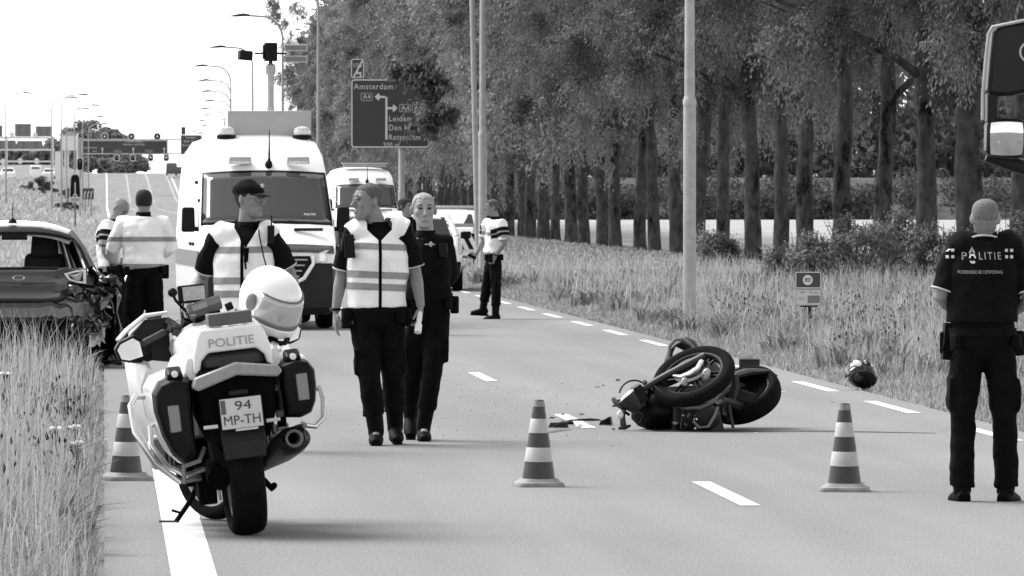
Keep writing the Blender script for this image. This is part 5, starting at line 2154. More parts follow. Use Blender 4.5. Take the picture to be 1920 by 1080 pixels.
# near-left warning signal board
WA = Anchor(141, 300)
wa_ = WA.place(thing('warning_board', 'black round-topped signal board with a warning triangle in the left grass', 'traffic signal'))
mb = MB()
mb.tube([(.0, 0, -.3), (0, 0, 1.5)], .05, 10)
mb.build('post', K['mid'], wa_)


def round_top(w, z0, z1, n=10, tap=.82):
    r = w * tap / 2
    return [(-w / 2, z0), (w / 2, z0)] + [(r * math.cos(a), z1 - r + r * math.sin(a)) for a in np.linspace(0, PI, n)]


zb, zt = zof(379, 300), zof(325, 300)
mb = MB()
mb.prism(round_top(.62, zb, zt), .05, XZ((0, 0, 0), -.10))
bd = mb.build('backboard', K['sign_white'], wa_, 0)
mb = MB()
mb.prism(round_top(.50, zb + .26, zt - .06), .02, XZ((0, 0, 0), -.125))
mb.build('board_face', K['black'], bd, 0)
zc = zof(367, 300)
mb = MB()
mb.add([(-.17, -.14, zc - .12), (.17, -.14, zc - .12), (0, -.14, zc + .19), (-.10, -.14, zc - .075), (.10, -.14, zc - .075), (0, -.14, zc + .105)], [(0, 1, 4, 3), (1, 2, 5, 4), (2, 0, 3, 5)])
mb.box((0, -.14, zc + .01), (.03, .01, .09))
mb.box((0, -.14, zc + .42), (.05, .01, .48))
mb.build('warning_triangle', K['sign_white'], bd, 0)
mb = MB()
mb.box((0, -.13, zb + .12), (.40, .02, .14))
mb.build('lower_plate', K['steel'], bd)
TS = Anchor(150, 420)
ts = TS.place(thing('traffic_signal', 'small black traffic signal with pale rim above the warning board', 'traffic signal'))
z0_, z1_ = zof(319, 420), zof(297, 420)
mb = MB()
mb.tube([(0, 0, -.3), (0, 0, z1_ - .2)], .06, 8)
mb.build('post', K['steel'], ts)
mb = MB()
mb.prism(rrect(.46, z1_ - z0_ + .1, .2), .05, XZ((0, 0, (z0_ + z1_) / 2), -.12))
bb = mb.build('backboard', K['sign_white'], ts, 0)
mb = MB()
mb.prism(rrect(.34, z1_ - z0_ - .02, .15), .03, XZ((0, 0, (z0_ + z1_) / 2), -.15))
mb.build('signal_face', K['black'], bb, 0)
for k in range(3):
    mb = MB()
    mb.lathe([(.07, 0), (.06, .05)], (0, -.16, (z0_ + z1_) / 2 + .2 * (1 - k)), (PI / 2, 0, 0), 12)
    mb.build('signal_lens', K['mid'] if k == 0 else K['dark'], bb, 0)
LS = Anchor(165, 480)
ls = LS.place(thing('lane_sign', 'square dark lane sign with curved arrows on two legs', 'road sign'))
mb = MB()
for px in (160, 171):
    mb.tube([LS.L(px, 408), LS.L(px, 360)], .035, 8)
mb.build('leg', K['mid'], ls)
lp = panel('sign_panel', LS, 155, 353, 176, 373.5, K['sign_dark'], ls, -.1, .04, r=.03)
mb = MB()
for k in range(3):
    x0 = 157.5 + 6 * k
    q = [LS.L(*p) for p in ((x0, 372), (x0 + 1.6, 372), (x0 + 1.8, 364), (x0 + 4.2, 359.5), (x0 + 3, 357.5), (x0 + .3, 363))]
    mb.prism([(v.x, v.z) for v in q], .006, XZ((0, 0, 0), -.108))
mb.build('arrow', K['sign_white'], lp, 0)

# far left gantries seen from the back, pale tower
K['pale_steel'] = mat('pale_painted_steel', 0.68, 0.6, var=0.06)
K['grey_sign'] = mat('sign_backs', 0.17, 0.6, var=0.08)
FG = Anchor(50, 960)
fg_ = FG.place(thing('far_gantry', 'pale gantry at the far left carrying grey sign backs and round signals', 'sign gantry'))
fg_.location.z = 0
mb = MB()
for py, r_ in ((258, .2), (281, .14), (303, .12)):
    mb.tube([FG.L(-40, py), FG.L(103, py)], r_, 8)
for px in (12.5, 99):
    mb.tube([FG.L(px, 345), FG.L(px, 255)], .17, 8)
mb.build('frame', K['pale_steel'], fg_)
for a, b, c_, d_ in ((-20, 235, 5, 257), (28, 232, 58.5, 256), (67, 236.5, 97, 257), (-10, 263, 30, 280), (32, 264, 80, 280)):
    o = panel('sign_back', FG, a, c_ if False else b, c_, d_, K['grey_sign'], fg_, .3, .12, r=.05)
    mb = MB()
    for f in (.25, .75):
        q0, q1 = FG.L(a + (c_ - a) * f, d_), FG.L(a + (c_ - a) * f, b)
        mb.box((q0.x, .24, (q0.z + q1.z) / 2), (.14, .12, q1.z - q0.z))
    mb.build('stiffener', K['mid'], o, 0)
for px, py in ((23, 253), (66, 254), (6, 303), (38, 302), (69, 302)):
    c = FG.L(px, py)
    mb = MB()
    mb.prism(rrect(.75, .95, .36), .12, XZ(c, -.3))
    mb.build('signal_back', K['pale_steel'], fg_, 0)
TW = Anchor(126, 880)
tw_ = TW.place(thing('gantry_tower', 'pale tower-like portal with a boxed top beside the far road', 'portal'))
tw_.location.z = 0
mb = MB()
for px in (116, 145):
    a, b = TW.L(px, 345), TW.L(px, 250)
    mb.box(((a.x + b.x) / 2, 0, (a.z + b.z) / 2), (.34, .34, b.z - a.z))
for px in (122, 128):
    a, b = TW.L(px, 335), TW.L(px, 280)
    mb.box(((a.x + b.x) / 2, .4, (a.z + b.z) / 2), (.22, .3, b.z - a.z))
mb.build('column', K['pale_steel'], tw_, 0)
panel('top_box', TW, 114, 255, 147, 282, K['pale_steel'], tw_, -.3, .6, r=.05)
a = TW.L(130, 255)
mb = MB()
mb.prism([(a.x - 1.05, a.z), (a.x + .9, a.z), (a.x + .2, a.z + .75), (a.x - .35, a.z + .5)], .3, XZ((0, 0, 0), -.1))
mb.build('top_cap', K['grey_panel'], tw_, 0)
panel('side_column', TW, 103, 284, 114, 345, K['pale_steel'], tw_, -.2, .5, r=.05)

# far trees and wood by the junction
for px, py0, d, w, h, lab in ((185, 222, 1180, 1.0, 1.0, 'largest of the far round trees behind the gantry sign'), (142, 232, 1200, .72, .85, 'smaller far round tree left of the largest one'), (226, 246, 1210, .5, .72, 'smallest far tree at the right end of the far clump'), (246, 288, 1130, .42, .45, 'dark far tree under the right half of the gantry sign'), (160, 250, 1220, .8, .75, 'low far tree behind the pale tower')):
    x, y = at(px, d)
    t = thing('far_tree', lab, 'tree', (x, y, 5.5))
    top = zof(py0, d) - 5.5
    s = top / 15.7
    Vv, Ff = foliage(600 + int(px), 60, 9000, (0, 0, top * .52), (6.2 * w, 5 * w, top * .47), 1.5, .75, .3)
    c = link('crown', raw_mesh('crown', Vv, Ff, K['leaf_hazy_far']), t)
    tr = link('trunk', TRUNKS[int(px) % 5], t)
    tr.scale = (1, 1, .6)
mass('far_wood', (-26, -8), (1120, 1160), (-1.0, 7.4), 22000, 1.1, K['leaf_hazy_far'], 4.6, 9)
mass('far_wood', (-10, 6), (1150, 1175), (-1.0, 3.4), 9000, 1.0, K['leaf_hazy_far'], 5.5, 12)
for px, d, w, h, lab in ((72, 640, 1.0, 1.6, 'dark bush in the pale grass below the far white cars'), (115, 700, 1.3, 1.3, 'dark bush at the foot of the pale tower'), (125, 560, .8, 1.1, 'dark bush just left of the warning board')):
    x, y = at(px, d)
    Vv, Ff = foliage(500 + int(px), 22, 2600, (0, 0, h * .5), (w * 1.4, w, h * .55), .45, .22, .2)
    t = thing('far_bush', lab, 'bush', (x, y, gz(x, y)))
    link('foliage', raw_mesh('foliage', Vv, Ff, K['leaf_far']), t)
# ------------------------------------------------------------------ people
K['skin'] = mat('skin', 0.20, 0.55, spec=0.3, var=0.10, vscale=30)
K['skin_fair'] = mat('fair_skin', 0.27, 0.55, spec=0.3, var=0.08, vscale=30)  # lighter skin tone of the fair-haired officer
K['uniform'] = mat('dark_uniform_cloth', 0.0035, 0.9, spec=0.12, var=0.35, vscale=14, bump=0.25, bscale=120)
K['trouser'] = mat('dark_trouser_cloth', 0.003, 0.9, spec=0.10, var=0.4, vscale=10, bump=0.25, bscale=120)
K['boot'] = mat('boot_leather', 0.003, 0.6, spec=0.07, var=0.3)
K['hivis'] = mat('hi_vis_cloth', 0.80, 0.85, spec=0.1, var=0.07, vscale=9, bump=0.2, bscale=30)
K['reflective'] = mat('reflective_tape', 0.24, 0.5, var=0.10, vscale=30)
K['hair_dark'] = mat('dark_hair', 0.018, 0.7, spec=0.2, var=0.4, vscale=60, bump=0.3, bscale=150)
K['hair_mid'] = mat('cropped_hair', 0.085, 0.8, spec=0.2, var=0.3, vscale=60, bump=0.3, bscale=150)
K['hair_fair'] = mat('fair_hair', 0.26, 0.6, spec=0.3, var=0.25, vscale=50, bump=0.3, bscale=120)
K['hair_grey'] = mat('stubble_hair', 0.14, 0.8, spec=0.2, var=0.2, vscale=60)
K['eye'] = mat('dark_eye', 0.012, 0.2)
K['lip'] = mat('lips', 0.11, 0.5)
K['trim'] = mat('pale_trim', 0.45, 0.7)
K['patch'] = mat('badge_print', 0.35, 0.7)

CLOUD = bpy.data.textures.new('folds', 'CLOUDS')
CLOUD.noise_scale = 0.11
CLOUD.noise_depth = 2


def remesh(mb, vox, smooth=4, folds=0.0):
    me = mb.mesh('tmp', K['black'], 0)
    o = bpy.data.objects.new('tmp', me)
    C.objects.link(o)
    r = o.modifiers.new('r', 'REMESH')
    r.mode = 'VOXEL'
    r.voxel_size = vox
    r.adaptivity = 0
    if folds:
        d = o.modifiers.new('d', 'DISPLACE')
        d.texture = CLOUD
        d.texture_coords = 'LOCAL'
        d.strength = folds
        d.mid_level = 0.5
    s = o.modifiers.new('s', 'SMOOTH')
    s.factor = 0.5
    s.iterations = smooth
    dg = bpy.context.evaluated_depsgraph_get()
    out = bpy.data.meshes.new_from_object(o.evaluated_get(dg))
    bpy.data.objects.remove(o)
    bpy.data.meshes.remove(me)
    out.polygons.foreach_set('use_smooth', [True] * len(out.polygons))
    out.materials.clear()
    return out


def cloth(name, mb, m, parent, vox=0.011, smooth=4, folds=0.0):
    me = remesh(mb, vox, smooth, folds)
    me.name = name
    me.materials.append(m)
    return link(name, me, parent)


def band_mesh(src, planes, off, m, name, parent):
    """the part of a mesh between cutting planes, stood off its surface"""
    bm = bmesh.new()
    bm.from_mesh(src.data)
    for co, no in planes:      # keeps what lies behind each plane
        geom = list(bm.verts) + list(bm.edges) + list(bm.faces)
        bmesh.ops.bisect_plane(bm, geom=geom, dist=1e-5, plane_co=co, plane_no=no, clear_outer=True)
    bm.normal_update()
    for v in bm.verts:
        v.co += v.normal * off
    me = bpy.data.meshes.new(name)
    bm.to_mesh(me)
    bm.free()
    me.materials.clear()
    me.materials.append(m)
    return link(name, me, parent)


HEAD = [(-.118, -.070, -.030, .018), (-.108, -.086, -.010, .036), (-.09, -.090, .012, .050), (-.07, -.088, .032, .058), (-.045, -.086, .055, .065), (-.02, -.086, .076, .070), (.01, -.088, .090, .0745), (.04, -.089, .099, .077), (.065, -.082, .099, .075), (.088, -.066, .088, .066), (.105, -.040, .066, .048), (.116, -.005, .034, .022)]


def head_M(c, yaw, pitch=0.0, roll=0.0, s=1.0):
    return Matrix.Translation(c) @ Euler((pitch, roll, yaw)).to_matrix().to_4x4() @ Matrix.Scale(s, 4)


def head_ring(z, yf, yb, hw, off=0.0, n=28):
    cy, ry = (yf + yb) / 2, (yb - yf) / 2 + off
    out = []
    for k in range(n):
        a = 2 * PI * k / n
        ca, sa = math.cos(a), math.sin(a)
        x = (hw + off) * math.copysign(abs(ca) ** .88, ca)
        y = ry * math.copysign(abs(sa) ** .88, sa)
        out.append(Vector((x, cy + y, z)))
    return out


def add_head(mb, M, female=False):
    keep = mb.M
    mb.M = M
    k = .93 if female else 1.0
    mb.loft([head_ring(z, yf, yb, hw * k) for z, yf, yb, hw in HEAD])
    mb.tube([(0, -.083, .030), (0, -.100, .0), (0, -.116, -.026), (0, -.098, -.036)], [.0085, .0105, .0145, .010], 8)
    mb.ell((0, -.098, -.031), (.018, .011, .008))
    for sx in (-1, 1):
        mb.ell((sx * .031, -.081, .033), (.027, .013, .009))
        mb.ell((sx * .042, -.064, -.014), (.022, .020, .026))
        mb.ell((sx * .080, .014, .0), (.009, .020, .034), (0, 0, sx * .5))
    mb.ell((0, -.086, -.062), (.024, .013, .007))
    mb.ell((0, -.084, -.074), (.021, .013, .007))
    mb.ell((0, -.080, -.100), (.024, .016, .015))
    mb.M = keep


def face_bits(parent, M, brow):
    for sx in (-1, 1):
        mb = MB(M)
        mb.ell((sx * .031, -.0865, .015), (.0150, .009, .0065))
        mb.build('eye', K['eye'], parent)
    mb = MB(M)
    for sx in (-1, 1):
        mb.tube([(sx * .016, -.0955, .037), (sx * .032, -.095, .042), (sx * .050, -.083, .036)], [.0035, .004, .0025], 6)
    mb.build('eyebrow', brow, parent)
    mb = MB(M)
    mb.tube([(-.022, -.0935, -.0695), (0, -.0995, -.0675), (.022, -.0935, -.0695)], [.0015, .0032, .0015], 6)
    mb.build('mouth', K['lip'], parent)


def add_hair(parent, M, m, front=.072, side=.035, back=-.05, off=.008, female=False, name='hair'):
    k = .93 if female else 1.0
    rows = []
    zs = np.linspace(-.06, .116, 30)
    HN = np.array(HEAD)
    n = 60
    for z in zs:
        yf, yb, hw = (float(np.interp(z, HN[:, 0], HN[:, i])) for i in (1, 2, 3))
        o = off * min(1.0, .35 + abs(z - front) * 12)
        rows.append([p for p in head_ring(z, yf, yb, hw * k, o, n)])
    rows.append([Vector((0, .015, .116 + off)) for _ in range(n)])
    mb = MB(M)
    vs = [p for r in rows for p in r]
    fs = []
    for i in range(len(rows) - 1):
        for j in range(n):
            a = 2 * PI * (j + .5) / n
            f = -math.sin(a)                      # 1 in front, -1 at the back
            lim = np.interp(f, [-1, -.35, .3, .75, 1], [back, back + .02, side, front, front])
            lim += .009 * math.sin(j * 2.9) * math.sin(j * 1.3 + i)
            if (rows[i][j].z + rows[i + 1][j].z) / 2 > lim:
                fs.append((i * n + j, i * n + (j + 1) % n, (i + 1) * n + (j + 1) % n, (i + 1) * n + j))
    mb.add(vs, fs)
    o = mb.build(name, m, parent, 60)
    so = o.modifiers.new('thick', 'SOLIDIFY')
    so.thickness = .002
    return o


def add_hand(mb, w, d, nrm, side, curl=.5, s=1.0):
    """w wrist; d pointing direction; nrm palm normal; side: direction of the thumb"""
    w, d, nrm = Vector(w), Vector(d).normalized(), Vector(nrm)
    t = Vector(side)
    t = (t - d * t.dot(d)).normalized()
    nrm = d.cross(t).normalized() * (1 if d.cross(t).dot(nrm) >= 0 else -1)
    mb.tube([w - d * .02 * s, w + d * .03 * s, w + d * .07 * s, w + d * .098 * s], [(.026 * s, .020 * s), (.037 * s, .016 * s), (.043 * s, .014 * s), (.040 * s, .011 * s)], 10, up=t)
    for k, (o, L) in enumerate(((.033, .078), (.0115, .088), (-.0105, .083), (-.032, .066))):
        p = w + d * .092 * s + t * o * s
        pts = [p - d * .02 * s]
        dirv = d.copy()
        ang = 0
        q = p
        pts.append(q)
        for j in range(3):
            ang += curl * (.55 + .12 * k)
            dv = d * math.cos(ang) + nrm * math.sin(ang)
            q = q + dv * L * s * (.42, .32, .26)[j]
            pts.append(q)
        mb.tube(pts, [.0095 * s, .0098 * s, .009 * s, .0082 * s, .0065 * s], 7)
    p = w + d * .025 * s + t * .030 * s
    a = (d * .55 + t * .75 + nrm * .3).normalized()
    b = (d * .95 + t * .15 + nrm * .45).normalized()
    mb.tube([p - a * .01, p + a * .032 * s, p + a * .032 * s + b * .036 * s, p + a * .032 * s + b * .062 * s], [.014 * s, .013 * s, .0105 * s, .008 * s], 8)


def person(label, A, J, tw=0.0, head=(0, 0, 0), hs=1.0, top='vest', skin='skin', vox=.008, female=False, k=1.0, hands=None, hair=None, brow='hair_mid', sleeves='short', bulk=1.0, low_boots=False, group=None, stripes=True, face=True, belt=True, vneck=.15, sleeve_badge=False):
    """J: joints in the frame of A's loc (x right, y away, z up).  a = arm/leg on the left of the picture, b = on the right"""
    t = thing('person', label, 'person', A.loc, 0.0, group)
    ax = Vector((math.cos(tw), math.sin(tw), 0))       # across the body
    fw = Vector((math.sin(tw), -math.cos(tw), 0))      # where the chest faces
    V3 = {n: Vector(v) for n, v in J.items()}
    hip, wa, ch, nk, hd = V3['hip'], V3['waist'], V3['chest'], V3['neck'], V3['head']
    HM = head_M(hd, head[2], head[0], head[1], hs)
    # ---- body: one continuous skin
    mb = MB()

    def torso(mb, g=0.0, lo=True, topcut=False, wk=1.0):
        pts, rs = [], []
        seq = ([(hip + Vector((0, 0, -.08)), .10, .075), (hip, .165, .110)] if lo else [])
        seq += [(hip.lerp(wa, .55), .168, .112), (wa, .160, .105), (wa.lerp(ch, .5), .172, .115), (ch, .188, .125), (ch.lerp(nk, .45), .190, .112), (ch.lerp(nk, .72), .150, .088), (ch.lerp(nk, .92), .085, .068)]
        for p, a, b in seq:
            pts.append(p)
            rs.append(((a * wk + g) * bulk, (b * wk + g) * bulk))
        mb.tube(pts, rs, 20, up=ax)

    torso(mb, -.004)
    mb.tube([ch.lerp(nk, .6), nk, nk.lerp(hd, .55), hd + Vector((0, .012, -.03))], [.070 * k, .064 * k, .062 * k, .060 * k], 14)
    add_head(mb, HM, female)
    for s in 'ab':
        sh, el, wr = V3['sh' + s], V3['el' + s], V3['wr' + s]
        inn = ch.lerp(nk, .45).lerp(sh, .4)
        mb.tube([inn, sh, sh.lerp(el, .35), el, el.lerp(wr, .3), wr.lerp(el, .15), wr], [.066 * k, .062 * k, .052 * k, .042 * k, .044 * k, .031 * k, .029 * k], 12)
        if hands and s in hands:
            h = hands[s]
            add_hand(mb, wr, h[0], h[1], h[2], h[3] if len(h) > 3 else .5, .98 * k)
        hp, kn, an = V3['hp' + s], V3['kn' + s], V3['an' + s]
        mb.tube([hip.lerp(hp, .6) + Vector((0, 0, .03)), hp, hp.lerp(kn, .5), kn, kn.lerp(an, .3), kn.lerp(an, .75), an], [.09 * k, .088 * k, .072 * k, .055 * k, .056 * k, .042 * k, .04 * k], 12)
        tv = Vector(V3.get('ft' + s, fw)).normalized()
        mb.tube([an - tv * .03 + Vector((0, 0, -.03)), an + tv * .10 + Vector((0, 0, -.05))], [.038, .03], 10)
    me = remesh(mb, vox, 2)
    me.name = 'body'
    me.materials.append(K[skin])
    body = link('body', me, t)
    if face:
        face_bits(body, HM, K[brow])
    # ---- trousers
    mb = MB()
    pts = [hip + Vector((0, 0, -.035)), hip + Vector((0, 0, .02)), hip.lerp(wa, .85)]
    pts = [hip + Vector((0, 0, -.135)), hip + Vector((0, 0, -.085))] + pts
    mb.tube(pts, [(.05, .05), (.135 * bulk, .10 * bulk), (.175 * bulk, .128 * bulk), (.190 * bulk, .135 * bulk), (.180 * bulk, .128 * bulk)], 18, up=ax)
    for s in 'ab':
        hp, kn, an = V3['hp' + s], V3['kn' + s], V3['an' + s]
        fl = an.lerp(kn, .0 if low_boots else .30)
        lo_ = an.lerp(kn, .22 if low_boots else .42)
        mb.tube([hip.lerp(hp, .6) + Vector((0, 0, .04)), hp, hp.lerp(kn, .5), kn, kn.lerp(an, .3), lo_, fl], [.100 * k, .101 * k, .090 * k, .077 * k, .077 * k, .074 * k, .076 * k], 14)
        mb.box(hp.lerp(kn, .62) + ax * math.copysign(.075, (hp - hip).dot(ax)), (.05, .13, .19))
    cloth('trousers', mb, K['trouser'], t, .0125, 3, .030)
    # ---- boots
    for s in 'ab':
        kn, an = V3['kn' + s], V3['an' + s]
        tv = Vector(V3.get('ft' + s, fw)).normalized()
        dn = (Vector((0, 0, -1)) + .0 * tv)
        mb = MB()
        up = an.lerp(kn, .42)
        so = an + Vector((0, 0, -.075))
        if abs(tv.z) > .05:
            so = an + Vector((0, 0, -.075)) * .9
        mb.tube([up, an, an + Vector((0, 0, -.035)) - tv * .02], [.063 * k, .056 * k, .055 * k], 12)
        side_ = Vector((-tv.y, tv.x, 0))
        mb.tube([so - tv * .065, so - tv * .02 + Vector((0, 0, .01)), so + tv * .06 + Vector((0, 0, .008)), so + tv * .13 - Vector((0, 0, .006)), so + tv * .185 - Vector((0, 0, .012))], [(.040, .050), (.050, .054), (.056, .050), (.055, .042), (.034, .026)], 12, up=side_)
        b = cloth('boot', mb, K['boot'], t, .009, 2)
        mb = MB()
        z0 = -.102
        mb.tube([an + Vector((0, 0, z0)) - tv * .10, an + Vector((0, 0, z0)) + tv * .05, an + Vector((0, 0, z0)) + tv * .19], [(.040, .013), (.048, .012), (.036, .012)], 10, up=side_)
        mb.build('sole', K['rubber'], b)
    # ---- shirt or jacket
    mb = MB()
    torso(mb, .012 if top != 'jacket' else .03, lo=False)
    if top == 'jacket':
        mb.tube([hip + Vector((0, 0, .02)), hip.lerp(wa, .6), wa], [(.205 * bulk, .15 * bulk), (.205 * bulk, .15 * bulk), (.19 * bulk, .135 * bulk)], 20, up=ax)
    for s in 'ab':
        sh, el, wr = V3['sh' + s], V3['el' + s], V3['wr' + s]
        inn = ch.lerp(nk, .45).lerp(sh, .35)
        g = .014 if top != 'jacket' else .024
        if sleeves == 'long':
            mb.tube([inn, sh, sh.lerp(el, .5), el, el.lerp(wr, .5), el.lerp(wr, .95)], [.075 * k + g, .070 * k + g, .062 * k + g, .054 * k + g, .048 * k + g, .042 * k + g], 14)
        else:
            mb.tube([inn, sh, sh.lerp(el, .4), sh.lerp(el, .84)], [.075 * k + g, .068 * k + g, .062 * k + g, .060 * k + g], 14)
    mb.tube([ch.lerp(nk, .55), ch.lerp(nk, .8), nk + Vector((0, 0, -.012))], [(.13 * k, .10 * k), (.105 * k, .092 * k), (.078 * k, .076 * k)], 18, up=ax)
    st = cloth('jacket' if top == 'jacket' else 'shirt', mb, K['hivis'] if top == 'jacket' else K['uniform'], t, .0115, 4, .032)
    if sleeves != 'long':
        for s in 'ab':
            sh, el = V3['sh' + s], V3['el' + s]
            d_ = (el - sh).normalized()
            q = d_.to_track_quat('Z', 'Y').to_euler()
            mb = MB()
            mb.torus(sh.lerp(el, .83), .070 * k, .006, q, 20, 6, sq=(.7, 1))
            mb.build('sleeve_trim', K['trim'] if top != 'jacket' else K['uniform'], st)
            if sleeve_badge:
                c0 = sh.lerp(el, .40)
                band_mesh(st, [(c0 + d_ * .065, d_), (c0 - d_ * .065, -d_), (sh + (sh - ch).normalized() * -.06 * 0 - Vector((0, 0, 0)) + ax * (.02 if s == 'b' else -.02) * 0 - ax * (.035 if s == 'b' else -.035), ax * (-1 if s == 'b' else 1))], .004, K['uniform'], 'sleeve_badge', st)
                band_mesh(st, [(c0 + d_ * .018, d_), (c0 - d_ * .004, -d_), (sh - ax * (.03 if s == 'b' else -.03), ax * (-1 if s == 'b' else 1))], .007, K['reflective'], 'badge_print', st)
    # collar
    mb = MB()
    mb.tube([nk + Vector((0, .0, -.045)), nk + Vector((0, 0, .0)), nk + Vector((0, -.002, .035))], [(.094 * k, .084 * k), (.075 * k, .073 * k), (.073 * k, .072 * k)], 18, cap=False, up=ax)
    co = mb.build('collar', K['uniform'], st)
    so = co.modifiers.new('thick', 'SOLIDIFY')
    so.thickness = .012
    vest = None
    if top in ('vest', 'black_vest'):
        mb = MB()
        g = .034
        w0 = hip.lerp(wa, .35) if top == 'vest' else hip.lerp(wa, .62)
        pts = [w0, wa, wa.lerp(ch, .5), ch, ch.lerp(nk, .4), ch.lerp(nk, .62)]
        rs = [(.19 + g * .5, .135 + g * .5), (.172 + g * .8, .118 + g), (.178 + g, .125 + g), (.190 + g * .8, .132 + g), (.188 + g * .5, .118 + g), (.158, .088 + g)]
        mb.tube(pts, [(a * bulk, b * bulk) for a, b in rs], 22, up=ax)
        for s in 'ab':
            sh = V3['sh' + s]
            mb.tube([ch.lerp(nk, .38), ch.lerp(nk, .62).lerp(sh, .40) + Vector((0, 0, .016)), sh.lerp(nk, .26) + Vector((0, 0, .020)), sh.lerp(nk, .04) + Vector((0, 0, .006))], [(.115, .125), (.110, .118), (.106, .112), (.092, .104)], 14, up=(0, 0, 1))
        vest = cloth('vest', mb, K['hivis'] if top == 'vest' else K['uniform'], t, .0115, 4, .022)
    if vest is not None:       # neck opening, V-shaped in front
        bm = bmesh.new()
        bm.from_mesh(vest.data)
        kill = []
        zb = nk.z - vneck
        up3 = Vector((0, 0, 1))
        slope = .056 / max(.02, vneck - .055)
        cuts = [(nk + ax * .076, ax), (nk - ax * .076, ax), (nk + fw * .092, fw), (nk - fw * .086, fw)]
        for sgn in (-1, 1):      # the two edges of the V
            cuts.append((Vector((nk.x, nk.y, zb)) + ax * (.004 * sgn), (ax * sgn - up3 * slope).normalized()))
        for co, no in cuts:
            bmesh.ops.bisect_plane(bm, geom=list(bm.verts) + list(bm.edges) + list(bm.faces), dist=1e-5, plane_co=co, plane_no=no)
        for f in bm.faces:
            c_ = f.calc_center_median()
            r_ = c_ - nk
            lat, dep_ = r_.dot(ax), r_.dot(fw)
            if c_.z > nk.z - .08 and abs(lat) < .076 and -.086 < dep_ < .092:
                kill.append(f)
            elif dep_ > .0 and c_.z > zb and abs(lat) < .004 + slope * (c_.z - zb) and abs(lat) < .09:
                kill.append(f)
        bmesh.ops.delete(bm, geom=kill, context='FACES')
        bm.to_mesh(vest.data)
        bm.free()
    src = vest if vest is not None else (st if top == 'jacket' else None)
    if src is not None and top != 'black_vest' and stripes:
        up = (ch - wa).normalized()
        for f, h in ((.16, .05), (.50, .05), (1.30, .045)) if top == 'vest' else ((-.55, .05), (.78, .05)):
            c0 = wa.lerp(ch, f)
            band_mesh(src, [(c0 + up * h / 2, up), (c0 - up * h / 2, -up)], .0035, K['reflective'], 'reflective_stripe', src)
        if top == 'vest':
            c0 = ch
            band_mesh(src, [(c0 + ax * .011, ax), (c0 - ax * .011, -ax), (c0 - fw * -.02, -fw)], .005, K['matt_black'], 'zip', src)
    if belt:
        mb = MB()
        c0 = hip.lerp(wa, .30)
        mb.tube([c0 - Vector((0, 0, .024)), c0 + Vector((0, 0, .024))], [(.196 * bulk, .142 * bulk)] * 2, 24, up=ax)
        bl = mb.build('belt', K['uniform'], t, 40)
        mb = MB()
        for a, sz in ((-75, (.06, .07, .15)), (72, (.055, .06, .13)), (45, (.05, .05, .09)), (-120, (.06, .05, .08)), (130, (.06, .05, .09))):
            p = c0 + ax * (math.sin(R(a)) * .215 * bulk) + fw * (math.cos(R(a)) * .16 * bulk) + Vector((0, 0, -.035 - sz[2] * .22))
            mb = MB()
            mb.box(p, sz, (0, 0, tw + R(a)))
            mb.build('belt_pouch', K['uniform'], bl, bevel=.012)
    if hair:
        hm = dict(hair)
        add_hair(body, HM, K[hm.pop('m')], female=female, **hm)
    return t, body, st, vest, HM


def joints(A, **px):
    """joint = (px, py, depth offset) -> local metres"""
    out = {}
    for n, v in px.items():
        out[n] = A.L(*v) if len(v) == 3 and n[:2] != 'ft' else Vector(v)
    return out


# --- the bareheaded officer in the white vest, walking
AD = Anchor(715, 44.9)
J = joints(AD, head=(690, 378, -.02), neck=(708, 424, .02), chest=(708, 482, .0), waist=(705, 548, .0), hip=(706, 592, .0),
           sha=(657, 444, .0), ela=(640, 518, .03), wra=(629, 584, -.03), shb=(762, 436, .03), elb=(779, 512, .06), wrb=(789, 575, -.04),
           hpa=(684, 618, -.02), kna=(693, 716, -.12), ana=(705, 806, -.10), hpb=(733, 618, .02), knb=(737, 712, .02), anb=(741, 798, .12),
           fta=(-.05, -1, 0), ftb=(.05, -1, -.12))
pd, pd_body, pd_st, pd_vest, HMd = person('bareheaded officer in white vest walking forward and looking left', AD, J, tw=R(4), head=(0, R(2), R(-66)), hs=1.14, bulk=1.08, k=1.08,
                                      hands={'a': ((-.05, -.1, -1), (.8, -.2, 0), (.2, -1, 0), .35), 'b': ((-.05, -.12, -1), (-.8, -.3, 0), (-.3, -1, 0), .9)}, hair=dict(m='hair_mid', off=.006, front=.078, side=.045, back=-.03), vneck=.11)
HMd_fix = None
mb = MB()
mb.box(AD.L(655, 462, -.16), (.075, .05, .17), (0, R(-4), 0))
mb.box(AD.L(647, 458, -.13), (.05, .04, .11), (0, R(6), 0))
mb.tube([AD.L(640, 448, -.12), AD.L(638, 430, -.12)], .006, 6)
mb.build('radio', K['black'], pd, bevel=.01)
mb = MB()
c_ = AD.L(629, 580, -.03)
mb.torus(c_, .034, .010, (0, 0, 0), 20, 8)
mb.build('wristwatch', K['black'], pd)
torch = tag(MB().lathe([(.004, -.075), (.026, -.073), (.026, -.01), (.019, .0), (.017, .09), (.012, .10)], (0, 0, 0), n=18).build('torch', K['white_dull']), 'white torch held in the lowered hand of the bareheaded walking officer', 'torch')
p = AD.M @ AD.L(785, 607, -.14)
torch.location = p
torch.rotation_euler = (R(-30), R(8), 0)

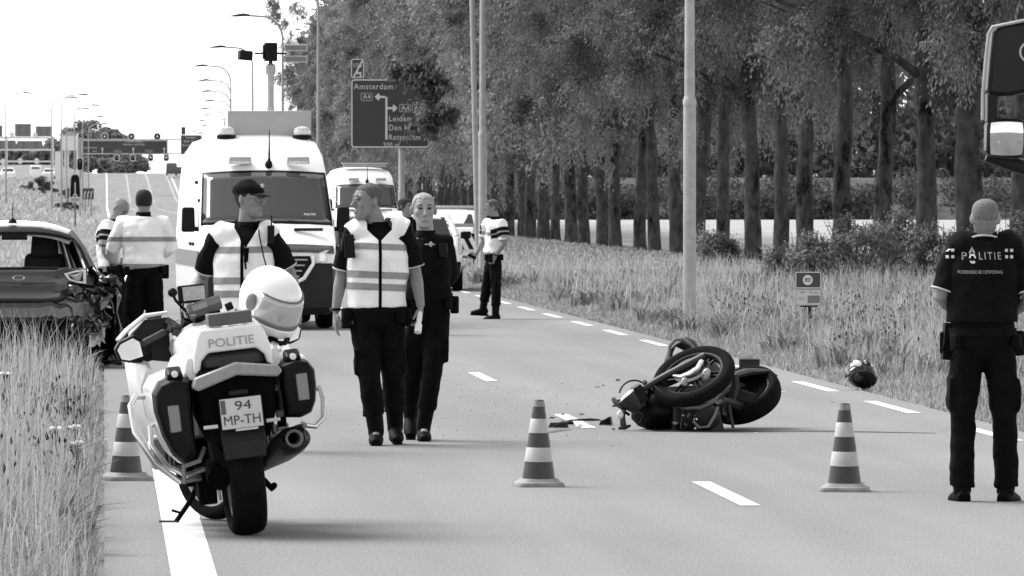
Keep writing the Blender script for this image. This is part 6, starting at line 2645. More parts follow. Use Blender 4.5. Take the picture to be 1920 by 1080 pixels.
# --- the officer in dark uniform behind him
AE = Anchor(800, 45.6)
J = joints(AE, head=(794, 395, -.03), neck=(798, 440, .0), chest=(800, 480, .0), waist=(803, 530, .0), hip=(803, 566, .0),
           sha=(766, 458, .02), ela=(760, 520, .10), wra=(786, 560, .22), shb=(833, 456, .02), elb=(843, 518, .12), wrb=(818, 560, .22),
           hpa=(785, 592, .0), kna=(776, 690, .05), ana=(770, 776, .30), hpb=(820, 592, .0), knb=(812, 694, -.08), anb=(794, 800, -.02),
           fta=(-.05, -1, -.5), ftb=(0, -1, 0))
pe, pe_body, pe_st, _, HMe = person('fair-haired officer in all dark uniform walking behind the vested one', AE, J, tw=R(2), head=(0, R(0), R(3)), hs=1.13, top='none', skin='skin_fair', female=True,
                                hands={'a': ((1, .1, -.2), (0, 1, 0), (0, 0, 1), .6), 'b': ((-1, .1, -.2), (0, 1, 0), (0, 0, 1), .6)}, sleeves='long', hair=dict(m='hair_fair', off=.004, front=.080, side=.03, back=-.06), brow='hair_mid', bulk=.94)
mb = MB()
mb.box(AE.L(831, 470, -.13), (.06, .04, .11))
mb.build('radio', K['black'], pe, bevel=.01)
mb = MB()
mb.box(AE.L(806, 458, -.155), (.075, .006, .010))
mb.ell(AE.L(808, 458, -.157), (.014, .006, .02))
mb.box(AE.L(779, 447, -.14), (.04, .006, .010))
mb.build('badge', K['patch'], pe)
mb = MB(HMe)
mb.ell((0, .10, .055), (.035, .035, .035))
mb.build('hair_bun', K['hair_fair'], pe_body)

# --- officer seen from behind on the right, lettered back
AG = Anchor(1846, 36.6)
J = joints(AG, head=(1847, 411, -.05), neck=(1846, 446, .0), chest=(1846, 510, .0), waist=(1842, 582, .0), hip=(1842, 640, .0),
           sha=(1790, 475, .0), ela=(1763, 558, -.02), wra=(1800, 590, .26), shb=(1903, 475, .0), elb=(1930, 560, -.02), wrb=(1895, 590, .26),
           hpa=(1812, 668, .0), kna=(1806, 780, -.03), ana=(1804, 912, .0), hpb=(1874, 668, .0), knb=(1884, 785, -.03), anb=(1887, 914, .0),
           fta=(-.12, 1, 0), ftb=(.45, .9, 0))
pg, pg_body, pg_st, pg_vest, HMg = person('officer with cropped hair seen from behind, lettering on the back', AG, J, tw=R(180), head=(R(6), 0, R(180)), hs=1.02, top='black_vest', bulk=1.06, k=1.0, low_boots=True,
                                      hands={'a': ((.5, .8, .1), (0, 0, -1), (0, .3, 1), .7), 'b': ((-.5, .8, .1), (0, 0, -1), (0, .3, 1), .7)}, hair=dict(m='hair_grey', off=.003, front=.06, side=.045, back=-.012), brow='hair_grey')


def project(me, src, axis=Vector((0, 1, 0)), off=.004):
    """lay flat lettering onto the cloth behind it"""
    trees = []
    for s_ in (src if isinstance(src, (list, tuple)) else [src]):
        bm = bmesh.new()
        bm.from_mesh(s_.data)
        trees.append(BVHTree.FromBMesh(bm))
        bm.free()
    for v in me.vertices:
        hits = [h for h in (t_.ray_cast(v.co - axis * 1.0, axis) for t_ in trees) if h[0] is not None]
        if hits:
            h = min(hits, key=lambda q_: q_[3])
            v.co = h[0] - axis * (off + (0.001 if v.co.y < 0 else 0))


def print_on(name, txt, h, w, m, src, centre, bold=.0, spacing=1.0):
    me = text_mesh(txt, h, w, bold, .002, 'CENTER', spacing)
    for v in me.vertices:
        v.co += centre
    project(me, src)
    me.materials.clear()
    me.materials.append(m)
    return link(name, me, src)


K['print'] = mat('white_print', 0.55, 0.7)
c1 = AG.L(1847, 481, -.3)
mb = MB()
g1 = [(0, .052), (.014, .028), (.018, .010), (.012, -.004), (.006, .012), (0, .0), (-.006, .014), (-.012, -.004), (-.018, .010), (-.013, .030)]
print_on('lettering', 'P', .044, .030, K['print'], pg_vest, c1 + Vector((-.098, 0, 0)), .02)
print_on('lettering', 'LITIE', .044, .132, K['print'], pg_vest, c1 + Vector((.052, 0, 0)), .02, 1.35)
print_on('lettering', 'FORENSISCHE OPSPORING', .020, .262, K['print'], pg_vest, AG.L(1845, 511, -.3), .012)
em = MB()
for poly in ([(0, .058), (.017, .026), (.015, .004), (.005, .020), (0, .034), (-.005, .020), (-.015, .004), (-.017, .026)],
             [(.019 * math.cos(a), -.008 + .021 * math.sin(a)) for a in np.linspace(-.2, PI + .2, 14)] + [(.011 * math.cos(a), -.008 + .012 * math.sin(a)) for a in np.linspace(PI + .2, -.2, 14)],
             [(-.016, -.024), (-.002, -.030), (.012, -.026), (.014, -.040), (0, -.044), (-.014, -.038)]):
    em.prism(poly, .002, Matrix(((1, 0, 0, c1.x - .052), (0, 0, 1, c1.y), (0, 1, 0, c1.z), (0, 0, 0, 1))))
eme = em.mesh('emblem', K['print'], 0)
project(eme, pg_vest)
link('emblem', eme, pg_vest)
for px in (1791, 1901):
    for q in range(4):
        mb = MB()
        cc = AG.L(px + (-5 + 10 * (q % 2)), 476 + (-6 if q < 2 else 6), -.3)
        mb.prism([(-.009, -.009), (.009, -.009), (.009, .009), (-.009, .009)], .002, Matrix(((1, 0, 0, cc.x), (0, 0, 1, cc.y), (0, 1, 0, cc.z), (0, 0, 0, 1))))
        me = mb.mesh('shoulder_mark', K['print'], 0)
        project(me, [pg_st, pg_vest])
        link('shoulder_mark', me, pg_st)
mb = MB()
mb.tube([AG.L(1820, 446, -.075), AG.L(1832, 442, -.10), AG.L(1846, 441, -.108), AG.L(1860, 442, -.10), AG.L(1873, 446, -.075)], .006, 6)
mb.build('collar_piping', K['trim'], pg_st)
mb = MB()
mb.box(AG.L(1776, 640, .02), (.05, .10, .22), (0, R(4), 0))
mb.tube([AG.L(1772, 640, -.06), AG.L(1768, 655, -.07), AG.L(1774, 668, -.06)], .008, 6)
mb.build('holster', K['boot'], pg, bevel=.015)

# --- officer with cap and glasses behind the parked motorcycle
AC = Anchor(462, 43.8)
J = joints(AC, head=(467, 375, -.02), neck=(464, 424, .02), chest=(457, 490, .0), waist=(458, 562, .0), hip=(460, 606, .0),
           sha=(400, 454, .0), ela=(380, 520, .10), wra=(352, 560, -.10), shb=(514, 452, .0), elb=(543, 510, .05), wrb=(560, 575, -.10),
           hpa=(436, 632, .0), kna=(436, 730, -.05), ana=(436, 818, .0), hpb=(484, 632, .0), knb=(486, 730, -.05), anb=(488, 818, .05),
           fta=(-.1, -1, 0), ftb=(.1, -1, 0))
pc_, pc_body, pc_st, pc_vest, HMc = person('officer in dark cap and glasses with white vest, behind the parked motorcycle', AC, J, tw=R(-6), head=(R(0), R(2), R(56)), hs=1.10, bulk=1.04, k=1.05,
                                       hands={'a': ((-.2, -.3, -1), (.8, -.2, 0), (.2, -1, 0), .4), 'b': ((.1, -.3, -1), (-.8, -.2, 0), (-.2, -1, 0), .4)}, hair=dict(m='hair_dark', off=.006, front=.09, side=.035, back=-.05))
mb = MB(HMc)
rings = []
HN = np.array(HEAD)
for z, o in ((.040, .012), (.060, .015), (.085, .018), (.108, .020), (.126, .014), (.137, .0)):
    zz = min(z, .110)
    yf, yb, hw = (float(np.interp(zz, HN[:, 0], HN[:, i])) for i in (1, 2, 3))
    kk = 1.0 if z < .115 else (.86 if z < .13 else .5)
    rings.append([Vector((p.x * kk, p.y * kk, z)) for p in head_ring(z, yf, yb, hw, o, 28)])
mb.loft(rings)
cap = mb.build('cap', K['uniform'], pc_, 60)
mb = MB(HMc)
rings = []
for y, w, z in ((-.075, .075, .050), (-.105, .072, .046), (-.135, .060, .038), (-.155, .036, .031)):
    rings.append([Vector((w * f, y + .022 * f * f, z - .014 * f * f)) for f in np.linspace(-1, 1, 9)] + [Vector((w * f, y + .022 * f * f, z - .014 * f * f - .005)) for f in np.linspace(1, -1, 9)])
mb.loft(rings)
mb.build('cap_peak', K['dark'], cap, 60)
mb = MB(HMc)
mb.ell((0, -.100, .092), (.020, .006, .014))
mb.build('cap_badge', K['trim'], cap)
mb = MB(HMc)
for sx in (-1, 1):
    mb.torus((sx * .034, -.100, .014), .022, .0022, (PI / 2, 0, 0), 20, 6, sq=(1, 1))
    mb.tube([(sx * .056, -.098, .018), (sx * .078, -.06, .018), (sx * .080, .01, .012)], .0024, 6)
mb.tube([(-.012, -.104, .018), (.012, -.104, .018)], .002, 6)
mb.build('glasses', K['steel'], pc_body)
mb = MB()
mb.tube([AC.L(442, 412, -.03), AC.L(448, 435, -.13), AC.L(458, 470, -.19), AC.L(461, 505, -.2)], .007, 6)
mb.tube([AC.L(484, 415, -.03), AC.L(486, 440, -.13), AC.L(494, 480, -.19), AC.L(502, 510, -.19)], .005, 6)
mb.box(AC.L(462, 478, -.19), (.03, .02, .10), (0, R(5), 0))
mb.build('lanyard', K['matt_black'], pc_)
mb = MB()
mb.box(AC.L(508, 440, -.13), (.05, .04, .13))
mb.tube([AC.L(509, 428, -.13), AC.L(509, 404, -.13)], .006, 6)
mb.build('radio', K['black'], pc_, bevel=.008)

# --- officer by the verge facing left
AF = Anchor(922, 90.3)
J = joints(AF, head=(923, 389, .0), neck=(929, 410, .0), chest=(930, 434, .0), waist=(926, 462, .0), hip=(925, 481, .0),
           sha=(914, 420, .22), ela=(906, 450, .26), wra=(893, 476, .20), shb=(941, 421, -.20), elb=(946, 456, -.26), wrb=(929, 480, -.22),
           hpa=(922, 492, .09), kna=(913, 534, .08), ana=(906, 578, .08), hpb=(928, 492, -.09), knb=(931, 540, -.08), anb=(929, 588, -.10),
           fta=(-1, -.1, .06), ftb=(-1, -.25, 0))
pf, *_r, HMf = person('officer in white vest standing by the verge, facing left', AF, J, tw=R(-90), head=(0, R(3), R(-88)), hs=1.02, k=.98, top='jacket', sleeve_badge=True,
                  hands={'a': ((-1, 0, -.6), (0, -1, 0), (0, .3, 1), .8), 'b': ((-.5, .2, -.8), (0, 1, 0), (-1, 0, 0), .4)}, hair=dict(m='hair_mid', off=.008, front=.066, side=.03, back=-.05), vox=.0105)
mb = MB()
mb.box(AF.L(885, 481, .2), (.13, .05, .05), (0, R(25), 0))
mb.build('glove', K['boot'], pf, bevel=.015)
mb = MB()
mb.torus(AF.L(931, 477, -.22), .036, .01, (R(30), R(20), 0), 18, 6)
mb.build('wristwatch', K['black'], pf)

# --- officer in white jacket seen from behind, by the crashed car
AB = Anchor(272, 65.8)
J = joints(AB, head=(270, 378, -.02), neck=(269, 403, .0), chest=(268, 440, .0), waist=(268, 478, .0), hip=(270, 506, .0),
           sha=(229, 420, .0), ela=(212, 466, .06), wra=(214, 490, .30), shb=(307, 420, .0), elb=(320, 462, .10), wrb=(308, 474, .34),
           hpa=(252, 528, .0), kna=(254, 598, -.03), ana=(257, 664, .0), hpb=(288, 528, .0), knb=(289, 598, -.03), anb=(290, 664, .0),
           fta=(-.15, 1, 0), ftb=(.2, 1, 0))
pb_, *_r = person('dark-haired officer in white jacket seen from behind beside the crashed car', AB, J, tw=R(180), head=(R(14), 0, R(172)), hs=1.05, top='jacket', sleeves='long', k=1.06, bulk=1.12,
             hands={'a': ((.3, .8, 0), (0, 0, -1), (0, 0, 1), .6), 'b': ((-.3, .8, 0), (0, 0, -1), (0, 0, 1), .6)}, hair=dict(m='hair_dark', off=.012, front=.07, side=.0, back=-.07), vox=.0095)

# --- bald officer with a camera
AAA = Anchor(215, 71.0)
J = joints(AAA, head=(224, 392, -.02), neck=(212, 416, .0), chest=(204, 445, .0), waist=(206, 482, .0), hip=(212, 508, .0),
           sha=(203, 424, -.20), ela=(196, 470, -.26), wra=(210, 494, -.10), shb=(220, 424, .20), elb=(226, 470, .22), wrb=(222, 494, .05),
           hpa=(212, 530, -.09), kna=(222, 586, -.08), ana=(220, 648, -.08), hpb=(218, 530, .09), knb=(230, 586, .08), anb=(232, 648, .10),
           fta=(.9, -.3, 0), ftb=(.9, .2, 0))
pa_, *_r = person('bald officer in white jacket bending over a camera by the crashed car', AAA, J, tw=R(70), head=(R(38), R(10), R(62)), hs=1.08, top='jacket', k=1.0, sleeve_badge=True,
             hands={'a': ((.8, 0, -.3), (0, .5, -1), (0, 0, 1), .7), 'b': ((.8, 0, -.3), (0, .5, -1), (0, 0, 1), .7)}, vox=.0095, stripes=True)
x, y = at(218, 70.7)
cmr = thing('camera', 'black camera in the hands of the bald officer', 'camera', (x, y, zof(496, 70.7)))
mb = MB()
mb.box((0, 0, 0), (.15, .10, .11))
mb.box((0, -.0, .07), (.06, .07, .05))
mb.build('camera_body', K['black'], cmr, bevel=.015)
mb = MB()
mb.lathe([(.045, 0), (.047, .06), (.05, .10), (.04, .105)], (.03, -.04, 0), (R(80), 0, R(15)), 18)
mb.build('camera_lens', K['boot'], cmr)

# --- officer whose head shows behind the fair-haired one
AH = Anchor(762, 80.0)
J = joints(AH, head=(761, 388, .0), neck=(764, 412, .0), chest=(764, 440, .0), waist=(764, 472, .0), hip=(764, 495, .0),
           sha=(738, 420, .0), ela=(732, 458, .05), wra=(736, 495, .0), shb=(790, 420, .0), elb=(796, 458, .05), wrb=(792, 495, .0),
           hpa=(752, 512, .0), kna=(752, 566, .0), ana=(752, 616, .0), hpb=(776, 512, .0), knb=(777, 566, .0), anb=(778, 616, .0),
           fta=(.2, -1, 0), ftb=(.3, -1, 0))
ph_, *_r = person('dark-haired officer mostly hidden between the vested officer and the fair-haired one', AH, J, tw=R(20), head=(0, 0, R(50)), hs=1.0, top='none', k=1.0,
             hands={'a': ((0, -.1, -1), (1, 0, 0), (0, -1, 0), .5), 'b': ((0, -.1, -1), (-1, 0, 0), (0, -1, 0), .5)}, hair=dict(m='hair_dark', off=.012, front=.06, side=.0, back=-.06), vox=.0115)
# ------------------------------------------------------------------ traffic cones
K['cone_dark'] = mat('cone_body', 0.03, 0.5, var=0.2, vscale=12)
K['cone_light'] = mat('cone_band', 0.36, 0.45, var=0.12, vscale=14)
K['cone_base'] = mat('cone_base', 0.22, 0.7, var=0.25, vscale=16)


def cone(label):
    t = thing('traffic_cone', label, 'traffic cone', group='traffic cones across the road')
    mb = MB()
    ring = lambda w, z, n=40: [Vector((w * math.copysign(abs(math.cos(a)) ** .35, math.cos(a)), w * math.copysign(abs(math.sin(a)) ** .35, math.sin(a)), z)) for a in (2 * PI * k / n for k in range(n))]
    mb.loft([ring(.150, .0), ring(.152, .012), ring(.146, .026), ring(.125, .032), ring(.112, .05)])
    mb.build('base', K['cone_base'], t, 40)
    R0 = lambda z: .104 - .072 * (z - .045) / .495
    mb = MB()
    mb.lathe([(R0(z), z) for z in (.04, .12, .2, .3, .4, .5, .535)] + [(.026, .542), (.018, .535), (.015, .49)], n=28)
    mb.build('cone_body', K['cone_dark'], t, 50)
    for z0, z1 in ((.155, .245), (.335, .425)):
        mb = MB()
        mb.lathe([(R0(z0) + .001, z0), (R0(z0) + .003, z0 + .002), (R0(z1) + .003, z1 - .002), (R0(z1) + .001, z1)], n=28, cap=False)
        mb.build('reflective_band', K['cone_light'], t, 50)
    mb = MB()
    mb.lathe([(R0(.50) + .002, .50), (R0(.535) + .002, .535)], n=28, cap=False)
    mb.build('tip', K['cone_base'], t)
    return t


c0 = None
for px, py, lab, rz in ((1010, 917, 'striped cone in the middle of the road before the fallen motorcycle', .1), (1584, 926, 'striped cone on the right, left of the officer with the lettered back', -.2), (236, 905, 'striped cone on the left beside the parked police motorcycle', .3)):
    d = dep(py - 5)
    x, y = at(px, d)
    if c0 is None:
        c0 = cone(lab)
        o = c0
    else:
        o = dup(c0, (0, 0, 0), 0, lab)
    o.location = (x, y, .001)
    o.rotation_euler = (R(.8), 0, rz)

# ------------------------------------------------------------------ speed marker sign in the verge
HA = Anchor(1515, 76)
hs = HA.place(thing('marker_sign', 'small marker sign with round 80 over a white plate in the right verge', 'road sign'))
z0 = .05
hp1 = panel('upper_plate', HA, 1490, 509, 1540, 541, K['sign_dark'], hs, -.03, .02, .010, r=.03)
hp2 = panel('lower_plate', HA, 1490.5, 541.5, 1541, 573, K['plate'], hs, -.03, .02, .006, K['mid'], r=.03)
c = HA.L(1514, 525)
mb = MB()
mb.lathe([(.062, 0), (.062, .004)], (c.x, -.032, c.z), (PI / 2, 0, 0), 24)
mb.build('speed_disc', K['sign_white'], hp1, 0)
lettering('lettering', '80', .055, K['letter_dark'], hp1, (c.x, -.038, c.z), w=.075, bold=.01)
a = HA.L(1504, 548)
lettering('lettering', 'N4', .03, K['letter_grey'], hp2, (a.x, -.034, a.z), w=.05, bold=.01)
a = HA.L(1525, 548)
lettering('lettering', 'Re', .03, K['letter_grey'], hp2, (a.x, -.034, a.z), w=.11, bold=.01)
a = HA.L(1502, 560)
lettering('lettering', '34,7', .034, K['letter_grey'], hp2, (a.x, -.034, a.z), w=.075, bold=.01)
q0, q1 = HA.L(1514, 568), HA.L(1537, 554)
mb = MB()
mb.box(((q0.x + q1.x) / 2, -.033, (q0.z + q1.z) / 2), (q1.x - q0.x, .006, q1.z - q0.z))
mb.build('number_field', K['mid'], hp2, 0)
mb = MB()
a = HA.L(1518, 572)
mb.tube([(a.x, 0, a.z + .1), (a.x + .01, 0, -.3)], .022, 10)
mb.box((a.x - .01, -.0, a.z - .01), (.22, .03, .03))
mb.build('post', K['dark'], hs, 40)

# ------------------------------------------------------------------ things lying about
x, y = at(1616, 57.6)
lh = thing('dark_helmet', 'black and white motorcycle helmet lying on its side at the edge of the grass', 'helmet', (x, y, .145))
K['helmet_black'] = mat('black_helmet_shell', 0.006, 0.25, coat=0.5)
make_helmet(lh, K['helmet_black'], K['visor_dark'], K['black'], K['black'], 1.0)
mb = MB()
vs, fs = [], []
for i in range(7):
    for j in range(10):
        th = R(14 + 84 * i / 6)
        a = R(30 + 250 * j / 9)
        rr = math.sin(th) ** .8
        vs.append((.156 * rr * math.cos(a), .130 * rr * math.sin(a), .150 * math.cos(th)))
for i in range(6):
    for j in range(9):
        a = i * 10 + j
        fs.append((a, a + 1, a + 11, a + 10))
mb.add(vs, fs)
so = mb.build('white_panel', K['helmet_white'], lh, 60).modifiers.new('thick', 'SOLIDIFY')
so.thickness = .004
mb = MB()
mb.ell((.10, .09, -.02), (.05, .03, .055))
mb.build('cheek_pad', K['white_dull'], lh)
lh.rotation_euler = (R(62), R(-18), R(200))

bx, by = at(1405, 63.2)
bxo = thing('equipment_case', 'small dark case with papers on top on the edge line behind the fallen motorcycle', 'case', (bx, by, .002), R(-4))
mb = MB()
mb.box((0, 0, .065), (.205, .15, .125), top=(1.04, 1.04))
mb.build('case_body', K['dark'], bxo, bevel=.01)
mb = MB()
mb.box((0, 0, .134), (.216, .158, .012))
mb.build('case_rim', K['box_grey'], bxo, bevel=.004)
pap = MB()
pap.box((0, 0, 0), (.09, .012, .065), (R(-12), 0, 0))
pap.box((.07, .01, -.012), (.05, .03, .04))
po_ = tag(pap.build('papers', K['lens_grey'], None, bevel=.003), 'pale papers sticking up out of the small dark case', 'papers')
po_.location = (bx - .055, by + .02, .178)

DEB = [(1050, 803, .22, .06, 'dark', .045, 'long dark plastic shard near the middle cone'), (1063, 797, .18, .05, 'black', .035, 'thin dark shard beside the pale fragments'), (1088, 801, .09, .07, 'white_dull', .03, 'pale broken fragment left of the black wedge'),
       (1104, 798, .08, .05, 'lens', .02, 'clear lens fragment between the pale piece and the black wedge'), (1136, 798, .13, .09, 'black', .075, 'black wedge-shaped piece beside the fallen motorcycle'), (1096, 790, .32, .05, 'dark', .022, 'thin dark strip lying behind the pale fragments')]
for k in range(16):
    g = random.Random(40 + k)
    DEB.append((g.choice((1150, 1038, 1152, 1137, 1121, 1104, 1090, 1587, 1602, 1500, 1060, 1185, 1420, 1445, 1560, 1465)) + g.uniform(-6, 6), g.uniform(690, 815), g.uniform(.02, .07), g.uniform(.015, .04), g.choice(('dark', 'black', 'white_dull', 'mid')), g.uniform(.006, .02), 'small broken bit lying on the road near the fallen motorcycle'))
for px, py, w, l, m, h, lab in DEB:
    g = random.Random(int(px * 7 + py))
    d = dep(py)
    x, y = at(px, d)
    mb = MB()
    n = 6
    poly = [(w * .5 * math.cos(a) * g.uniform(.6, 1), l * .5 * math.sin(a) * g.uniform(.6, 1)) for a in (2 * PI * k / n for k in range(n))]
    vs = [(x_, y_, g.uniform(0, .004)) for x_, y_ in poly] + [(x_ * .8, y_ * .8, h * g.uniform(.4, 1)) for x_, y_ in poly]
    mb.add(vs, [tuple(range(n - 1, -1, -1)), tuple(range(n, 2 * n))] + [(i, (i + 1) % n, n + (i + 1) % n, n + i) for i in range(n)])
    o = mb.build('debris', K[m], None, 0)
    o.location = (x, y, .003)
    o.rotation_euler = (0, 0, g.uniform(-.5, .5))
    tag(o, lab, 'debris')
    if lab.startswith('small'):
        o['group'] = 'small broken bits round the fallen motorcycle'
# pale chips of glass and dark flat streaks on the road
K['chips'] = mat('glass_chips', 0.36, 0.3)
g = np.random.default_rng(21)
n = 150
cx = g.normal(0, 1.0, n)
d = np.abs(g.normal(0, 1, n))
X0, Y0 = at(1180, 55)
Xc, Yc = X0 - .6 + g.normal(0, 1.1, n), Y0 + g.normal(0, 5.5, n)
ok = (Xc > .8) & (Xc < 6.9) & (Yc > 44)
Xc, Yc = Xc[ok], Yc[ok]
s = g.uniform(.003, .012, len(Xc))
P = np.stack([np.stack([Xc - s, Yc - s, np.full_like(s, .003)], 1), np.stack([Xc + s, Yc - s * .6, np.full_like(s, .003)], 1), np.stack([Xc + s * .2, Yc + s, .003 + s * .8], 1)], 1)
struct(link('glass_chips', raw_mesh('glass_chips', P.reshape(-1, 3), np.arange(len(Xc) * 3).reshape(-1, 3), K['chips'])), 'stuff')
K['grit'] = mat('road_grit', 0.05, 0.8)
n = 130
Xc, Yc = g.normal(3.3, 1.0, n), g.normal(53, 4.5, n)
ok = (Xc > .7) & (Xc < 6.8) & (Yc > 44)
Xc, Yc = Xc[ok], Yc[ok]
s = g.uniform(.003, .008, len(Xc))
P = np.stack([np.stack([Xc - s, Yc - s, np.full_like(s, .002)], 1), np.stack([Xc + s, Yc - s * .6, np.full_like(s, .002)], 1), np.stack([Xc + s * .2, Yc + s, .002 + s * 1.1], 1)], 1)
struct(link('road_grit', raw_mesh('road_grit', P.reshape(-1, 3), np.arange(len(Xc) * 3).reshape(-1, 3), K['grit'])), 'stuff')
K['road_streak'] = mat('dark_road_streak', 0.022, 0.55, var=0.3, vscale=8)  # dark sheets laid flat on the asphalt beside the fallen motorcycle
for (pts, nm) in ((((1215, 806), (1300, 805), (1420, 806), (1560, 808), (1680, 810.5), (1755, 812.3), (1755, 813), (1640, 811.2), (1480, 809.5), (1330, 810), (1230, 809.5)), 'dark_streak'), (((1010, 812), (1050, 806), (1075, 806), (1060, 808), (1020, 814)), 'dark_streak')):
    vs = []
    for px, py in pts:
        x, y = at(px, dep(py))
        vs.append((x, y, .0025))
    mb = MB()
    mb.add(vs, [tuple(range(len(vs)))])
    struct(mb.build(nm, K['road_streak'], None, 0))

# ------------------------------------------------------------------ wild flowers
K['petal'] = mat('white_petals', 0.6, 0.8)


def flower_mesh(seed):
    g = random.Random(seed)
    mb = MB()
    for k in range(11):
        a, r = g.uniform(0, 2 * PI), .060 * math.sqrt(g.random())
        mb.ell((r * math.cos(a), r * math.sin(a), .5 + g.uniform(-.006, .006)), (.021, .021, .009), nu=6, nv=4)
    f = mb.mesh('flower_head', K['petal'], 0)
    mb = MB()
    mb.tube([(0, 0, -.05), (.01, 0, .25), (0, 0, .49)], .004, 4)
    for k in range(3):
        a = 2.1 * k
        mb.tube([(0, 0, .12 + .1 * k), (.05 * math.cos(a), .05 * math.sin(a), .17 + .1 * k), (.09 * math.cos(a), .09 * math.sin(a), .16 + .1 * k)], [.003, .010, .002], 4, flat=(.3, 1))
    return f, mb.mesh('stem', K['weed'], 0)


FL = [flower_mesh(k) for k in range(3)]
FPOS = [(1549, 640), (1570, 632), (1591, 645), (1502, 655), (1585, 655), (1630, 650), (1680, 640), (1722, 622), (1520, 640), (1461, 612), (1645, 655), (1600, 655), (1233, 492), (1240, 500), (1228, 504), (1246, 508), (1275, 562), (1290, 566), (1412, 604), (1160, 512), (1082, 510), (1000, 500), (1255, 585), (1273, 575), (1490, 605), (1475, 660), (1700, 700), (1735, 705), (975, 500), (1690, 560), (1560, 600)]
for i, (px, py) in enumerate(FPOS):
    d = None
    for dd in np.arange(125, 44, -.5):
        if zof(py, dd) <= .52 and at(px, dd)[0] > 7.4:
            d = dd
            break
    if d is None:
        continue
    x, y = at(px, d)
    zz = zof(py, d)
    t = thing('wildflower', 'white flat-topped wildflower standing in the right-hand verge grass', 'flower', (x, y, zz - .5), 0, 'white wildflowers in the right verge')
    link('flower_head', FL[i % 3][0], t)
    link('stem', FL[i % 3][1], t)
for i, (px, py) in enumerate([(80, 897), (90, 905), (86, 915), (84, 928), (140, 800), (103, 803), (160, 810), (145, 830), (8, 700), (136, 960)]):
    d = 36.0
    while d < 52 and not (at(px, d)[0] < -.15 and zof(py, d) < .62 and zof(py, d) > .2):
        d += .5
    x, y = at(px, d)
    t = thing('wildflower', 'white flat-topped wildflower in the grass at the left by the cone', 'flower', (x, y, zof(py, d) - .5), 0, 'white wildflowers in the left verge')
    h_ = link('flower_head', FL[i % 3][0], t)
    h_.scale = (.55, .55, 1)
    link('stem', FL[i % 3][1], t)

# ------------------------------------------------------------------ lorry at the right edge: only its mirror reaches into the picture
TA = Anchor(1945, 26.0)
tk = TA.place(thing('lorry', 'dark lorry mirror with a small lower mirror reaching in at the top right', 'lorry'))
W_ = TA.L
mb = MB()
rings = []
for z, k in ((.45, .96), (.7, 1.0), (1.6, 1.0), (2.6, .98), (2.95, .92), (3.1, .8)):
    rings.append([Vector((1.55 + 1.2 * k * math.copysign(abs(math.cos(a)) ** .4, math.cos(a)), .9 + 1.1 * k * math.copysign(abs(math.sin(a)) ** .4, math.sin(a)), z)) for a in (2 * PI * j / 32 for j in range(32))])
mb.loft(rings)
mb.build('cab', K['white_dull'], tk, 40)
wheel_parts(tk, .62, .7, .5, .30)
wheel_parts(tk, 2.5, .7, .5, .30)
K['lorry_black'] = mat('lorry_mirror_plastic', 0.004, 0.4, spec=0.2)
K['mirror_dark'] = mat('dark_mirror_face', 0.006, 0.15, spec=0.15)  # near-black face of the main mirror
mb = MB()
outl = [(1842.5, 178), (1848, 110), (1853, 62), (1858, 52), (1870, 48), (1918, 38), (1950, 34), (1958, 60), (1955, 120), (1940, 160), (1918, 176), (1890, 181), (1860, 182)]
q = [W_(*p) for p in outl]
M_ = Matrix(((1, 0, 0, 0), (0, 0, 1, -.12), (0, 1, 0, 0), (0, 0, 0, 1)))
mb.prism([(v.x, v.z) for v in q], .13, M_)
hs_ = mb.build('mirror_housing', K['lorry_black'], tk, 30, bevel=.02, seg=3)
mb = MB()
q = [W_(*p) for p in ((1850, 172), (1855, 110), (1860, 64), (1872, 56), (1945, 44), (1948, 120), (1932, 155), (1912, 168), (1880, 174))]
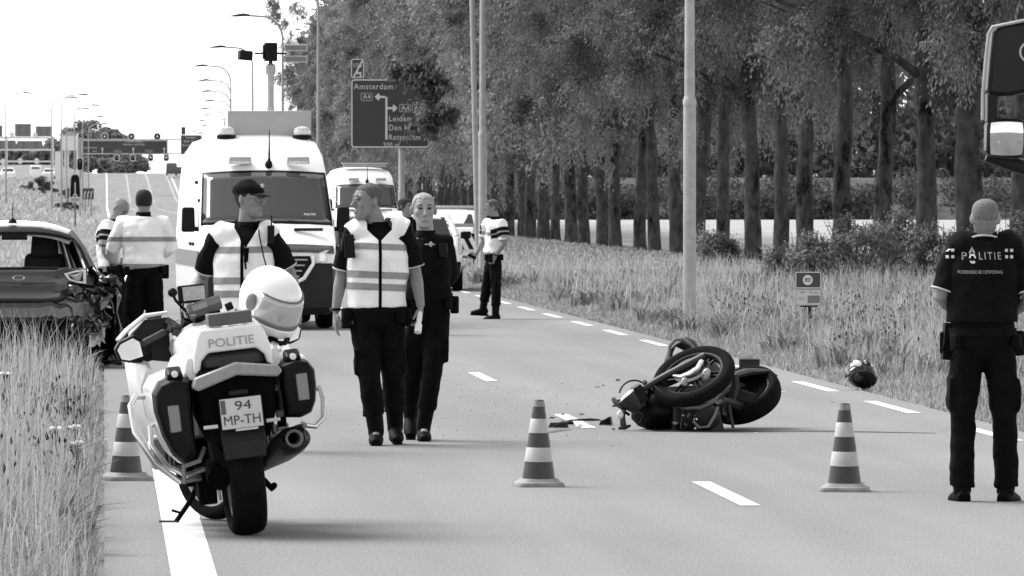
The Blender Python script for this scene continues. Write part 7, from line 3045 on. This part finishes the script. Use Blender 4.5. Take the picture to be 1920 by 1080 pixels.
mb.prism([(v.x, v.z) for v in q], .004, Matrix(((1, 0, 0, 0), (0, 0, 1, -.126), (0, 1, 0, 0), (0, 0, 0, 1))))
mb.build('mirror_glass', K['mirror_dark'], hs_, 0)
mb = MB()
mb.tube([W_(1842, 225, -.13), W_(1842.5, 178, -.13), W_(1848, 110, -.13), W_(1853, 64, -.13), W_(1860, 51, -.13), W_(1918, 39, -.13), W_(1950, 34, -.13)], .007, 8)
mb.build('mirror_edge', K['steel'], hs_, 60)
mb = MB()
mb.torus(W_(1931, 98, -.14), .042, .005, (PI / 2, 0, 0), 28, 6)
mb.build('ring_mark', K['lens_grey'], hs_)
mb = MB()
q = [W_(*p) for p in ((1843, 176), (1864, 176), (1862, 232), (1843, 232))]
mb.prism([(v.x, v.z) for v in q], .09, M_)
mb.tube([W_(1850, 290), W_(1900, 308), W_(1945, 322), W_(1975, 330)], .035, 10)
mb.build('mirror_arm', K['lorry_black'], tk, 30, bevel=.008)
mb = MB()
q = [W_(*p) for p in ((1841, 288), (1842, 236), (1846, 226), (1856, 223), (1905, 223), (1914, 229), (1915, 285), (1910, 296), (1895, 299), (1852, 294))]
mb.prism([(v.x, v.z) for v in q], .10, M_)
lo_ = mb.build('lower_mirror', K['lorry_black'], tk, 30, bevel=.012)
mb = MB()
q0, q1 = W_(1847, 292), W_(1910, 229)
vs, fs, n = [], [], 12
for j in range(n + 1):
    for i in range(n + 1):
        u, v = 2 * i / n - 1, 2 * j / n - 1
        cu, cv = u * (1 - .06 * v * v), v * (1 - .06 * u * u)
        vs.append(((q0.x + q1.x) / 2 + cu * (q1.x - q0.x) / 2, -.124 - .010 * (1 - (u * u + v * v) / 2) + .012 * v * -1 * .35, (q0.z + q1.z) / 2 + cv * (q1.z - q0.z) / 2))
for j in range(n):
    for i in range(n):
        a = j * (n + 1) + i
        fs.append((a, a + 1, a + n + 2, a + n + 1))
mb.add(vs, fs)
K['mirror'] = mat('mirror_glass', 0.55, 0.03, metal=1.0)
mb.build('mirror_glass', K['mirror'], lo_, 60)
